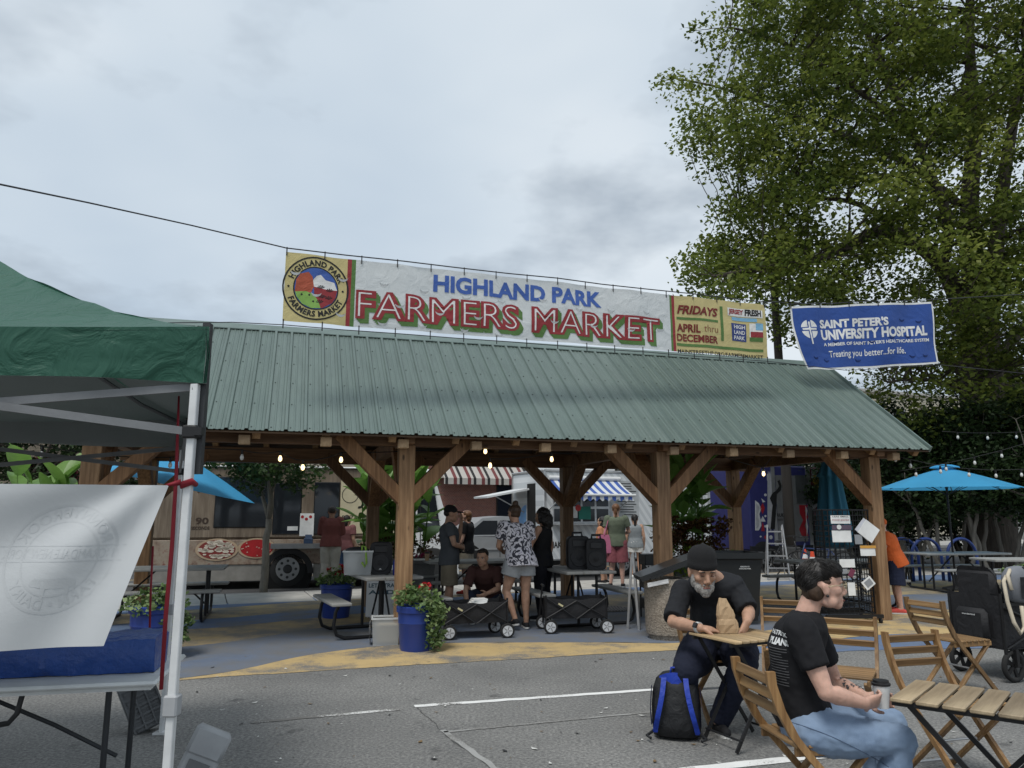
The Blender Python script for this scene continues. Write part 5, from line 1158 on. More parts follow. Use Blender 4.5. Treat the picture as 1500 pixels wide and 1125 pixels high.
p = G(386, 868); small_tree('street_tree', 'young street tree with slim trunk in front of the pizza truck', (p.x, p.y, 0), 3.6, (1.35, 1.2, .75), .085, LF_MID, 70, .12, 21, 1, 2.75, .7, None, M_BARKL, .40)
# trees and bushes behind
for k, (u, n_, h, cr, cz, lab) in enumerate([(30, 13, 6.0, (2.6, 1.6, 2.0), 3.9, 'leafy tree across the street left of the maroon awning'), (225, 13, 6.2, (2.4, 1.6, 2.0), 4.0, 'leafy tree across the street behind the left umbrella'), (300, 18, 7.0, (2.6, 2, 2.2), 5.0, 'taller tree above the tan shop row'),
    (920, 15.2, 6.2, (2.2, 1.4, 1.5), 4.5, 'leafy tree above the white trailer'), (1050, 13.6, 6.4, (1.9, 1.2, 1.4), 4.6, 'leafy tree hanging over the white storefront'), (1185, 9.5, 5.6, (2.0, 1.4, 1.2), 4.4, 'leafy tree hanging over the purple truck')]):
    q = Pl(st(0, n_), SA); b = st(q.px(u, 752)[0], n_); small_tree('roadside_tree', lab, (b.x, b.y, 0), h, cr, .14, LF_DK if k != 3 else LF_MID, 60, .2, 31 + k, 1, cz, .75, 'trees along the far pavement')
hb = [(1262, 24.0, 3.9, 'left end of the hedge beside the purple truck'), (1330, 21.5, 4.3, 'in the hedge left of the open umbrella'), (1395, 20.6, 4.6, 'in the hedge behind the open umbrella'), (1458, 20.2, 4.8, 'in the hedge right of the umbrella pole'), (1525, 19.6, 4.9, 'at the right frame edge of the hedge')]
for k, (u, Y, h, lab) in enumerate(hb):
    small_tree('evergreen_shrub', 'dark multi-stemmed shrub ' + lab, (at(u, 752, Y).x, Y, 0), h, (1.7, 1.2, 1.55), .06, LF_DK, 95, .13, 50 + k, 5, h - 1.75, .8, 'dark shrubs of the hedge', M_BARKL, .38, 'shrub')
for k, (u, Y, h, lab) in enumerate([(1300, 26.5, 5.6, 'tall dark shrub behind the hedge left of the umbrella'), (1420, 25.5, 6.0, 'tall dark shrub behind the hedge under the big tree'), (1530, 24.5, 6.2, 'tall dark shrub behind the right end of the hedge')]):
    small_tree('evergreen_shrub', lab, (at(u, 752, Y).x, Y, 0), h, (2.6, 1.4, 2.7), .07, LF_DK, 130, .17, 60 + k, 4, h - 2.7, .8, 'dark shrubs of the hedge', M_BARK, .3, 'shrub')
# ---- large leaved plants
def blade(name, m_, L_, w, curl, seg=8):
    mb = MB(); rows = []
    for i in range(seg + 1):
        t = i / seg; ww = w * (math.sin(PI * min(1, t * .93 + .05)) ** .8); y = L_ * t; z = -curl * L_ * t * t
        rows.append([V((-ww, y, z + ww * .35)), V((-ww * .5, y, z + ww * .12)), V((0, y, z)), V((ww * .5, y, z + ww * .12)), V((ww, y, z + ww * .35))])
    mb.rings(rows, False, False); return mb.mesh(name, m_, 0, False)
def plain_leaf(name, a, b_, rough=.42, tr=.3):
    if name in MATS: return MATS[name]
    m, t, n, l, b = _pr(name); oi = n.new('ShaderNodeObjectInfo'); c = coords(n, l, (8, 40, 8)); f = nz(n, l, c, 1, 2)
    col = mixc(n, l, oi.outputs['Random'], a, b_); col2 = mixc(n, l, f, col, [x * 1.25 for x in b_]); l.new(col2, b.inputs['Base Color']); b.inputs['Roughness'].default_value = rough
    tb_ = n.new('ShaderNodeBsdfTranslucent'); l.new(col2, tb_.inputs[0]); ms = n.new('ShaderNodeMixShader'); ms.inputs[0].default_value = tr; l.new(b.outputs[0], ms.inputs[1]); l.new(tb_.outputs[0], ms.inputs[2]); l.new(ms.outputs[0], n['Material Output'].inputs[0]); MATS[name] = m; return m
CANNA = plain_leaf('canna_leaf', (.085, .20, .04), (.18, .33, .07), .4, .45)
BLADES = [blade('leaf', CANNA, .62, .13, .28), blade('leaf', CANNA, .55, .11, .12), blade('leaf', CANNA, .5, .14, .5)]
def canna(t, cx, cy, z0, h, nst, nlv, seed, spread=.3):
    g = random.Random(seed)
    for s_ in range(nst):
        a = g.uniform(0, 6.28); d = g.uniform(.05, spread); b0 = V((cx + d * math.cos(a), cy + d * math.sin(a), z0)); top = V((b0.x * 1 + .25 * d * math.cos(a), b0.y + .25 * d * math.sin(a), z0 + h * g.uniform(.75, 1)))
        mb = MB(); mb.tube([b0, b0.lerp(top, .5), top], [.016, .013, .006], 6); mb.build('stem', CANNA, t, 0)
        for k in range(nlv):
            f_ = .18 + .8 * k / (nlv - 1); q = b0.lerp(top, f_); an = a + k * 2.4 + g.uniform(-.4, .4); el = .35 + .75 * f_ + g.uniform(-.15, .15)
            inst('leaf', g.choice(BLADES), t, q, (el, g.uniform(-.3, .3), an), (g.uniform(.85, 1.2),) * 3)
COL = leaf_mat('coleus_leaves', (.05, .02, .012), (.10, .045, .02), (.17, .12, .03), .2); CHART = leaf_mat('lime_vine_leaves', (.12, .2, .02), (.24, .36, .04), (.38, .50, .08), .35); RED = leaf_mat('red_petals', (.30, .008, .01), (.45, .015, .02), (.6, .04, .05), .2, .5); PINK = leaf_mat('magenta_petals', (.20, .01, .05), (.32, .02, .09), (.45, .05, .16), .2); IVY = leaf_mat('variegated_leaves', (.06, .11, .035), (.14, .22, .075), (.34, .42, .2), .3)
def planter(label, loc, w, hz_, seed, flow=True):
    t = thing('planter', label, 'planter', loc); M_PL = mat('grey_planter', (.17, .17, .165), .8, bump=.3)
    mb = MB(); mb.rings([[V((sx * w * k, sy * w * .5 * k, z)) for sx, sy in ((-.5, -1), (.5, -1), (.5, 1), (-.5, 1))] for k, z in ((.9, 0), (1, hz_), (.94, hz_), (.92, hz_ - .08))]); mb.build('box', M_PL, t)
    for s_ in (-1, 1): mb = MB(); mb.box((0, s_ * w * .5, hz_ - .03), (w * 1.05, .06, .07), None, .01); mb.build('rim', M_PL, t)
    g = random.Random(seed); zz = hz_
    cs = [V((g.uniform(-.5, .5) * w, g.uniform(-.55, .5) * w, zz + g.uniform(.1, .42))) for k in range(26)]; leaves('coleus', COL, t, cs, [.17] * 26, [55] * 26, .075, seed, .8)
    return t, g
p0 = (at(592, 752, 14.4).x, 14.4, 0); pl1, g = planter('grey planter of tall cannas and red flowers behind the front left post', p0, 1.35, .72, 71)
canna(pl1, -.22, -.1, .75, 1.65, 16, 8, 72, .62)
cs = [V((-.5, -.6, .92)), V((-.35, -.65, .95)), V((-.2, -.6, .98))]; leaves('red_flowers', RED, pl1, cs, [.1] * 3, [60] * 3, .045, 1); cs = [V((.25, -.65, .82)), V((.4, -.68, .80)), V((.5, -.62, .84)), V((.1, -.66, .85))]; leaves('magenta_flowers', PINK, pl1, cs, [.1] * 4, [60] * 4, .04, 2)
cs = [V((-.6, -.62, .86)), V((-.75, -.5, .84))]; leaves('lime_vine', CHART, pl1, cs, [.15] * 2, [50] * 2, .07, 3)
p0 = (at(1006, 752, 14.2).x, 14.2, 0); pl2, g = planter('dark planter of cannas, coleus and lime vine behind the trash cart', p0, 1.2, .72, 81)
canna(pl2, .0, 0, .9, 1.6, 10, 8, 82, .36)
cs = [V((g.uniform(-.6, .6), g.uniform(-.62, -.3), g.uniform(.95, 1.45))) for k in range(20)]; leaves('coleus', COL, pl2, cs, [.16] * 20, [60] * 20, .08, 83)
cs = [V((g.uniform(-.7, .65), g.uniform(-.74, -.55), g.uniform(.45, .95))) for k in range(26)]; leaves('lime_vine', CHART, pl2, cs, [.15] * 26, [34] * 26, .085, 84)
p0 = (at(58, 752, 10.5).x, 10.5, 0); pl3, g = planter('planter with broad leaved plant rising above the farm banner', p0, .9, .72, 91); canna(pl3, 0, 0, .8, 1.32, 6, 6, 92, .35)
# ---- blue glazed pots
def blue_pot():
    m, t, n, l, b = _pr('cobalt_glaze'); c = coords(n, l); f = nz(n, l, c, 9, 5, .7)
    base = mixc(n, l, nz(n, l, c, 3), (.014, .035, .20), (.025, .06, .29)); l.new(mixc(n, l, ramp(n, l, f, [(.70, (0, 0, 0)), (.74, (1, 1, 1))]).outputs[0], base, (.45, .46, .47)), b.inputs['Base Color']); b.inputs['Roughness'].default_value = .32; return m
M_POT = blue_pot()
def pot(label, loc, r, h, seed, flower, trail, group='blue glazed flower pots'):
    t = thing('flower_pot', label, 'flower pot', loc, 0, group); mb = MB()
    mb.lathe([(r * .80, 0), (r * .84, h * .05), (r * .93, h * .60), (r * .96, h * .62), (r * .955, h * .66), (r * .97, h * .84), (r * 1.05, h * .86), (r * 1.06, h * .98), (r * 1.0, h), (r * .93, h * .97), (r * .9, h * .8)], (0, 0, 0), 36); mb.build('pot', M_POT, t, 35)
    mb = MB(); mb.lathe([(.001, h * .9), (r * .93, h * .9)], (0, 0, 0), 20); mb.build('soil', mat('potting_soil', (.03, .02, .014), .95), t)
    g = random.Random(seed); cs = [V((r * 1.05 * math.cos(a), r * 1.05 * math.sin(a), h + .02 + g.uniform(-.05, .10))) for a in [k * .45 for k in range(14)]] + [V((g.uniform(-.6, .6) * r, g.uniform(-.6, .6) * r, h + g.uniform(.04, .2))) for k in range(8)]
    for k in range(trail): a = g.uniform(-.9, .35); cs.append(V((r * (1.1 + .25 * g.random()) * math.cos(a), r * (1.1 + .2 * g.random()) * math.sin(a), h * g.uniform(.12, 1.0))))
    leaves('foliage', IVY, t, cs, [.085] * len(cs), [26] * len(cs), .055, seed, .9, wid=.8)
    if flower:
        cs = [V((g.uniform(-.5, .6) * r, g.uniform(-.6, .3) * r, h + g.uniform(.14, .26))) for k in range(6)]; leaves('blossoms', RED, t, cs, [.05] * 6, [40] * 6, .04, seed + 1, .8)
    return t
p = G(606, 957); pot('blue pot with red geranium and trailing ivy in front of the post', (p.x, p.y + .22, 0), .225, .50, 5, True, 26)
p = G(487, 907); pot('blue pot beside the rear post near the pizza truck customer', (p.x, p.y + .2, 0), .24, .50, 6, True, 0)
p = G(218, 968); pot('blue pot with leafy plant behind the white tent legs', (p.x - .06, p.y + .2, 0), .26, .56, 7, False, 8)
pot('blue pot with spiky green plant behind the stroller wagon', (8.35, 12.5, 0), .30, .52, 8, False, 0)
# ================================================================ FURNITURE AND PROPS
M_TOP = mat('grey_table_plastic', (.30, .30, .285), .7, var=.12, vs=4, bump=.2); M_FRM = mat('black_steel', (.014, .014, .015), .45, .2)
def picnic(label, loc, rz, ln=1.25):
    t = thing('picnic_table', label, 'picnic table', loc, rz, 'picnic tables on the plaza')
    for k in range(3): mb = MB(); mb.box((-.25 + .25 * k, 0, .735), (.246, ln, .04), None, .008); mb.build('plank', M_TOP, t, 30)
    for s_ in (-1, 1):
        mb = MB(); mb.box((s_ * .66, 0, .445), (.25, ln, .04), None, .01); mb.build('bench', M_TOP, t, 30)
        y = s_ * ln * .36
        mb = MB()
        pts = [(-.66, y, .42), (-.70, y, .34), (-.72, y, .18), (-.68, y, .07), (-.58, y, .025)]
        mb.tube(pts + [(-x, yy, z) for x, yy, z in pts[::-1]], .022, 8); mb.build('base_rail', M_FRM, t, 40)
        for x in (-.14, .14): mb = MB(); mb.tube([(x, y, .03), (x, y, .715)], .021, 8); mb.build('leg', M_FRM, t, 40)
        mb = MB(); mb.tube([(0, y, .18), (0, y * .15, .70)], .014, 6); mb.build('brace', M_FRM, t, 40)
    return t
picnic('short grey picnic table with loudspeaker and clear bin left of the front post', (-1.74, 10.35, 0), R(25))
picnic('short grey picnic table holding two black speakers in the pavilion', (.92, 11.3, 0), R(18))
picnic('grey picnic table seen just right of the near tent leg', (-5.25, 11.6, 0), R(106), 1.8)
picnic('grey picnic table below the open blue umbrella', (9.2, 15.9, 0), R(98), 1.9)
picnic('grey picnic table at the right frame edge', (9.35, 13.8, 0), R(92), 1.9)
picnic('grey picnic table with the closed umbrella behind the seated woman', (5.55, 13.35, 0), R(104), 1.8)
picnic('grey picnic table with a paper cup behind the man in the cap', (-.55, 13.35, 0), R(106), 1.9)
ZTB = .757
# umbrellas
M_UMB = cloth('turquoise_canvas', (.075, .42, .74), .7, .4, .15, 4)
def umbrella(label, loc, r, ztop, drop, tilt=(0, 0), seed=1):
    t = thing('market_umbrella', label, 'umbrella', loc, R(11), 'blue market umbrellas'); hp = thing('canopy', None, None); del_ = hp
    bpy.data.objects.remove(hp)
    rot = rotm(tilt[0], tilt[1], 0); piv = V((0, 0, ztop - drop - .12))
    def X(p): return rot @ (V(p) - piv) + piv
    mb = MB(); n = 8; rows = []
    for j in range(9):
        f_ = j / 8; ring = []
        for i in range(n * 6):
            a = 2 * PI * i / (n * 6); sc = 1 - .075 * f_ * (1 - abs(math.cos(a * n / 2))) * 1.0
            ring.append(X((r * f_ * sc * math.cos(a) + 1e-4, r * f_ * sc * math.sin(a), ztop - drop * (f_ ** 1.15) - .035 * f_ * abs(math.sin(a * n / 2)) * math.sin(PI * f_))))
        rows.append(ring)
    mb.rings(rows, False); mb.build('canopy', M_UMB, t, 0, fix=False)
    mb = MB(); mb.rings([[X((r * q * math.cos(2 * PI * i / 32), r * q * math.sin(2 * PI * i / 32), ztop + .07 - z)) for i in range(32)] for q, z in ((.002, 0), (.1, .012), (.19, .05), (.205, .075 + .0))], False); mb.build('vent_cap', M_UMB, t, 0, fix=False)
    for i in range(n):
        a = 2 * PI * i / n; mb = MB(); mb.tube([X((.03 * math.cos(a), .03 * math.sin(a), ztop - .03)), X((r * .5 * math.cos(a), r * .5 * math.sin(a), ztop - drop * .5 - .03)), X((r * .97 * math.cos(a), r * .97 * math.sin(a), ztop - drop - .012))], .010, 5); rb = mb.build('rib', M_FRM, t)
        mb = MB(); mb.tube([X((.03 * math.cos(a), .03 * math.sin(a), ztop - drop - .12)), X((r * .5 * math.cos(a), r * .5 * math.sin(a), ztop - drop * .5 - .04))], .007, 5); mb.build('strut', M_FRM, rb)
    mb = MB(); mb.tube([(0, 0, .02), piv], .020, 10); mb.tube([piv, X((0, 0, ztop + .04))], .018, 10); mb.build('pole', M_FRM, t, 40)
    mb = MB(); mb.lathe([(.26, 0), (.26, .04), (.06, .09), (.045, .3), (.0, .3)], (0, 0, 0), 20); mb.build('base', mat('dark_base', (.04, .04, .04), .7), t, 40)
    return t
umbrella('open bright blue umbrella over the right hand picnic tables', (9.12, 15.9, 0), 1.38, 2.50, .44)
umbrella('tilted bright blue umbrella behind the tent legs', (-6.02, 13.6, 0), 1.36, 2.56, .52, (0, R(13)))
t = thing('market_umbrella', 'closed blue umbrella hanging in folds behind the wire rack', 'umbrella', (5.62, 13.35, 0), 0, 'blue market umbrellas'); mb = MB(); rows = []
M_UMC = cloth('dark_turquoise_canvas', (.035, .17, .26), .75, .1, .2, 5)  # darker turquoise than the canvas of the open umbrellas
for z, r_ in ((2.52, .02), (2.46, .10), (2.25, .16), (2.20, .20), (2.16, .15), (1.8, .19), (1.4, .24), (1.05, .29), (.98, .27)):
    rows.append([V((r_ * (1 + .22 * math.sin(i * 2 * PI / 6.0)) * math.cos(2 * PI * i / 48), r_ * (1 + .22 * math.sin(i * 2 * PI / 6.0)) * math.sin(2 * PI * i / 48), z + (.03 * math.sin(i * 2 * PI / 6) if z < 2.2 else 0))) for i in range(48)])
mb.rings(rows); mb.build('folded_canopy', M_UMC, t, 0); mb = MB(); mb.tube([(0, 0, .02), (0, 0, 2.6)], .02, 10); mb.build('pole', M_FRM, t, 40); mb = MB(); mb.lathe([(.26, 0), (.26, .04), (.06, .09), (.045, .3), (.0, .3)], (0, 0, 0), 20); mb.build('base', mat('dark_base', (.04, .04, .04)), t, 40)
# ---- folding bistro chairs and tables
W_CH = wood('acacia_slat', (.20, .115, .05), (.40, .26, .125), 0, .5, False, 1.4); W_CHV = wood('acacia_stile', (.19, .105, .045), (.37, .235, .11), 2, .5, False, 1.4)
def _chair_parts():
    P_ = {}
    mb = MB(); mb.rings([[V((-.012 + dx, y + dy, z)) for dx, dy in ((0, -.022), (.024, -.022), (.024, .022), (0, .022))] for y, z in ((-.305, .80), (-.30, .74), (-.262, .62), (-.20, .50), (-.12, .40), (.06, .20), (.235, .0))]); P_['stile'] = mb.mesh('stile', W_CHV, 30)
    mb = MB(); mb.bar((0, .21, .425), (0, -.235, .0), .022, .042, (1, 0, 0), .004); P_['leg'] = mb.mesh('leg', W_CHV)
    mb = MB(); mb.box((0, 0, 0), (.37, .016, .048), None, .005); P_['back_slat'] = mb.mesh('back_slat', W_CH)
    mb = MB(); mb.box((0, 0, 0), (.385, .054, .016), None, .004); P_['seat_slat'] = mb.mesh('seat_slat', W_CH)
    mb = MB(); mb.bar((0, -.19, .425), (0, .225, .425), .02, .04, bev=.004); P_['seat_rail'] = mb.mesh('seat_rail', W_CHV)
    mb = MB(); mb.tube([(-.17, 0, 0), (.17, 0, 0)], .008, 8); P_['cross_rod'] = mb.mesh('cross_rod', M_ALU)
    return P_
CH = _chair_parts()
def chair(label, loc, rz):
    t = thing('folding_chair', label, 'chair', loc, rz, 'wooden folding chairs')
    for s_ in (-1, 1): inst('stile', CH['stile'], t, (s_ * .195, 0, 0)); inst('leg', CH['leg'], t, (s_ * .160, 0, 0)); inst('seat_rail', CH['seat_rail'], t, (s_ * .172 - .0, 0, 0))
    for y, z in ((-.300, .755), (-.282, .685), (-.262, .615)): inst('back_slat', CH['back_slat'], t, (0, y, z), (R(-14), 0, 0))
    for k in range(6): inst('seat_slat', CH['seat_slat'], t, (0, -.165 + .068 * k, .452))
    inst('cross_rod', CH['cross_rod'], t, (0, .0, .22)); inst('cross_rod', CH['cross_rod'], t, (0, -.19, .05))
    return t
WCH = (1.515, 4.03, 0); WRZ = R(-82)
chair('wooden folding chair the woman in jeans sits on', WCH, WRZ)
chair('wooden folding chair behind the seated woman, at the end of her table', (2.34, 5.55, 0), R(150))
chair('wooden folding chair whose slats show between the man and the woman', (2.36, 6.75, 0), R(160))
chair('empty wooden folding chair facing the slatted table in the foreground', (2.66, 4.78, 0), R(195))
chair('wooden folding chair standing alone beside the stroller wagon', (3.95, 7.0, 0), R(-72))
chair('wooden folding chair under the man in the black beanie', (1.60, 6.12, 0), R(192))
W_TT = wood('weathered_slat', (.24, .19, .125), (.42, .345, .235), 1, .65, False, 1.2); W_TT2 = wood('bistro_slat', (.34, .25, .14), (.52, .40, .25), 1, .6, False, 1.2)
def bistro(label, loc, rz, m_, w=.56, d=.52, n=7):
    t = thing('bistro_table', label, 'table', loc, rz, 'folding bistro tables'); pt = w / n
    mb = MB(); mb.box((0, 0, 0), (pt * .86, d, .018), None, .004); sm = mb.mesh('slat', m_)
    for k in range(n): inst('slat', sm, t, (-w / 2 + pt * (k + .5), 0, .709))
    for s_ in (-1, 1): mb = MB(); mb.box((0, s_ * (d / 2 - .05), .688), (w * .99, .022, .022)); mb.build('rail', M_FRM, t)
    for s_ in (-1, 1):
        y = s_ * (d / 2 - .06)
        mb = MB(); mb.bar((-w * .40, y, .68), (w * .43, y, .01), .024, .012, (0, 1, 0)); mb.build('leg', M_FRM, t)
        mb = MB(); mb.bar((w * .40, y - s_ * .02, .68), (-w * .43, y - s_ * .02, .01), .024, .012, (0, 1, 0)); mb.build('leg', M_FRM, t)
    for x in (-w * .36, w * .36): mb = MB(); mb.tube([(x, -d / 2 + .06, .08), (x, d / 2 - .06, .08)], .007, 6); mb.build('cross_rod', M_FRM, t)
    return t
MT = (1.60, 5.47, 0); MTR = R(26)
bistro('slatted bistro table in front of the man with the paper bag', MT, MTR, W_TT2, .54, .48, 8)
q1 = G(1304, 1021, .72); q2 = rotm(0, 0, R(-40)) @ V((.36, .25, 0)); bistro('slatted bistro table with black legs in the right foreground', (q1.x + q2.x, q1.y + q2.y, 0), R(-40), W_TT, .74, .50, 7)
# ---- backpack by the man
p = G(996, 1087); t = thing('backpack', 'blue and black backpack standing on the asphalt', 'backpack', (p.x, p.y + .09, 0), R(-14)); t.rotation_euler.x = R(-8)
M_BPK = cloth('black_nylon', (.014, .015, .017), .6, 0, .4, 9); M_BPB = cloth('blue_nylon', (.014, .045, .36), .55, 0, .35, 9)
mb = MB(); mb.rings([[V((w * math.cos(a) * (1 if abs(math.cos(a)) < .8 else .97), d * math.sin(a), z)) for a in [2 * PI * k / 28 for k in range(28)]] for w, d, z in ((.12, .06, .005), (.165, .10, .02), (.175, .115, .10), (.175, .115, .22), (.165, .105, .32), (.14, .085, .39), (.09, .055, .435), (.02, .015, .45))]); mb.build('body', M_BPK, t, 0)
for s_ in (-1, 1):
    mb = MB(); mb.grid(14, 3, lambda a, b: V((s_ * (.075 + .05 * math.sin(a * PI * .5) * a + .035 * (b - .5) + .02 * a), -.10 - .045 * math.sin(PI * a) - .018 + (.02 * a if a > .8 else 0), .40 - .36 * a)))
    mb.grid(14, 3, lambda a, b: V((s_ * (.075 + .05 * math.sin(a * PI * .5) * a + .035 * (b - .5) + .02 * a), -.10 - .045 * math.sin(PI * a) - .006 + (.02 * a if a > .8 else 0), .40 - .36 * a))); mb.build('shoulder_strap', M_BPB, t, 0)
    mb = MB(); mb.tube([(s_ * .155, -.09, .05), (s_ * .20, -.12, .02), (s_ * .17, -.17, .012)], .010, 6); mb.build('webbing', M_BPK, t, 0)
    mb = MB(); mb.grid(4, 10, lambda a, b: V((s_ * (.172 + .008 - .02 * abs(b - .4)), -.06 + .11 * a, .08 + .26 * b))); mb.build('side_panel', M_BPB, t, 0)
mb = MB(); mb.tube([(-.03, -.06, .425), (-.025, -.06, .465), (.025, -.06, .465), (.03, -.06, .425)], .008, 6); mb.build('grab_loop', M_BPB, t, 0)
mb = MB(); mb.grid(8, 4, lambda a, b: V((-.11 + .22 * a, -.05 - .045 * math.sin(PI * a), .36 + .075 * b - .03 * (2 * a - 1) ** 2))); mb.build('top_panel', M_BPB, t, 0)
# paper bag on the table
bg_ = thing('paper_bag', 'crumpled brown paper bag held on the bistro table', 'bag', (1.525, 5.53, .7195), R(8)); g = random.Random(3)
def bagr(w, d, z, tx, ty):
    o_ = []
    for k in range(24):
        a = 2 * PI * k / 24; ca, sa = math.cos(a), math.sin(a); q = V((math.copysign(abs(ca) ** .45, ca) * w + tx, math.copysign(abs(sa) ** .45, sa) * d + ty, z))
        o_.append(q + V((noise.noise(q * 31), noise.noise(q * 27 + V((5, 1, 2))), noise.noise(q * 23 + V((2, 9, 1))))) * .010 * (1 if z > .01 else 0) + V((noise.noise(q * 70), noise.noise(q * 64 + V((1, 4, 2))), noise.noise(q * 55))) * .006 * (1 if z > .01 else 0))
    return o_
mb = MB(); mb.rings([bagr(.070, .045, .001, 0, 0), bagr(.072, .047, .03, 0, 0), bagr(.070, .046, .06, 0, 0), bagr(.066, .042, .085, -.004, 0), bagr(.060, .036, .095, -.006, .002), bagr(.062, .036, .12, -.008, .004), bagr(.056, .030, .15, -.012, .006), bagr(.048, .026, .18, -.016, .010), bagr(.040, .018, .205, -.02, .012), bagr(.030, .010, .232, -.022, .014)]); mb.build('paper', mat('kraft_paper', (.42, .29, .17), .8, var=.12, bump=.3), bg_, None)
# ---- wagons
M_WAG = cloth('black_canvas', (.016, .016, .018), .7, 0, .3, 8)
def wagon(label, loc, rz, fill=True):
    t = thing('folding_wagon', label, 'wagon', loc, rz, 'black folding wagons'); L_, w, z0, z1 = .80, .42, .20, .46
    for s_ in (-1, 1):
        mb = MB(); mb.grid(20, 8, lambda a, b: V((-L_ / 2 + L_ * a, s_ * (w / 2 + .012 * math.sin(PI * a) * math.sin(PI * b)), z0 + (z1 - z0) * b - .025 * math.sin(PI * a) * b + .008 * math.sin(a * 19) * b))); mb.build('side_panel', M_WAG, t, 0)
        mb = MB(); mb.grid(8, 6, lambda a, b: V((s_ * L_ / 2, -w / 2 + w * a, z0 + (z1 - z0) * b))); mb.build('end_panel', M_WAG, t, 0)
        for a, b in (((-L_ / 2, z1), (0, z0 - .01)), ((0, z0 - .01), (L_ / 2, z1)), ((-L_ / 2, z0), (0, z1 - .04)), ((0, z1 - .04), (L_ / 2, z0))):
            mb = MB(); mb.tube([(a[0], s_ * (w / 2 + .022), a[1]), (b[0], s_ * (w / 2 + .022), b[1])], .009, 6); mb.build('scissor_tube', M_FRM, t)
        for x in (-1, 1): mb = MB(); mb.tube([(x * L_ / 2, s_ * w / 2, .15), (x * L_ / 2, s_ * w / 2, z1 + .03)], .012, 6); mb.build('corner_tube', M_FRM, t)
    mb = MB(); mb.box((0, 0, z0), (L_, w, .012)); mb.build('floor', M_WAG, t)
    for x in (-1, 1):
        for s_ in (-1, 1):
            wy = s_ * (w / 2 + .01); wr = .092; xx = x * (L_ / 2 - .03) + (.05 if s_ < 0 else -.05) * .6
            mb = MB(); mb.tube([(xx, wy - .024, wr), (xx, wy - .014, wr), (xx, wy + .014, wr), (xx, wy + .024, wr)], [wr * .9, wr, wr, wr * .9], 24); wh = mb.build('wheel', M_TYRE, t, 40)
            mb = MB(); mb.tube([(xx, wy - .027, wr), (xx, wy + .027, wr)], wr * .70, 20); mb.build('hub', mat('white_hub', (.55, .56, .57), .5), wh, 40)
            for k in range(5): a = k * 2 * PI / 5; mb = MB(); mb.bar((xx, wy, wr), (xx + wr * .62 * math.cos(a), wy, wr + wr * .62 * math.sin(a)), .064, .012, (0, 1, 0)) if False else mb.box((xx + wr * .36 * math.cos(a), wy, wr + wr * .36 * math.sin(a)), (.045, .058, .010), rotm(0, -a, 0)); mb.build('spoke', mat('spoke_grey', (.18, .18, .18)), wh)  # thin mid-grey bars across the pale hub
            mb = MB(); mb.bar((xx, wy + (.045 if s_ < 0 else -.045), wr), (xx, wy + (.045 if s_ < 0 else -.045), .22), .02); mb.build('fork', M_FRM, t)
    mb = MB(); hx = -L_ / 2; mb.tube([(hx, 0, .2), (hx - .05, 0, .4), (hx - .02, 0, .60)], .012, 6); mb.tube([(hx - .02, -.09, .60), (hx - .02, .09, .60)], .016, 8); mb.build('pull_handle', M_FRM, t, 40)
    mb = MB(); mb.box((-.21, -w / 2 - .035, .37), (.07, .006, .022), rotm(0, R(30), 0)); mb.build('label_patch', mat('yellow_tag', (.55, .5, .3)), t)
    if fill:
        mb = MB(); mb.box((.02, 0, .30), (.6, .3, .18)); mb.build('dark_load', mat('dark_cloth', (.03, .03, .035)), t)
    return t
wagon('black folding wagon with papers behind the trailing ivy pot', (-.50, 9.98, 0), R(14))
wagon('black folding wagon in front of the table with two speakers', (.83, 10.42, 0), R(4))
def simple_box(name, label, cat, loc, rz, size, m_, bev=.01): mb = MB(); mb.box((0, 0, size[2] / 2), size, None, bev); o = mb.build(name, m_, None, 30, loc); o.rotation_euler.z = rz; return tag(o, label, cat)
mb = MB()
for k in range(4): mb.box((.01 * k, .004 * k, .012 + .02 * k), (.24 - .02 * k, .18, .02), rotm(0, 0, .1 * k))
o = mb.build('paper_stack', mat('paper_white', (.72, .72, .70)), None, None, (-.45, 9.96, .392)); tag(o, 'stack of white papers lying in the left wagon', 'papers')
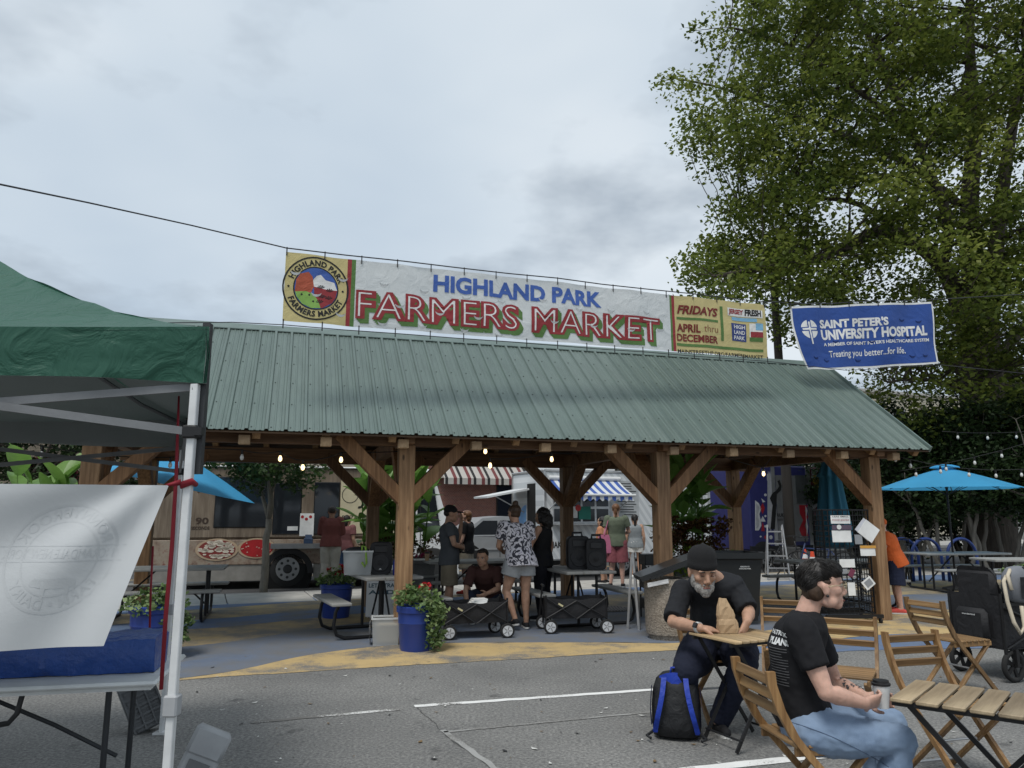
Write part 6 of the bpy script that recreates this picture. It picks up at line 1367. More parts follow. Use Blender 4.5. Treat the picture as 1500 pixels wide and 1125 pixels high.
# ---- loudspeakers
def speaker(label, loc, rz, w, d, h, round_top=False, logo=True):
    t = thing('loudspeaker', label, 'loudspeaker', loc, rz, 'black loudspeakers'); M_SP = mat('black_speaker', (.014, .014, .016), .6)
    def pr_(k): return [V((sx * w / 2 * k, sy, z)) for sx, sy, z in ()]
    rows = []
    for y, k in ((-d / 2, .96), (-d / 2 + .02, 1), (d * .1, 1), (d / 2, .7)):
        n = 20; ring = []
        for i in range(n):
            a = 2 * PI * i / n; ca, sa = math.cos(a), math.sin(a); e = .35
            ring.append(V((math.copysign(abs(ca) ** e, ca) * w / 2 * k, y, h / 2 + math.copysign(abs(sa) ** e, sa) * h / 2 * (k if sa > 0 else 1))))
        rows.append(ring)
    mb = MB(); mb.rings(rows); mb.build('cabinet', M_SP, t, 45)
    mb = MB(); mb.tube([(0, -d / 2 - .012, h * .36), (0, -d / 2 + .0, h * .36)], [w * .37, w * .41], 28); gr_ = mb.build('woofer', mat('dark_mesh', (.03, .03, .032), .7, bump=.6, bs=300), t, 40)
    mb = MB(); mb.tube([(0, -d / 2 - .016, h * .36), (0, -d / 2 - .010, h * .36)], [w * .10, w * .16], 18); mb.build('dust_cap', M_SP, gr_, 40)
    mb = MB(); mb.box((0, -d / 2 - .002, h * .78), (w * .6, .02, h * .22), None, .01); mb.build('horn', mat('horn_black', (.022, .022, .024), .4), t)
    if logo: mb = MB(); mb.add([V((-.02, -d / 2 - .02, h * .16)), V((.02, -d / 2 - .02, h * .16)), V((0, -d / 2 - .02, h * .20))], [(0, 1, 2)]); mb.build('badge', M_WHITE, t)
    if round_top: mb = MB(); mb.tube([(-w * .22, 0, h - .01), (-w * .2, 0, h + .045), (w * .2, 0, h + .045), (w * .22, 0, h - .01)], .016, 8); mb.build('handle', M_SP, t, 40)
    return t
def T_at(u, v, Y): p = at(u, v, Y); return (p.x, Y, ZTB)
speaker('black loudspeaker beside the clear bin on the left picnic table', (at(557, 850, 10.25).x, 10.28, ZTB), R(6), .29, .26, .42)
speaker('black powered mixer speaker, left of the pair on the table', (at(846, 840, 11.2).x, 11.2, ZTB), R(8), .33, .25, .47, True, False)
speaker('black portable speaker with handle, right of the pair on the table', (at(875, 840, 10.95).x, 11.05, ZTB), R(-6), .29, .24, .44, True, False)
# clear bin with bags
def clear(name='clear_plastic', col=(.55, .57, .57)):
    if name in MATS: return MATS[name]
    m, t, n, l, b = _pr(name); b.inputs['Base Color'].default_value = tuple(col) + (1,); b.inputs['Roughness'].default_value = .3
    tr = n.new('ShaderNodeBsdfTransparent'); ms = n.new('ShaderNodeMixShader'); ms.inputs[0].default_value = .45; l.new(b.outputs[0], ms.inputs[1]); l.new(tr.outputs[0], ms.inputs[2]); l.new(ms.outputs[0], n['Material Output'].inputs[0]); MATS[name] = m; return m
def tub(label, loc, rz, w, d, h, stuffed, lid):
    t = thing('storage_tub', label, 'storage tub', loc, rz); M_CL = clear(); mb = MB()
    for f_ in ([(-1, -1), (1, -1)], [(1, -1), (1, 1)], [(1, 1), (-1, 1)], [(-1, 1), (-1, -1)]):
        (a, b), (c_, e) = f_; mb.add([V((a * w * .45, b * d * .45, .004)), V((c_ * w * .45, e * d * .45, .004)), V((c_ * w * .5, e * d * .5, h)), V((a * w * .5, b * d * .5, h))], [(0, 1, 2, 3)])
    mb.box((0, 0, .004), (w * .9, d * .9, .006)); mb.build('shell', M_CL, t)
    mb = MB()
    for a, b, sz in (((0, -d * .5, h), 0, (w * 1.04, .02, .02)), ((0, d * .5, h), 0, (w * 1.04, .02, .02)), ((-w * .5, 0, h), 0, (.02, d, .02)), ((w * .5, 0, h), 0, (.02, d, .02))): mb.box(a, sz)
    mb.build('rim', mat('milky_plastic', (.6, .62, .62), .4), t)
    if stuffed:
        mb = MB(); mb.ell((-w * .18, 0, h * .5), (w * .25, d * .35, h * .45)); mb.build('white_bag', M_PLW, t, 0); mb = MB(); mb.ell((w * .2, 0, h * .45), (w * .25, d * .36, h * .42)); mb.build('grey_bag', mat('grey_cloth', (.12, .12, .13)), t, 0)
        mb = MB(); mb.tube([(w * .12, -d * .3, h * .9), (w * .14, -d * .45, h * 1.25), (w * .25, -d * .45, h * 1.2), (w * .3, -d * .52, h * .5), (w * .24, -d * .52, h * .35), (w * .14, -d * .52, h * .55)], .014, 6); mb.build('green_handle', mat('lime_webbing', (.25, .42, .06)), t, 0)
        mb = MB(); mb.ell((-.02, .05, h * 1.02), (w * .42, d * .4, .05)); mb.build('dark_cloth', mat('dark_cloth', (.03, .03, .035)), t, 0)
    else:
        mb = MB(); mb.box((.02, 0, h * .42), (w * .75, d * .7, h * .7), None, .02); mb.build('contents', mat('tan_contents', (.34, .30, .22)), t); mb = MB(); mb.grid(6, 12, lambda a, b: V((-w * .5 - .02 - .03 * noise.noise((a * 3, b * 9, 1)), -d * .4 + d * .8 * a, .02 + h * b + .0))); mb.build('foil_bag', mat('foil', (.6, .6, .6), .25, .8), t, 0)
    return t
tub('clear tub stuffed with bags on the left picnic table', (at(523, 848, 10.15).x, 10.2, ZTB), R(8), .38, .28, .30, True, False)
p = G(562, 946); tub('clear storage tub with foil bag on the ground by the front pot', (p.x, p.y + .12, 0), R(10), .33, .26, .31, False, True)
mb = MB(); mb.lathe([(.04, 0), (.045, .01), (.045, .17), (.02, .20), (.02, .23), (.0, .232)], (0, 0, 0), 16); o = mb.build('water_bottle', mat('cobalt_bottle', (.01, .02, .22), .3), None, 40, (at(579, 845, 10.05).x, 10.12, ZTB)); tag(o, 'cobalt blue water bottle beside the loudspeaker', 'bottle')
def cup(label, loc, sleeve=False, s_=1.0, lidm=None):
    t = thing('paper_cup', label, 'cup', loc); mb = MB(); mb.lathe([(.028 * s_, 0), (.04 * s_, .11 * s_), (.0, .11 * s_)], (0, 0, 0), 20); mb.build('cup', mat('paper_white', (.72, .72, .70)) if not sleeve else mat('kraft_paper', (.42, .29, .17)), t, 40)
    mb = MB(); mb.lathe([(.043 * s_, .105 * s_), (.043 * s_, .115 * s_), (.037 * s_, .118 * s_), (.036 * s_, .128 * s_), (.0, .128 * s_)], (0, 0, 0), 20); mb.build('lid', lidm or M_BRK, t, 40); return t
cup('brown paper cup on the table behind the man in the cap', (at(626, 818, 13.2).x, 13.15, ZTB), True, 1.1)
# papers on the rear table
for k, (u, Y, lab) in enumerate(((614, 13.25, 'loose white papers at the left end of the rear table'), (650, 13.5, 'white papers on the rear table beside the paper cup'))):
    mb = MB(); mb.box((0, 0, .006), (.3, .2, .01)); mb.box((.05, .03, .016), (.28, .2, .008), rotm(0, 0, .3)); o = mb.build('papers', mat('paper_white', (.72, .72, .70)), None, None, (at(u, 815, Y).x, Y, ZTB)); tag(o, lab, 'papers')
# sandwich board behind the left table
sb0 = thing('sign_board', 'white lettered sign board standing behind the left picnic table', 'sign', (at(556, 880, 11.3).x, 11.45, 0), R(5)); mb = MB(); mb.box((0, 0, .42), (.44, .02, .72), rotm(R(-8), 0, 0)); mb.build('board', M_WHITE, sb0)
mb = MB(); mb.box((0, .18, .4), (.44, .02, .78), rotm(R(10), 0, 0)); mb.build('rear_board', M_WHITE, sb0)
for k, tx in enumerate(('RE GOF', 'FOOD BUL', 'LET S TRA', 'AND')): tr = fit_text(tx, -.19, .19, .66 - .095 * k, .72 - .095 * k, .03); mb = MB(); mb.tri(tr, lambda x, z: V((x, -.013 - .14 * (.42 - z), z))); mb.build('lettering', mat('sign_red', (.25, .03, .05)) if k < 2 else mat('sign_slate', (.05, .1, .13)), sb0)
# concrete litter bin with black lid
p = G(985, 941); cb = thing('litter_bin', 'round pebbled concrete litter bin with slanted black lid', 'bin', (p.x + .02, p.y + .32, 0))
def agg():
    m, t, n, l, b = _pr('exposed_aggregate'); c = coords(n, l); vo = n.new('ShaderNodeTexVoronoi'); vo.inputs['Scale'].default_value = 55; l.new(c, vo.inputs[0])
    l.new(mixc(n, l, vo.outputs['Color'], (.15, .125, .10), (.34, .30, .25)), b.inputs['Base Color']); b.inputs['Roughness'].default_value = .9; bumpn(n, l, b, vo.outputs[0], .6, .012); return m
mb = MB(); mb.lathe([(.24, 0), (.25, .06), (.275, .065), (.285, .12), (.29, .70), (.275, .74), (.2, .74), (.19, .6)], (0, 0, 0), 32); mb.build('drum', agg(), cb, 35)
mb = MB(); mb.prism([V((-.36, -.30, .71)), V((-.36, .30, .71)), V((.40, .30, .98)), V((.40, -.30, .98))], (-.03, 0, .06)); mb.build('lid', mat('black_lid', (.020, .021, .022), .35), cb); mb = MB(); mb.box((-.12, -.31, .80), (.3, .02, .03), rotm(0, R(-19), 0)); mb.build('lid_lip', mat('black_lid', (.020, .021, .022)), cb)
mb = MB(); mb.grid(8, 4, lambda a, b: V((-.30 + .26 * a, -.30 - .02 * b, .70 + .05 * a - .05 * b + .01 * noise.noise((a * 8, b * 5, 1))))); mb.build('bag_edge', mat('pale_bag', (.4, .4, .4), .3), cb)
# trash cart
p = G(1082, 917); tc_ = thing('trash_cart', 'black wheeled trash cart with white print behind the man', 'trash cart', (p.x, p.y + .30, 0), R(4)); M_CART = mat('cart_plastic', (.014, .016, .017), .45, var=.1)
mb = MB(); mb.rings([[V((sx * w / 2, sy * d / 2, z)) for sx, sy in ((-1, -1), (1, -1), (1, 1), (-1, 1))] for w, d, z in ((.56, .5, .06), (.60, .54, .3), (.70, .66, .90), (.78, .74, .92), (.78, .74, 1.0), (.70, .66, 1.0), (.68, .64, .9))]); mb.build('body', M_CART, tc_, None)
for s_ in (-1, 1): mb = MB(); mb.box((s_ * .31, -.24, .5), (.035, .05, .75), rotm(R(4), R(s_ * 4), 0)); mb.build('rib', M_CART, tc_)
mb = MB(); mb.prism([V((-.38, .35, 1.0)), V((.38, .35, 1.0)), V((.38, .47, .45)), V((-.38, .47, .45))], (0, .04, .0)); mb.build('lid', M_CART, tc_)
for s_ in (-1, 1): wheel(tc_, s_ * .34 , .20, .12, .12, .06)
fx = plane_fn(tc_.location * 0 + V((0, -.321, .80)), (1, 0, 0), (0, -.09, 1), .0)
for k, (tx, w) in enumerate((('BOROUGH OF', .13), ('HIGHLAND PARK', .17))): tr = fit_text(tx, -w / 2 + .10, w / 2 + .10, -.028 * k, -.028 * k + .018, .02); mb = MB(); mb.tri(tr, lambda x, z: V((x, -.334 - .098 * z, .80 + z))); mb.build('lettering', M_WHITE, tc_)
# folded easel poles and black folding chair beside the bin
ez = thing('display_easel', 'pale aluminium easel standing edge-on beside the concrete bin', 'easel', (1.72, 10.55, 0), R(70))
for x, y in ((-.03, 0), (.03, 0)): mb = MB(); mb.bar((x, y, .0), (x * .5, .06, 1.02), .025, .03); mb.build('pole', M_ALU, ez)
mb = MB(); mb.bar((0, .16, 0), (0, .075, 1.0), .025, .03); mb.build('rear_pole', M_ALU, ez)
bc = thing('black_shelf', 'black open shelf unit between the easel and the concrete bin', 'shelf', (at(958, 880, 11.5).x + .02, 11.75, 0), R(10))
for z in (.22, .52, .86): mb = MB(); mb.box((0, 0, z), (.3, .3, .16), None, .01); mb.build('tray', M_CART, bc)
for x in (-.14, .14): mb = MB(); mb.bar((x, .12, 0), (x, .12, .95), .02); mb.build('upright', M_FRM, bc)
# ---- wire rack with leaflets
rk = thing('wire_rack', 'tall black wire display rack hung with leaflets on a wheeled base', 'display rack', (at(1248, 900, 11.2).x, 11.15, 0), R(4)); W2, Z0, Z1 = .36, .14, 1.60
def gridp(a, b, nm='grid_panel'):
    mb = MB(); a, b = V(a), V(b); d = b - a; n = max(2, int(d.length / .075))
    for k in range(n + 1): q = a + d * k / n; mb.bar(q + V((0, 0, Z0)), q + V((0, 0, Z1)), .009 if 0 < k < n else .018)
    for k in range(20): z = Z0 + (Z1 - Z0) * k / 19; mb.bar(a + V((0, 0, z)), b + V((0, 0, z)), .009 if 0 < k < 19 else .018)
    o = mb.build(nm, M_FRM, rk); o['kind'] = 'stuff'; return o
gridp((-W2, 0, 0), (W2 * .9, 0, 0)); gridp((-W2 + .1, .5, 0), (W2 * .9 + .04, .5, 0)); gridp((-W2, .0, 0), (-W2 + .1, .5, 0)); gridp((W2 * .9, 0, 0), (W2 * .9 + .04, .5, 0))
for y in (-.03, .5): mb = MB(); mb.box((0, y, .10), (.84, .05, .05)); mb.build('base_bar', M_FRM, rk)
for x in (-.38, .38):
    for y in (-.03, .5): mb = MB(); mb.tube([(x - .012, y, .04), (x + .012, y, .04)], .038, 12); mb.build('caster', M_TYRE, rk)
rp = Pl(rk.location, rk.rotation_euler.z)
def leaf_paper(u0, v0, u1, v1, m_, rot=0.0, y=-.03, tx=None):
    a = rp.px(u0, v0); b = rp.px(u1, v1); w, h = abs(b[0] - a[0]), abs(a[1] - b[1]); c_ = V(((a[0] + b[0]) / 2, y, (a[1] + b[1]) / 2)); mb = MB(); mb.box(c_, (w, .006, h), rotm(R(-3), rot, 0)); o = mb.build('leaflet', m_, rk)
    if tx:
        for k, q in enumerate(tx): tr = fit_text(q, c_.x - w * .43, c_.x + w * .43, c_.z + h * (.28 - .42 * k), c_.z + h * (.28 - .42 * k) - h * -.28 if False else c_.z + h * (.28 - .42 * k) + h * .17, .02); mb = MB(); mb.tri(tr, lambda x, z: V((x, y - .012, z))); mb.build('lettering', M_INK if k == 0 else mat('sign_red', (.25, .03, .05)), o)
    return o
PW_, PG_ = mat('paper_white', (.72, .72, .70)), mat('paper_grey', (.25, .26, .27), .7)
leaf_paper(1215, 755, 1244, 767, PW_, 0, -.03, ('USAS SMALL', 'FOOD BOOKS')); leaf_paper(1217, 769, 1246, 776, mat('slate_card', (.10, .07, .10))); leaf_paper(1217, 777, 1246, 794, PW_); leaf_paper(1250, 783, 1262, 797, PG_); leaf_paper(1258, 799, 1281, 814, PW_); leaf_paper(1258, 799, 1281, 803, mat('orange_card', (.55, .28, .05)), 0, -.036)
leaf_paper(1258, 766, 1284, 790, PW_, R(38)); leaf_paper(1254, 764, 1280, 787, mat('paper_bluegrey', (.55, .56, .6)), R(42), -.022); leaf_paper(1228, 819, 1251, 831, PW_); leaf_paper(1262, 847, 1279, 861, PW_, R(-36)); leaf_paper(1265, 849, 1276, 858, PG_, R(-36), -.036); leaf_paper(1240, 853, 1252, 872, PW_); leaf_paper(1242, 833, 1250, 845, mat('maroon_card', (.15, .03, .06)), R(30)); leaf_paper(1229, 833, 1240, 840, PG_)  # the tilted sheet behind the white one is pale blue-grey
mb = MB(); c_ = rp.px(1227, 772); mb.tri(ring2(c_[0], c_[1], .001, .035, seg=18), lambda x, z: V((x, -.042, z))); mb.build('round_badge', PW_, rk)
# ---- ladder, cones, bikes, blue hoops
ld = thing('step_ladder', 'small aluminium step ladder standing before the purple truck', 'ladder', (at(1140, 845, 18.2).x, 18.2, 0), R(-12))
for s_ in (-1, 1): mb = MB(); mb.bar((s_ * .25, -.12, 0), (s_ * .17, .12, 1.28), .03, .06); mb.build('rail', M_ALU, ld); mb = MB(); mb.bar((s_ * .23, .62, 0), (s_ * .16, .16, 1.25), .025, .03); mb.build('rear_leg', M_ALU, ld)
for k in range(4): mb = MB(); mb.box((0, -.06 + .06 * k, .28 + .28 * k), (.46 - .04 * k, .09, .03)); mb.build('step', M_ALU, ld)
def cone(label, loc):
    t = thing('traffic_cone', label, 'traffic cone', loc, 0, 'orange traffic cones'); M_O = mat('cone_orange', (.62, .07, .025), .5)
    mb = MB(); mb.box((0, 0, .02), (.36, .36, .04), None, .01); mb.build('base', M_O, t); mb = MB(); mb.lathe([(.14, .04), (.035, .70), (.0, .70)], (0, 0, 0), 20); mb.build('cone', M_O, t, 40)
    for z0, z1 in ((.30, .42), (.48, .58)): mb = MB(); r0, r1 = .14 - .105 * (z0 - .04) / .66, .14 - .105 * (z1 - .04) / .66; mb.lathe([(r0 + .003, z0), (r1 + .003, z1)], (0, 0, 0), 20, False); mb.build('reflective_band', M_WHITE, t, 40)
    return t
cone('orange traffic cone with white bands beside the closed umbrella', (at(1190, 815, 17.4).x, 17.4, 0)); cone('traffic cone half hidden behind a parked bicycle', (at(1179, 815, 18.6).x, 18.6, 0))
def bike(label, loc, rz, col):
    t = thing('bicycle', label, 'bicycle', loc, rz, 'parked bicycles'); mf = mat('bike_' + col[0], col[1], .4)
    for x in (-.5, .5):
        mb = MB(); n = 26; mb.tube([(x + .33 * math.cos(2 * PI * k / n), 0, .34 + .33 * math.sin(2 * PI * k / n)) for k in range(n + 1)], .018, 6, False); w = mb.build('wheel', M_TYRE, t, 0); mb = MB()
        for k in range(8): a = k * PI / 4; mb.tube([(x, 0, .34), (x + .32 * math.cos(a), 0, .34 + .32 * math.sin(a))], .003, 4)
        mb.build('spokes', M_ALU, w)
    mb = MB()
    for a, b in (((-.5, .34), (-.08, .30)), ((-.08, .30), (-.2, .80)), ((-.5, .34), (-.18, .72)), ((-.18, .72), (.36, .74)), ((-.08, .30), (.38, .66)), ((.34, .86), (.5, .34))): mb.tube([(a[0], 0, a[1]), (b[0], 0, b[1])], .018, 6)
    mb.build('frame', mf, t, 0); mb = MB(); mb.tube([(.30, -.28, .96), (.33, -.1, .98), (.33, .1, .98), (.30, .28, .96)], .014, 6); mb.tube([(.33, 0, .98), (.34, 0, .86)], .016, 6); mb.build('handlebar', M_FRM, t, 0); mb = MB(); mb.ell((-.22, 0, .86), (.13, .07, .035)); mb.build('saddle', M_FRM, t, 0); mb = MB(); mb.tube([(-.08, -.05, .30), (-.08, .05, .30)], .09, 16); mb.build('crank', M_FRM, t, 40); return t
bike('dark bicycle leaning by the utility pole', (at(1150, 800, 19.2).x, 19.2, 0), R(28), ('black', (.02, .02, .022))); bike('dark blue bicycle parked behind the closed umbrella', (at(1210, 800, 17.6).x, 17.9, 0), R(150), ('navy', (.02, .04, .12))); bike('bicycle parked in the blue hoops under the open umbrella', (at(1335, 820, 17.3).x, 17.4, 0), R(60), ('grey', (.06, .06, .07)))
for k, (u, lab) in enumerate(((1322, 'leftmost blue bike hoop under the umbrella'), (1356, 'blue bike hoop left of the umbrella pole'), (1408, 'blue bike hoop right of the umbrella pole'))):
    Y = 17.9; mb = MB(); mb.tube([(-.42, 0, 0), (-.42, 0, .55)] + [(.42 * math.cos(a), 0, .55 + .42 * math.sin(a)) for a in [PI - PI * j / 12 for j in range(1, 12)]] + [(.42, 0, .55), (.42, 0, 0)], .035, 8); o = mb.build('bike_hoop', mat('hoop_blue', (.018, .042, .17), .5), None, 0, (at(u, 800, Y).x, Y, 0)); o.rotation_euler.z = R(15); tag(o, lab, 'bike rack', 'blue bike hoops')
# ---- stroller wagon at the right edge
sw = thing('stroller_wagon', 'black canopy stroller wagon with big wheels at the right edge', 'stroller wagon', (4.98, 7.75, 0), R(20)); Lw, Ww = 1.0, .55
for s_ in (-1, 1):
    mb = MB(); mb.grid(10, 6, lambda a, b: V((-Lw / 2 + Lw * a, s_ * Ww / 2, .30 + .40 * b))); mb.build('side_panel', M_WAG, sw, 0); mb = MB(); mb.grid(8, 6, lambda a, b: V((s_ * Lw / 2, -Ww / 2 + Ww * a, .30 + (.48 if s_ < 0 else .40) * b))); mb.build('end_panel', M_WAG, sw, 0)
    for a, b in (((-Lw / 2, .30), (Lw / 2, .68)), ((-Lw / 2, .68), (Lw / 2, .30))): mb = MB(); mb.tube([(a[0], s_ * (Ww / 2 + .015), a[1]), (b[0], s_ * (Ww / 2 + .015), b[1])], .011, 6); mb.build('scissor_tube', M_FRM, sw)
    mb = MB(); mb.bar((-Lw / 2, s_ * Ww / 2, .70), (Lw / 2, s_ * Ww / 2, .70), .03); mb.build('top_rail', M_FRM, sw)
    for x in (-1, 1):
        for z0, z1 in ((.16, .74),): mb = MB(); mb.tube([(x * Lw / 2, s_ * Ww / 2, z0), (x * Lw / 2, s_ * Ww / 2, z1 + (.06 if x < 0 else 0))], .016, 8); mb.build('corner_tube', M_FRM, sw)
        wr = .145; xx, yy = x * .42, s_ * (Ww / 2 + .0); mb = MB(); n = 24; mb.tube([(xx + wr * .84 * math.cos(2 * PI * k / n), yy, wr + wr * .84 * math.sin(2 * PI * k / n)) for k in range(n + 1)], .024, 8, False); wh = mb.build('wheel', M_TYRE, sw, 0)
        for k in range(5): a = 2 * PI * k / 5; mb = MB(); mb.bar((xx, yy, wr), (xx + wr * .8 * math.cos(a), yy, wr + wr * .8 * math.sin(a)), .03, .02, (0, 1, 0)); mb.build('spoke', M_FRM, wh)
        mb = MB(); mb.bar((xx, yy - .04, wr), (xx, yy - .04, .30), .035, .03); mb.build('fork', M_FRM, sw)
mb = MB(); mb.box((0, 0, .30), (Lw, Ww, .02)); mb.build('floor', M_WAG, sw)
mb = MB(); mb.box((-Lw / 2 - .05, 0, .50), (.09, .34, .30), None, .04); mb.build('end_pocket', M_WAG, sw, 40)
mb = MB(); mb.rings([[V((-Lw / 2 + .02 + .1 * (1 - z), -.22 * k + .44 * k * i / 12, .70 + .34 * z)) for i in range(13)] for k, z in ((1, 0), (1, .5), (.92, .8), (.75, .97), (.6, 1.0))], False, False); mb.build('seat_back', M_WAG, sw, 0)
mb = MB(); mb.box((-Lw / 2 + .06, 0, .86), (.10, .42, .32), None, .05); mb.build('seat_pad', M_WAG, sw, 40)
fxs = lambda x, z: V((-Lw / 2 - .099, -x, z)); tr = fit_text('wonderfold', -.07, .07, .585, .60, .02); mb = MB(); mb.tri(tr, fxs); mb.build('lettering', M_WHITE, sw)
bp2 = thing('backpack', 'grey and black backpack with cream straps lying on the stroller wagon', 'backpack', (4.86, 7.42, .718), R(10)); mb = MB(); mb.rings([[V((w * math.cos(a), d * math.sin(a), z)) for a in [2 * PI * k / 20 for k in range(20)]] for w, d, z in ((.12, .08, .0), (.17, .12, .03), (.17, .12, .16), (.15, .11, .26), (.10, .07, .32), (.02, .02, .335))]); mb.build('body', mat('heather_grey', (.17, .18, .20), .85), bp2, 0)
mb = MB(); mb.grid(6, 6, lambda a, b: V((-.10 + .2 * a, -.125 - .01 * math.sin(PI * a), .04 + .2 * b))); mb.build('front_pocket', M_BPK, bp2, 0); mb = MB(); mb.tube([(.0, -.06, .325), (.05, -.13, .26), (.06, -.135, .1)], .016, 6); mb.build('black_strap', M_BPK, bp2, 0)
M_CRS = mat('cream_webbing', (.50, .44, .34), .8)
mb = MB(); mb.tube([(-.15, -.02, .24), (-.22, -.06, .20), (-.24, -.1, .02), (-.25, -.16, -.16), (-.21, -.18, -.26), (-.15, -.17, -.20), (-.13, -.14, -.02)], .018, 6); mb.build('cream_strap', M_CRS, bp2, 0); mb = MB(); mb.tube([(-.10, -.02, .30), (-.17, -.06, .25), (-.18, -.1, .12)], .018, 6); mb.build('cream_strap', M_CRS, bp2, 0)
# ---- garden string lights, right
def gl(label, a, b, n, sag):
    bl_ = []
    for k in range(n): f_ = (k + .5) / n; p = a.lerp(b, f_); bl_.append((p - V((0, 0, sag * 4 * f_ * (1 - f_) + .006)), 0))
    string_lights(label, [a, b], bl_, sag, .006, 'clear bulb strings at the right')
gl('string of unlit bulbs sagging from the pavilion corner over the umbrella', at(1310, 668, 11.8), at(1640, 650, 14.5), 9, .35)
gl('string of unlit bulbs rising to the right above the hedge', at(1318, 690, 12.2), at(1650, 590, 15), 9, .18)
gl('upper string of unlit bulbs in front of the dark shrubs', at(1380, 632, 14.5), at(1660, 600, 16), 7, .2)
gl('string of unlit bulbs running behind the tent', at(30, 646, 8.6), at(280, 668, 9.2), 4, .08)
# ================================================================ PEOPLE
from mathutils.bvhtree import BVHTree
def skin_mat(name, col): return mat(name, col, .52, var=.17, vs=20, bump=.2, bs=260, bd=.0015, spec=.35, sss=.08)
SK_L = skin_mat('fair_skin', (.56, .34, .26)); SK_M = skin_mat('tan_skin', (.42, .245, .165)); SK_D = skin_mat('brown_skin', (.22, .115, .07))
def fab(name, col, rough=.85): return mat(name, col, rough, var=.12, vs=7, bump=.25, bs=220, bd=.0015, spec=.2)
def etube(mb, secs, seg=22):
    mb.rings([[V(c) + V(r) * (rx * math.cos(2 * PI * k / seg)) + V(f) * (ry * math.sin(2 * PI * k / seg)) for k in range(seg)] for c, r, f, rx, ry in secs])
def limb_t(mb, pts, rs, seg=12):
    P_ = [V(p) for p in pts]
    mb.tube(P_, rs, seg)
    for p, r in zip(P_, rs): mb.ell(p, (r, r, r), seg, 8)
def displace(o, fn):
    me = o.data; n = len(me.vertices); co = np.empty(n * 3, 'f'); me.vertices.foreach_get('co', co); no = np.empty(n * 3, 'f'); me.vertices.foreach_get('normal', no); co = co.reshape(-1, 3); no = no.reshape(-1, 3)
    d = np.array([fn(V(p)) for p in co], 'f'); co += no * d[:, None]; me.vertices.foreach_set('co', co.reshape(-1)); me.update()
def hand(mb, wr, d, nrm, side, curl=.5, s=1.0, spread=.16):
    """palm + five fingers; d = finger direction, nrm = out of the palm, side = +1 if the thumb lies on nrm x d"""
    d = V(d).normalized(); nrm = (V(nrm) - d * V(nrm).dot(d)).normalized(); t = nrm.cross(d) * side; wr = V(wr)
    pc = wr + d * .050 * s
    mb.rings([[wr + d * q * s + t * (w * math.cos(2 * PI * k / 12)) * s + nrm * (h * math.sin(2 * PI * k / 12)) * s for k in range(12)] for q, w, h in ((-.01, .026, .021), (.02, .034, .020), (.055, .042, .018), (.088, .041, .015), (.096, .036, .011))])
    for k, (off, L_) in enumerate(((.030, .070), (.010, .080), (-.011, .074), (-.031, .058))):
        p = wr + (d * .088 + t * off) * s; dd = (d + t * off * spread * 10 * .4).normalized(); a = 0; pts = [p]
        for j, fr in enumerate((.45, .32, .25)):
            a += curl * (.5, .9, .6)[j]; p = p + (dd * math.cos(a) + nrm * math.sin(a)) * L_ * fr * s; pts.append(p)
        limb_t(mb, pts, [.0098 * s, .0090 * s, .0084 * s, .0072 * s], 8)
    p = wr + (d * .022 + t * .030) * s; dd = (d * .62 + t * .68 + nrm * .35).normalized(); pts = [p, p + dd * .036 * s, p + dd * .036 * s + (dd * .5 + d * .6 + nrm * .35).normalized() * .030 * s]; pts.append(pts[-1] + (d * .8 + nrm * .4).normalized() * .022 * s)
    limb_t(mb, pts, [.015 * s, .0125 * s, .011 * s, .009 * s], 8)
def headshape(mb, c, f, u, s=1.0, nose=1.0, jaw=1.0):
    f = V(f).normalized(); u = (V(u) - f * V(u).dot(f)).normalized(); r = f.cross(u); M_ = Matrix((r, f, u)).transposed(); c = V(c)
    def E(x, y, z, a, b, e): mb.ell(c + (r * x + f * y + u * z) * s, (a * s, b * s, e * s), 18, 12, M_)
    E(0, -.014, .030, .077, .098, .088); E(0, .010, -.01, .069, .082, .085); E(0, .024, -.055, .057 * jaw, .063, .055); E(0, .062, -.094, .030 * jaw, .026, .024)
    for sx in (-1, 1):
        E(sx * .040, .052, -.022, .026, .030, .024); E(sx * .046 * jaw, .012, -.072, .022, .04, .03); E(sx * .079, -.010, -.012, .010, .020, .032); E(sx * .083, -.018, .002, .007, .014, .02); E(sx * .030, .076, .026, .026, .016, .011)
    E(0, .080, .035, .032, .014, .03); E(0, .083, -.068, .025, .013, .0075); E(0, .082, -.082, .022, .012, .008)
    mb.tube([c + (f * .086 + u * .014) * s, c + (f * (.102 * nose) + u * -.018) * s, c + (f * (.108 * nose) + u * -.036) * s], [.009 * s, .012 * s, .0145 * s], 10); E(0, .100 * nose, -.038, .017, .014, .011)
    for sx in (-1, 1): E(sx * .013, .092, -.040, .010, .012, .009)
    return r, f, u
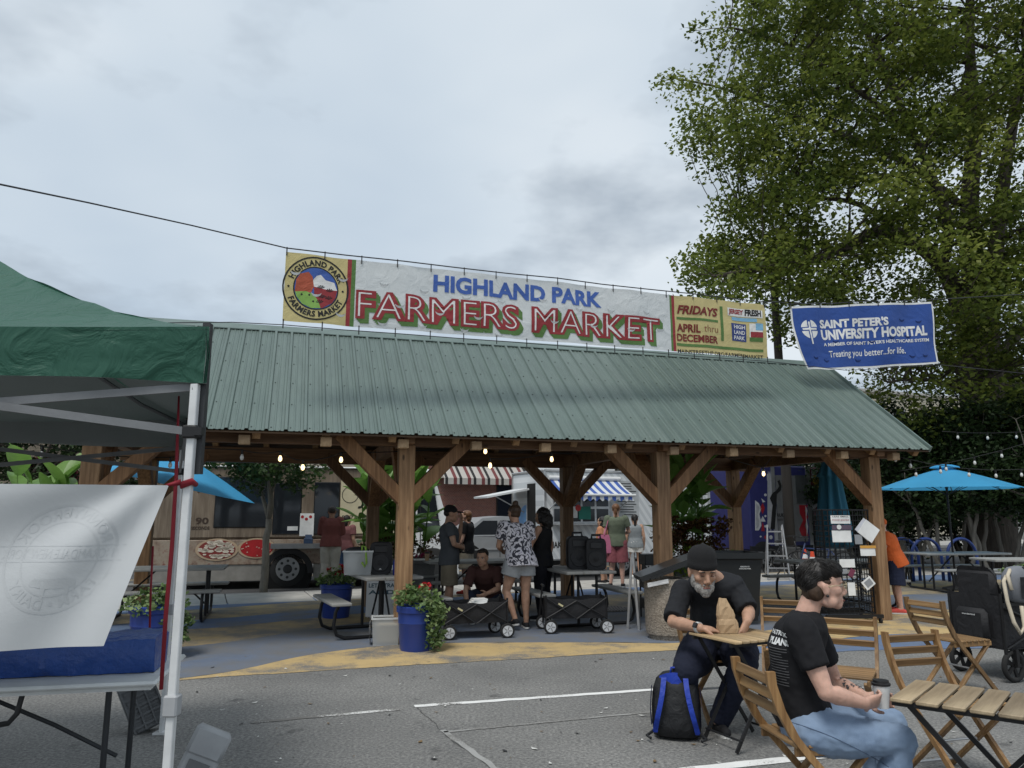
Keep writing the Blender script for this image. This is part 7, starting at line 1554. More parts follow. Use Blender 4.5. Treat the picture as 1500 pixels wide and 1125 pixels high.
def person(label, loc, rz, J, skin, outfit, vox=.013, head_f=(0, 1, 0), head_u=(0, 0, 1), girth=1.0, hs=1.0, hands=None, eyes=True, nose=1.0, group=None, facecol=None):
    """J: joints (local metres). outfit: dict of clothing."""
    t = thing('person', label, 'person', loc, rz, group); j = {k: V(v) for k, v in J.items()}
    rs = (j['shR'] - j['shL']); sw = rs.length; rs.normalize(); rh = (j['hipR'] - j['hipL']).normalized()
    up1 = (j['neck'] - j['pelvis']).normalized(); fs = up1.cross(rs).normalized() * 1.0; fh = up1.cross(rh).normalized()
    def mixv(a, b, t_): return (a * (1 - t_) + b * t_).normalized()
    rm_, fm_ = mixv(rh, rs, .5), mixv(fh, fs, .5); g = girth; belly = outfit.get('belly', 0.)
    def torso(k, add, lo=0.0, hip=1.0):
        w = j['waist']; c_ = j['chest']; p = j['pelvis']; n = j['neck']
        S_ = [(p - up1 * (.10 + lo), rh, fh, .150 * hip, .105), (p, rh, fh, .172 * hip, .125), (p.lerp(w, .6) + fh * belly * .6, rm_, fm_, .155 + belly * .3, .115 + belly), (w + fm_ * belly, rm_, fm_, .140 + belly * .4, .103 + belly), (w.lerp(c_, .55) + fm_ * belly * .5, rm_, fs, .152, .110 + belly * .5), (c_, rs, fs, .165, .118), (c_.lerp(n, .55), rs, fs, .155, .105), (c_.lerp(n, .85), rs, fs, sw * .36, .072), (n - up1 * .012, rs, fs, .062, .055)]
        return [(c__, r_, f_, (a * g + add) * k, (b * g + add) * k) for c__, r_, f_, a, b in S_]
    hc = j['head']; 
    # --- body
    mb = MB(); etube(mb, torso(.96, 0)); hf = V(head_f).normalized(); hu = V(head_u)
    r_, f_, u_ = headshape(mb, hc, hf, hu, hs, nose)
    limb_t(mb, [j['neck'] - up1 * .03, j['neck'].lerp(hc, .45) - f_ * .01, hc - u_ * .03 * hs - f_ * .022], [.062 * g, .054, .055 * hs])
    for s_ in 'LR':
        sh, el, wr = j['sh' + s_], j['el' + s_], j['wr' + s_]; ag = outfit.get('arm', 1.0)
        limb_t(mb, [sh, sh.lerp(el, .35), sh.lerp(el, .75), el, el.lerp(wr, .3), wr], [.056 * ag, .050 * ag, .043 * ag, .038 * ag, .041 * ag, .026 * ag])
        hd, hn, sd_, cu_ = (hands or {}).get(s_, ((wr - el).normalized(), None, 1, .45))
        if hn is None: hn = rs * (1 if s_ == 'L' else -1); sd_ = 1 if s_ == 'L' else -1
        hand(mb, wr, hd, hn, sd_, cu_, outfit.get('hand', 1.0))
        hi, kn, an, to = j['hip' + s_], j['kn' + s_], j['an' + s_], j['toe' + s_]; lg = outfit.get('leg', 1.0)
        limb_t(mb, [hi, hi.lerp(kn, .4), kn, kn.lerp(an, .3), kn.lerp(an, .7), an], [.088 * lg * g, .076 * lg * g, .054 * lg, .056 * lg, .040 * lg, .035])
        limb_t(mb, [an, an.lerp(to, .4) - V((0, 0, .01)), to], [.034, .034, .026])
    v_, f2 = remesh(mb, vox, 3, .5); body = mesh_obj('body', v_, f2, skin, t)
    # --- clothes
    if 'shirt' in outfit:
        sm, sl, hem, loose = outfit['shirt']; mb = MB(); S_ = torso(1.0, .013 + loose)
        S_ = [S_[i] for i in range(9)]
        S_[8] = (S_[8][0] + up1 * .016, S_[8][1], S_[8][2], .066 * g, .062 * g)
        if hem == 'crop': S_ = S_[3:]
        elif hem == 'waist': S_ = [(S_[1][0] - up1 * .02,) + tuple(S_[1][1:3]) + (S_[2][3] * 1.04, S_[2][4] * 1.05)] + S_[2:]
        else: S_[0] = (S_[0][0], S_[0][1], S_[0][2], S_[1][3] * 1.02, S_[1][4] * 1.04)
        etube(mb, S_)
        for s_ in 'LR':
            if sl <= 0: continue
            sh, el, wr = j['sh' + s_], j['el' + s_], j['wr' + s_]; ag = outfit.get('arm', 1.0)
            pts = [sh, sh.lerp(el, .5), sh.lerp(el, min(1, sl))]; rr = [.066 * ag + loose * .7, .059 * ag + loose * .7, .056 * ag + loose]
            if sl > 1: pts += [el.lerp(wr, .5), el.lerp(wr, min(.95, sl - 1))]; rr = [.066 * ag + loose * .7, .057 * ag + loose * .7, .050 + loose * .7, .045 + loose * .7, .036 + loose * .7]
            mb.tube(pts, rr, 16); mb.ell(sh, (.066 * ag + loose * .7,) * 3, 14, 9)
        v_, f2 = remesh(mb, max(.009, vox * .85), 3, .5); so = mesh_obj('shirt', v_, f2, sm, t); am = outfit.get('fold', .006)
        displace(so, lambda p: am * (.8 * noise.noise(V((p.x * 9, p.y * 9, p.z * 5))) + .9 * (.35 - abs(noise.noise(V((p.x * 13 + p.z * 7, p.y * 13 - p.z * 5, p.z * 9))))) + .35 * noise.noise(p * 38)))
        t['_'] = 0; del t['_']; outfit['_shirt'] = so
    if 'pants' in outfit:
        pm_, ln, loose = outfit['pants']; mb = MB(); S_ = torso(1.0, .010 + loose * .4); sec = [S_[0], S_[1], (S_[2][0],) + tuple(S_[2][1:])]; etube(mb, sec)
        for s_ in 'LR':
            hi, kn, an = j['hip' + s_], j['kn' + s_], j['an' + s_]; lg = outfit.get('leg', 1.0)
            pts = [hi, hi.lerp(kn, .4)]; rr = [.100 * lg * g + loose * .6, .092 * lg * g + loose]
            if ln <= 1: pts.append(hi.lerp(kn, ln)); rr.append((.078 * lg) * g ** .5 + loose * 1.5 + .012)
            else: pts += [kn, kn.lerp(an, .4), kn.lerp(an, ln - 1)]; rr += [.068 * lg + loose, .066 * lg + loose, .052 * lg + loose]
            if ln > 1: limb_t(mb, pts[:-1], rr[:-1], 16); mb.tube(pts[-2:], rr[-2:], 16)
            else: mb.tube(pts, rr, 16); mb.ell(hi, (rr[0],) * 3, 14, 9)
        v_, f2 = remesh(mb, max(.009, vox * .85), 3, .5); po = mesh_obj('trousers' if ln > 1 else 'shorts', v_, f2, pm_, t); am = outfit.get('fold', .006)
        displace(po, lambda p: am * (.7 * noise.noise(V((p.x * 8, p.y * 8, p.z * 7)) + V((3, 1, 7))) + 1.0 * (.35 - abs(noise.noise(V((p.x * 15 + p.z * 12, p.y * 12, p.z * 13 - p.x * 6))))) + .4 * noise.noise(V((p.x * 34, p.y * 34, p.z * 40)))))
        outfit['_pants'] = po
    if 'shoes' in outfit:
        sm, sole = outfit['shoes']
        for s_ in 'LR':
            an, to = j['an' + s_], j['toe' + s_]; d = (to - an); d.z = 0; d = d.normalized() if d.length > .01 else V((0, 1, 0)); pitch = (to - an).normalized(); rgt = d.cross(V((0, 0, 1)))
            heel = an - V((0, 0, .035)) - d * .045; ball = to - V((0, 0, -.012)) - d * .02
            mb = MB(); limb_t(mb, [an - V((0, 0, .02)), an - V((0, 0, .04)) - d * .03], [.042, .036]); limb_t(mb, [heel, heel.lerp(ball, .5) + V((0, 0, .01)), ball + d * .03], [.036, .040, .033])
            v_, f2 = remesh(mb, .010, 2, .5); zmin = min(heel.z, ball.z) - .034; sh_ = mesh_obj('shoe', v_, f2, sm, t)
            mb = MB(); n_ = 14; mid = heel.lerp(ball, .5); ax = (ball + d * .05 - heel + d * .03); L_ = ax.length / 2; axn = ax.normalized(); upn = rgt.cross(axn).normalized() * -1
            if upn.z < 0: upn = -upn
            ring = [mid + d * .01 + axn * (L_ * math.copysign(abs(math.cos(a)) ** .7, math.cos(a))) + rgt * (.041 * math.copysign(abs(math.sin(a)) ** .7, math.sin(a))) for a in [2 * PI * k / 20 for k in range(20)]]
            mb.rings([[p - upn * .036 for p in ring], [p - upn * .016 for p in ring]]); mb.build('sole', sole, sh_, 40)
    # --- eyes
    if eyes:
        for sx in (-1, 1):
            c_ = hc + (r_ * sx * .031 + f_ * .0795 + u_ * .008) * hs; mb = MB(); mb.ell(c_ - f_ * .002 * hs, (.0115 * hs,) * 3, 12, 8); e = mb.build('eye', mat('eye_white', (.40, .37, .35), .2, bump=0) if eyes is True else mat('eyelid', (.25, .13, .09), .6, bump=0), t, 0)
            if eyes == 'down': mb = MB(); mb.tube([hc + (r_ * sx * (.031 + q * .012) + f_ * .0895 + u_ * (.001 - .003 * (1 - q * q))) * hs for q in (-1, -.4, .4, 1)], .0016 * hs, 5); mb.build('eyelash', mat('dark_hair', (.02, .014, .011), .6), t); continue_ = 1
            mb = MB(); mb.ell(c_ + f_ * (.0045 if eyes is True else -.01) * hs, (.0072 * hs,) * 3, 10, 6); mb.build('iris', mat('iris_dark', (.02, .014, .01), .15, bump=0), e, 0)
            mb = MB(); mb.tube([hc + (r_ * sx * (.031 + q * .017) + f_ * (.0935 - .004 * abs(q)) + u_ * (.027 - .004 * q * q)) * hs for q in (-1, -.3, .4, 1.1)], [.0025 * hs, .0045 * hs, .004 * hs, .002 * hs], 6); mb.build('eyebrow', outfit.get('brow', mat('dark_hair', (.02, .014, .011), .6)), t, 0)
        mb = MB(); mb.tube([hc + (r_ * x + f_ * (.0955 - 2.2 * x * x) + u_ * (-.0735 + outfit.get('smile', 0) * x * x * 20)) * hs for x in (-.024, -.012, 0, .012, .024)], [.0015 * hs, .004 * hs, .0045 * hs, .004 * hs, .0015 * hs], 6); mb.build('mouth', mat('lip', (.30, .11, .09), .5, bump=0), t, 0)
    return t, (hc, r_, f_, u_), outfit
def hair_blob(t, fr, blobs, m_, vox=.009, name='hair', hs=1.0, rough=.004, fr_=40):
    hc, r_, f_, u_ = fr; M_ = Matrix((r_, f_, u_)).transposed(); mb = MB()
    for x, y, z, a, b, c_ in blobs: mb.ell(hc + (r_ * x + f_ * y + u_ * z) * hs, (a * hs, b * hs, c_ * hs), 16, 10, M_)
    v_, f2 = remesh(mb, vox, 1, .4); o = mesh_obj(name, v_, f2, m_, t); displace(o, lambda p: rough * (noise.noise(p * fr_) + .7 * noise.noise(V((p.x * fr_ * 2.5, p.y * fr_ * 2.5, p.z * fr_ * .6))))); return o
def hair_strands(t, fr, n, m_, hs):
    hair = [c for c in t.children if c.name.startswith('hair')][0]; hc, r_, f_, u_ = fr; g = random.Random(8)
    bv = BVHTree.FromPolygons([v.co.copy() for v in hair.data.vertices], [tuple(p.vertices) for p in hair.data.polygons]); mb = MB()
    for k in range(n):
        a = g.uniform(0, 6.28); el = g.uniform(-.2, 1.45); d0 = (r_ * math.cos(a) * math.cos(el) + f_ * math.sin(a) * math.cos(el) + u_ * math.sin(el)).normalized(); p = hc + (u_ * .04 + d0 * .12) * hs; pts = []
        sgn = 1 if d0.dot(f_) > -.3 else -1; flow = (f_ * .75 * sgn + r_ * d0.dot(r_) * .5 - u_ * .55 + V((g.uniform(-.2, .2), g.uniform(-.2, .2), g.uniform(-.1, .1)))).normalized(); L_ = g.uniform(.03, .065)
        for j in range(6):
            q = bv.find_nearest(p)
            if q[0] is None: break
            lift = .0018 + .004 * (j / 5) * g.random(); pts.append(q[0] + q[1] * lift); p = q[0] + (flow - q[1] * flow.dot(q[1])) * L_ / 5
        if len(pts) == 6 and (pts[-1] - pts[0]).length > .015: mb.tube(pts, [.0007, .0018, .0020, .0018, .0013, .0004], 3, False)
    o = mb.build('strands', m_, hair, 0); o['kind'] = 'stuff'
H_BLK = mat('black_hair', (.012, .010, .009), .5, var=.4, vs=40, bump=.6, bs=120, stretch=(1, 1, .2)); H_BRN = mat('brown_hair', (.05, .028, .016), .5, var=.4, vs=40, bump=.6, bs=120, stretch=(1, 1, .2)); H_RED = mat('auburn_hair', (.15, .07, .032), .5, var=.4, vs=40, bump=.6, bs=120, stretch=(1, 1, .2)); H_GRY = mat('grey_beard', (.30, .285, .265), .8, var=.4, vs=90, bump=.8, bs=220); H_DKB = mat('dark_hair', (.02, .014, .011), .6)
# ---------------- man in the beanie (world joints)
def wj(d, base): return {k: v - base for k, v in d.items()}
bm = V((1.60, 6.10, 0))
mj = dict(pelvis=V((1.60, 6.12, .57)), waist=V((1.60, 6.08, .74)), chest=V((1.585, 6.00, .93)), neck=V((1.545, 5.87, 1.075)), head=at(1029, 837, 5.72), shR=at(999, 866, 5.97), shL=at(1077, 863, 5.90), elR=at(986, 911, 5.72), wrR=at(1026, 920, 5.50), elL=at(1097, 896, 5.72), wrL=at(1094, 911, 5.58), hipR=V((1.47, 6.06, .54)), hipL=V((1.73, 6.06, .54)), knR=at(1004, 985, 5.62), knL=at(1090, 972, 5.60), anR=at(1001, 1055, 5.78), anL=at(1052, 1060, 5.76), toeR=at(996, 1074, 5.60), toeL=at(1064, 1076, 5.60))
mo = dict(shirt=(fab('black_cotton', (.018, .019, .022)), .92, 'hip', .014), pants=(fab('navy_sweatpants', (.014, .017, .032)), 1.95, .018), shoes=(fab('black_shoe', (.02, .02, .022)), mat('white_sole', (.6, .6, .58), .6)), belly=.05, arm=1.18, leg=1.15, hand=1.12, fold=.009, brow=H_DKB)
mt, fr, mo = person('man in black beanie and black T-shirt sitting with a paper bag', bm, 0, wj(mj, bm), SK_M, mo, .0065, (.09, -.94, -.27), (.03, -.27, .94), 1.20, 1.18, {'R': ((.85, .25, -.12), (.15, .25, -1), 1, .35), 'L': ((-.42, -.35, -.62), (-.8, .1, -.45), -1, .55)}, 'down')
hc, r_, f_, u_ = fr; M_ = Matrix((r_, f_, u_)).transposed(); hs = 1.18
mb = MB(); rows = []
for z, k in ((.012, 1.0), (.02, 1.06), (.045, 1.07), (.05, 1.03), (.08, 1.02), (.115, .9), (.14, .66), (.152, .35), (.156, .03)):
    rows.append([hc + (r_ * (.086 * k * math.cos(a)) + f_ * (-.012 - .12 * (z - .012) + .104 * k * math.sin(a)) + u_ * (z + .012 * math.sin(a) + .01)) * hs for a in [2 * PI * q / 32 for q in range(32)]])
mb.rings(rows); o = mb.build('beanie', mat('black_knit', (.012, .012, .013), .95, bump=.8, bs=160, bd=.004), mt, 0); displace(o, lambda p: .004 * noise.noise(p * 24))
hair_blob(mt, fr, [(0, .070, -.098, .040, .034, .036), (.036, .050, -.082, .026, .036, .036), (-.036, .050, -.082, .026, .036, .036), (.062, .014, -.05, .014, .03, .045), (-.062, .014, -.05, .014, .03, .045), (0, .078, -.118, .03, .024, .022), (.018, .092, -.056, .014, .007, .006), (-.018, .092, -.056, .014, .007, .006)], H_GRY, .006, 'beard', hs, .003, 90)
wl = mj['wrR'] - bm; dr = (mj['wrR'] - mj['elR']).normalized(); mb = MB(); c_ = wl - dr * .02; mb.tube([c_ - dr * .012, c_ + dr * .012], .0385, 20); o = mb.build('watch_strap', mat('pale_strap', (.55, .55, .54), .5), mt, 40); mb = MB(); cdir = (V((-.1, -1, .35)) - dr * dr.dot(V((-.1, -1, .35)))).normalized(); mb.bar(c_ + cdir * .030, c_ + cdir * .048, .036, .034, dr, .004); mb.build('watch_case', mat('watch_glass', (.012, .012, .014), .15), o)
# ---------------- woman in profile
bw = V((1.64, 4.02, 0))
ww_ = dict(pelvis=at(1183, 1060, 4.04), waist=at(1170, 1008, 4.04), chest=at(1166, 948, 4.03), neck=at(1180, 896, 4.02), head=at(1206, 859, 4.00), shR=at(1172, 924, 3.87), shL=at(1185, 918, 4.19), elR=at(1210, 1014, 3.77), wrR=at(1266, 1030, 3.80), elL=at(1224, 1000, 4.25), wrL=at(1268, 1022, 4.02), hipR=at(1188, 1072, 3.92), hipL=at(1192, 1060, 4.15), knR=at(1316, 1086, 3.86), knL=at(1303, 1060, 4.18))
kx = ww_['knR']; ww_['anR'] = V((kx.x - .08, kx.y + .02, .09)); ww_['toeR'] = V((kx.x + .08, kx.y, .035)); kx = ww_['knL']; ww_['anL'] = V((kx.x - .12, kx.y, .09)); ww_['toeL'] = V((kx.x + .04, kx.y, .035))
def denim():
    m, t, n, l, b = _pr('blue_denim'); c = coords(n, l); f = nz(n, l, c, 5, 4); k = nz(n, l, c, 260, 2)
    l.new(mixc(n, l, k, ramp(n, l, f, [(.3, (.10, .16, .27)), (.7, (.24, .32, .44))]).outputs[0], (.22, .30, .42)), b.inputs['Base Color']); b.inputs['Roughness'].default_value = .9; bumpn(n, l, b, k, .3, .002); return m
wo_ = dict(shirt=(fab('black_tee', (.014, .014, .016)), .62, 'waist', .012), pants=(denim(), 1.96, .012), shoes=(fab('black_shoe', (.02, .02, .022)), mat('dark_sole', (.03, .03, .03))), arm=1.10, leg=1.06, fold=.009, smile=.25, hand=.95, brow=H_BRN)
wt, fr, wo_ = person('woman in black T-shirt and blue jeans seated in profile with a cup', bw, 0, wj(ww_, bw), SK_L, wo_, .0065, (.985, -.10, .03), (-.03, 0, 1), .98, .98, {'R': ((.92, .38, .02), (-.2, .75, .35), 1, .75), 'L': ((.75, -.5, .0), (.0, -.9, .2), -1, .6)}, True)
hair_blob(wt, fr, [(0, -.030, .062, .083, .104, .072), (0, .030, .088, .070, .070, .045), (.02, -.075, .03, .062, .052, .066), (-.02, -.075, .03, .062, .052, .066), (0, .072, .086, .05, .028, .028), (.045, .055, .075, .03, .03, .03), (-.045, .055, .07, .03, .034, .03), (0, -.02, .105, .065, .075, .04)], H_BLK, .006, 'hair', .98, .0008, 60)
hair_strands(wt, fr, 900, H_BLK, .98)
hair_blob(wt, fr, [(.052, -.055, -.02, .026, .045, .05), (-.052, -.055, -.02, .026, .045, .05), (0, -.085, -.035, .05, .026, .05), (.066, -.005, .028, .014, .03, .02), (-.066, -.005, .028, .014, .03, .02)], H_BRN, .006, 'undercut', .98, .001, 90)
hc, r_, f_, u_ = fr; hs = .98; mb = MB()
for sx in (-1, 1):
    pts = [hc + (r_ * sx * (.032 + .022 * math.cos(a)) + f_ * (.106 - .006 * abs(math.cos(a))) + u_ * (.006 + .019 * math.sin(a))) * hs for a in [2 * PI * k / 20 for k in range(21)]]; mb.tube(pts, .0018, 6, False); mb.tube([hc + (r_ * sx * .056 + f_ * .100 + u_ * .012) * hs, hc + (r_ * sx * .076 + f_ * .05 + u_ * .010) * hs, hc + (r_ * sx * .084 + f_ * -.012 + u_ * .006) * hs], .0022, 6)
mb.tube([hc + (r_ * -.010 + f_ * .106 + u_ * .010) * hs, hc + (r_ * .010 + f_ * .106 + u_ * .010) * hs], .002, 6); gl_ = mb.build('eyeglasses', mat('gold_wire', (.5, .42, .28), .3, .7), wt, 0)
mb = MB(); mb.ell(hc + (r_ * .088 + f_ * -.008 + u_ * -.040) * hs, (.0075,) * 3, 12, 8); mb.build('ear_plug', M_BRK, wt, 0)
# tattooed far forearm: dark marks wrapped on the skin
a, b = ww_['elL'] - bw, ww_['wrL'] - bw; mb = MB(); g = random.Random(6); d = (b - a).normalized(); x = d.cross(V((0, 0, 1))).normalized(); y = x.cross(d)
for k in range(26):
    f0_ = g.uniform(.15, .95); an = g.uniform(0, 6.28); rr = (.041 - .012 * f0_) * 1.12 + .002; s_ = g.uniform(.006, .014); q = a.lerp(b, f0_); n_ = x * math.cos(an) + y * math.sin(an); tt = d.cross(n_)
    mb.add([q + n_ * (rr + .002) + (d * math.cos(z) + tt * math.sin(z)) * s_ * (1 if i % 2 else .45) for i, z in enumerate([2 * PI * i / 6 for i in range(6)])], [tuple(range(6))])
o = mb.build('tattoo', mat('tattoo_ink', (.06, .06, .065), .6, bump=0), wt); o['kind'] = 'stuff'
# print on the back of her shirt
so = wo_['_shirt']; bv = BVHTree.FromPolygons([v.co.copy() for v in so.data.vertices], [tuple(p.vertices) for p in so.data.polygons])
pb = ww_['chest'] - bw
def on_back(trs, m_, nm, yc, zc, ang=R(-28)):
    mb = MB(); dr_ = V((math.cos(ang), -math.sin(ang) , 0)); ex = V((-math.sin(ang), -math.cos(ang), 0)) ; dr_ = V((math.cos(ang), -math.sin(ang) * -1, 0))
    dr_ = V((.90, .43, 0)); ex = V((.43, -.90, 0))
    for tr in trs:
        pts = []; ok = True
        for x, z in tr[0]:
            o_ = V((pb.x, pb.y, zc + z)) + ex * (x + yc) - dr_ * .6; hit = bv.ray_cast(o_, dr_)
            if hit[0] is None: ok = False; break
            pts.append(hit[0] - dr_ * .004)
        if ok: mb.add(pts, tr[1])
    if mb.v: mb.build(nm, m_, wt, fix=False)
on_back([fit_text('PATRICK', -.06, .105, 0, .022, .03, 0, .015)], M_WHITE, 'lettering', .02, pb.z + .075)
on_back([fit_text('PLIANS', -.045, .10, 0, .034, .05, 0, .015)], M_WHITE, 'lettering', .02, pb.z + .03)
g = random.Random(2)
for k in range(14): on_back([rect2(-.045, .045 + g.uniform(0, .035), 0, .0032, 16, 1)], mat('faded_print', (.12, .12, .125)), 'print_line', .02, pb.z + .012 - .0135 * k)
jo = wo_['_pants']; bj = BVHTree.FromPolygons([v.co.copy() for v in jo.data.vertices], [tuple(p.vertices) for p in jo.data.polygons]); M_SEAM = mat('denim_seam', (.09, .13, .20), .9)
def on_jeans(pts, r, nm):
    q_ = []
    for u, v in pts:
        d = _ray(u, v); h = bj.ray_cast(V((0, 0, EYE)) - bw, d)
        if h[0] is not None: q_.append(h[0] + h[1] * r * .4)
    if len(q_) > 2: mb = MB(); mb.tube(q_, r, 5); mb.build(nm, M_SEAM, jo, 0)
on_jeans([(1152 + 5 * k, 1056 + 1.35 * k + .03 * k * k) for k in range(31)], .0022, 'side_seam')
on_jeans([(1146 + 1.5 * k, 1042 + 3.3 * k) for k in range(12)], .002, 'pocket_seam'); on_jeans([(1146 + 3.2 * k, 1042 + .9 * k) for k in range(9)], .002, 'pocket_seam')
on_jeans([(1140 + 4 * k, 1030 + .5 * k) for k in range(18)], .003, 'waistband')
cupc = ww_['wrR'].lerp(ww_['wrL'], .5) + V((.085, .0, -.035)); cup('white paper coffee cup with black lid in the woman\'s hands', (cupc.x, cupc.y, cupc.z), False, 1.02)
# ---------------- standing people
def std(h, **over):
    s = h / 1.70; J = dict(pelvis=(0, 0, .93), waist=(0, .01, 1.08), chest=(0, .0, 1.27), neck=(0, -.02, 1.43), head=(0, .015, 1.585), shR=(.175, -.01, 1.385), shL=(-.175, -.01, 1.385), elR=(.235, -.05, 1.10), elL=(-.235, -.05, 1.10), wrR=(.235, .05, .86), wrL=(-.235, .05, .86), hipR=(.09, 0, .90), hipL=(-.09, 0, .90), knR=(.095, .015, .49), knL=(-.095, .015, .49), anR=(.10, -.03, .085), anL=(-.10, -.03, .085), toeR=(.125, .13, .035), toeL=(-.125, .13, .035)); J.update(over)
    return {k: V(v) * s for k, v in J.items()}
SH_B = (fab('black_shoe', (.02, .02, .022)), mat('white_sole', (.6, .6, .58), .6)); SH_W = (fab('white_shoe', (.6, .6, .58)), mat('white_sole', (.6, .6, .58)))
CAPH = [(0, -.02, .035, .085, .104, .085)]
# man in cap, facing right, hand at his face
t, fr, o_ = person('man in dark cap, grey T-shirt and khaki shorts raising a hand to his face', (-.93, 11.35, 0), R(-80), std(1.66, elR=(.26, .05, 1.14), wrR=(.14, .20, 1.08), elL=(-.22, .16, 1.16), wrL=(-.12, .20, 1.48), head=(0, .03, 1.58)), SK_M, dict(shirt=(fab('charcoal_tee', (.075, .082, .09)), .55, 'hip', .016), pants=(fab('khaki_shorts', (.20, .17, .12)), .9, .02), shoes=SH_B, brow=H_DKB), .011, (0, 1, -.12), hands={'L': ((.3, -.1, .9), (.3, -.9, 0), 1, .5), 'R': ((-.8, .2, -.1), (-.2, -1, 0), -1, .4)})
hair_blob(t, fr, [(0, -.02, .05, .088, .108, .075), (0, -.03, .09, .078, .088, .045)], mat('black_knit', (.012, .012, .013)), .009, 'cap', .98, .001); hc, r_, f_, u_ = fr; mb = MB(); mb.ell(hc + f_ * .115 + u_ * .040, (.07, .075, .012), 14, 8, Matrix((r_, f_, u_)).transposed()); mb.build('cap_brim', mat('black_knit', (.012, .012, .013)), t, 0)
hair_blob(t, fr, [(0, -.06, -.0, .072, .06, .05)], H_DKB, .009, 'hair')
# person in black tee behind, facing left
t, fr, o_ = person('person in black T-shirt and beige shorts looking up to the left', (at(684, 752, 14.9).x, 14.95, 0), R(75), std(1.62, elL=(-.24, .02, 1.10), wrL=(-.22, .14, .90), elR=(.24, .04, 1.1), wrR=(.2, .2, .95), head=(0, .03, 1.57)), SK_L, dict(shirt=(fab('black_tee', (.014, .014, .016)), .6, 'hip', .014), pants=(fab('beige_shorts', (.38, .34, .27)), .92, .022), shoes=(fab('red_shoe', (.4, .05, .04)), mat('white_sole', (.6, .6, .58))), brow=H_RED), .013, (0, .96, .25), (0, -.25, .96))
hair_blob(t, fr, [(0, -.03, .04, .088, .10, .085), (0, -.08, -.03, .07, .05, .08)], H_RED, .01, 'hair')
# crouching person
t, fr, o_ = person('smiling person in brown shirt crouching behind the left wagon', (-.36, 11.15, 0), R(172), std(1.70, pelvis=(0, -.16, .36), waist=(0, -.05, .50), chest=(0, .10, .66), neck=(0, .20, .79), head=(.02, .29, .93), shR=(.18, .18, .74), shL=(-.18, .18, .74), elR=(.26, .26, .48), wrR=(.22, .34, .24), elL=(-.22, .33, .52), wrL=(-.08, .42, .46), hipR=(.10, -.14, .36), hipL=(-.10, -.14, .36), knR=(.20, .22, .40), knL=(-.20, .18, .12), anR=(.17, .02, .085), anL=(-.16, -.22, .10), toeR=(.18, .18, .035), toeL=(-.16, -.06, .035)), SK_M, dict(shirt=(fab('brown_polo', (.065, .030, .026)), .75, 'hip', .016), pants=(fab('dark_jeans', (.02, .025, .045)), 1.9, .014), shoes=SH_B, smile=.4, brow=H_DKB), .010, (.15, .95, -.1), (.05, .1, 1))
hair_blob(t, fr, [(0, -.035, .05, .084, .092, .08), (0, .02, .095, .066, .06, .03)], H_DKB, .009, 'hair', 1.0, .005)
# floral woman seen from behind
def floral():
    m, t, n, l, b = _pr('floral_print'); c = coords(n, l); f = n.new('ShaderNodeTexNoise'); f.inputs['Scale'].default_value = 15; f.inputs['Detail'].default_value = 2; f.inputs['Distortion'].default_value = 1.6; l.new(c, f.inputs[0])
    l.new(ramp(n, l, f.outputs[0], [(.0, (.03, .03, .04)), (.46, (.035, .035, .05)), (.50, (.58, .56, .60)), (.60, (.62, .60, .64)), (.70, (.38, .36, .44))]).outputs[0], b.inputs['Base Color']); b.inputs['Roughness'].default_value = .85; return m
t, fr, o_ = person('woman in floral shirt and grey shorts with hair in a bun, seen from behind', (.10, 10.62, 0), R(22), std(1.70, pelvis=(.02, -.02, .92), waist=(.0, .02, 1.06), chest=(-.02, .06, 1.25), neck=(-.03, .08, 1.41), head=(-.03, .12, 1.555), shR=(.165, .05, 1.36), shL=(-.205, .07, 1.37), elR=(.22, .12, 1.10), wrR=(.12, .30, 1.05), elL=(-.25, .14, 1.10), wrL=(-.14, .31, 1.04), hipR=(.10, 0, .89), hipL=(-.08, 0, .89), knL=(-.17, .06, .50), anL=(-.10, -.10, .15), toeL=(-.12, .05, .05), knR=(.09, .0, .49), anR=(.09, -.03, .085), toeR=(.12, .13, .035)), SK_M, dict(shirt=(floral(), .62, 'hip', .028), pants=(fab('grey_sweat_shorts', (.30, .31, .32)), .46, .026), shoes=SH_B, leg=1.08, arm=1.05), .011, (-.2, .95, -.12), girth=1.08, eyes=False)
hair_blob(t, fr, [(0, -.03, .035, .084, .102, .085), (0, -.035, -.02, .074, .075, .06), (0, -.055, .125, .046, .046, .044)], H_BRN, .009, 'hair')
# woman in black tank top, curly hair
t, fr, o_ = person('woman in black tank top with long dark curly hair, facing left', (.46, 11.42, 0), R(62), std(1.62, elR=(.235, -.03, 1.10), wrR=(.24, .05, .86), elL=(-.22, .12, 1.12), wrL=(-.1, .28, 1.1)), SK_M, dict(shirt=(fab('black_tank', (.013, .013, .014)), 0, 'hip', .006), pants=(fab('black_pants', (.012, .012, .016)), 1.95, .012), shoes=SH_B, brow=H_DKB), .011, (0, 1, -.08))
hair_blob(t, fr, [(0, -.03, .04, .09, .105, .09), (.05, -.07, -.05, .075, .075, .10), (-.05, -.07, -.05, .075, .075, .10), (0, -.10, -.10, .10, .06, .09), (.075, -.02, -.02, .04, .05, .09), (-.075, -.02, -.02, .04, .05, .09), (0, -.08, -.17, .08, .05, .06)], H_BLK, .009, 'curly_hair', 1.0, .014, 30)
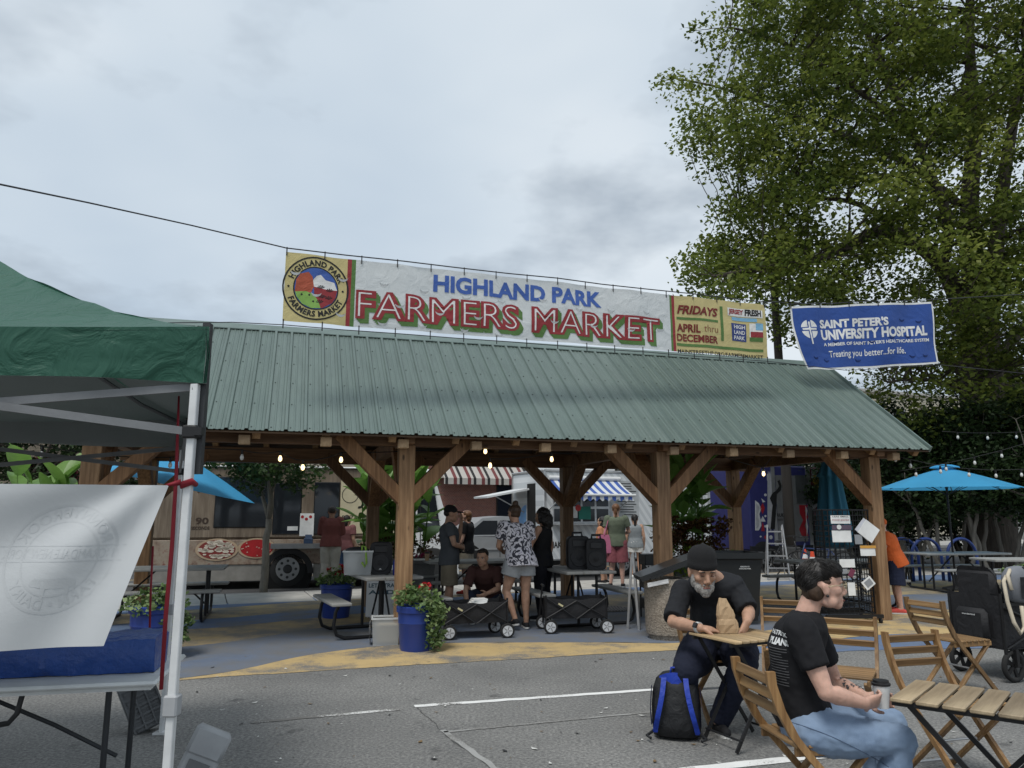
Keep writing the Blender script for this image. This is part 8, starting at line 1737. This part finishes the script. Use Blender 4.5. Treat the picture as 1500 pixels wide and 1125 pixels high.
# customers at the pizza truck
p = G(482, 860); t, fr, o_ = person('man in rust red long sleeved shirt ordering at the pizza truck', (p.x, p.y, 0), R(10), std(1.72, elR=(.23, .06, 1.12), wrR=(.12, .26, 1.10), elL=(-.23, .06, 1.12), wrL=(-.12, .26, 1.10), neck=(0, .02, 1.43), head=(0, .06, 1.57)), SK_D, dict(shirt=(fab('rust_shirt', (.11, .036, .032)), 1.85, 'hip', .03), pants=(fab('stone_trousers', (.26, .25, .22)), 1.95, .03), shoes=SH_B), .014, (0, 1, -.1), eyes=False, girth=1.08)
hair_blob(t, fr, [(0, -.03, .03, .082, .098, .085)], H_DKB, .012, 'hair')
p = G(498, 856); t, fr, o_ = person('person in pink top and jeans standing beside the man in rust red', (p.x + .06, p.y + .22, 0), R(-20), std(1.50), SK_M, dict(shirt=(fab('dusty_pink_top', (.20, .085, .085)), .6, 'hip', .02), pants=(fab('blue_jeans', (.05, .09, .17)), 1.95, .016), shoes=SH_B), .014, eyes=False)
hair_blob(t, fr, [(0, -.03, .03, .084, .10, .088), (0, -.08, -.06, .06, .05, .1)], H_DKB, .012, 'hair')
# customers at the trailer
p = G(905, 861); t, fr, o_ = person('woman in green T-shirt and rose shorts with a ponytail, seen from behind', (p.x, p.y, 0), R(-8), std(1.76, elR=(.26, .02, 1.12), wrR=(.14, .20, 1.08), elL=(-.235, -.02, 1.1), wrL=(-.22, .08, .9), anL=(-.14, -.03, .085), toeL=(-.17, .13, .035)), SK_L, dict(shirt=(fab('sage_tee', (.13, .155, .11)), .6, 'hip', .024), pants=(fab('rose_shorts', (.26, .085, .10)), .95, .035), shoes=SH_B, leg=1.08), .014, (.1, 1, 0), girth=1.0, eyes=False)
hair_blob(t, fr, [(0, -.03, .03, .086, .102, .09), (0, -.11, -.06, .035, .035, .09), (0, -.115, -.14, .025, .025, .07)], H_RED, .011, 'ponytail')
mb = MB(); mb.rings([[V((-.30 + x * k, -.02 + y * k * .4, z)) for x, y in ((-.15, -.1), (.15, -.1), (.15, .1), (-.15, .1))] for k, z in ((.9, .72), (1, .8), (.85, 1.0), (.7, 1.1))]); o = mb.build('tote_bag', mat('pink_tote', (.52, .16, .27), .7), None, 20); o.location = (p.x + .02, p.y - .05, 0); tag(o, 'pink tote bag on the shoulder of the woman in green', 'bag')
mb = MB(); mb.tube([(-.30, -.06, 1.09), (-.22, -.03, 1.35), (-.19, .0, 1.45), (-.22, .03, 1.35), (-.30, .02, 1.09)], .008, 5); mb.build('strap', mat('pink_tote', (.52, .16, .27)), o)
p = G(935, 847); t, fr, o_ = person('girl in grey tank top and white shorts with a black ponytail', (p.x - .05, p.y, 0), R(-5), std(1.52), SK_M, dict(shirt=(fab('grey_tank', (.22, .24, .25)), 0, 'hip', .010), pants=(fab('white_shorts', (.52, .51, .48)), .5, .02), shoes=SH_W), .014, eyes=False)
hair_blob(t, fr, [(0, -.03, .03, .086, .102, .088), (0, -.11, -.05, .035, .035, .10), (0, -.11, -.16, .03, .025, .1)], H_BLK, .012, 'ponytail')
p = at(884, 852, 17.4); t, fr, o_ = person('girl in peach top with long dark hair beside the pink tote', (p.x, 17.4, 0), R(60), std(1.46), SK_M, dict(shirt=(fab('peach_top', (.48, .22, .12)), .3, 'hip', .016), pants=(fab('tan_skirt', (.30, .22, .13)), .8, .03), shoes=SH_B, brow=H_DKB), .014)
hair_blob(t, fr, [(0, -.03, .035, .092, .106, .09), (0, -.07, -.08, .085, .06, .13), (.06, -.03, -.06, .03, .05, .1), (-.06, -.03, -.06, .03, .05, .1)], H_BLK, .012, 'hair', 1, .01, 30)
# child at the rack
p = G(1303, 899); t, fr, o_ = person('child in orange T-shirt and navy shorts half hidden by the right front post', (p.x + .16, p.y + .02, 0), R(72), std(1.50, pelvis=(0, -.02, .92), waist=(0, .03, 1.07), chest=(0, .09, 1.25), neck=(0, .14, 1.39), head=(0, .20, 1.53), shR=(.165, .12, 1.35), shL=(-.165, .12, 1.35), elR=(.21, .20, 1.10), wrR=(.16, .38, 1.06), elL=(-.21, .20, 1.10), wrL=(-.16, .38, 1.06)), SK_L, dict(shirt=(fab('orange_tee', (.62, .13, .035)), .6, 'hip', .024), pants=(fab('navy_shorts', (.02, .025, .05)), .98, .03), shoes=(fab('coral_shoe', (.62, .10, .08)), mat('white_sole', (.6, .6, .58)))), .012, (0, 1, -.2), (0, .2, 1), eyes=False)
hair_blob(t, fr, [(0, -.02, .05, .09, .108, .075), (0, -.02, .09, .075, .085, .045)], fab('orange_tee', (.62, .13, .035)), .01, 'cap', .98, .001)
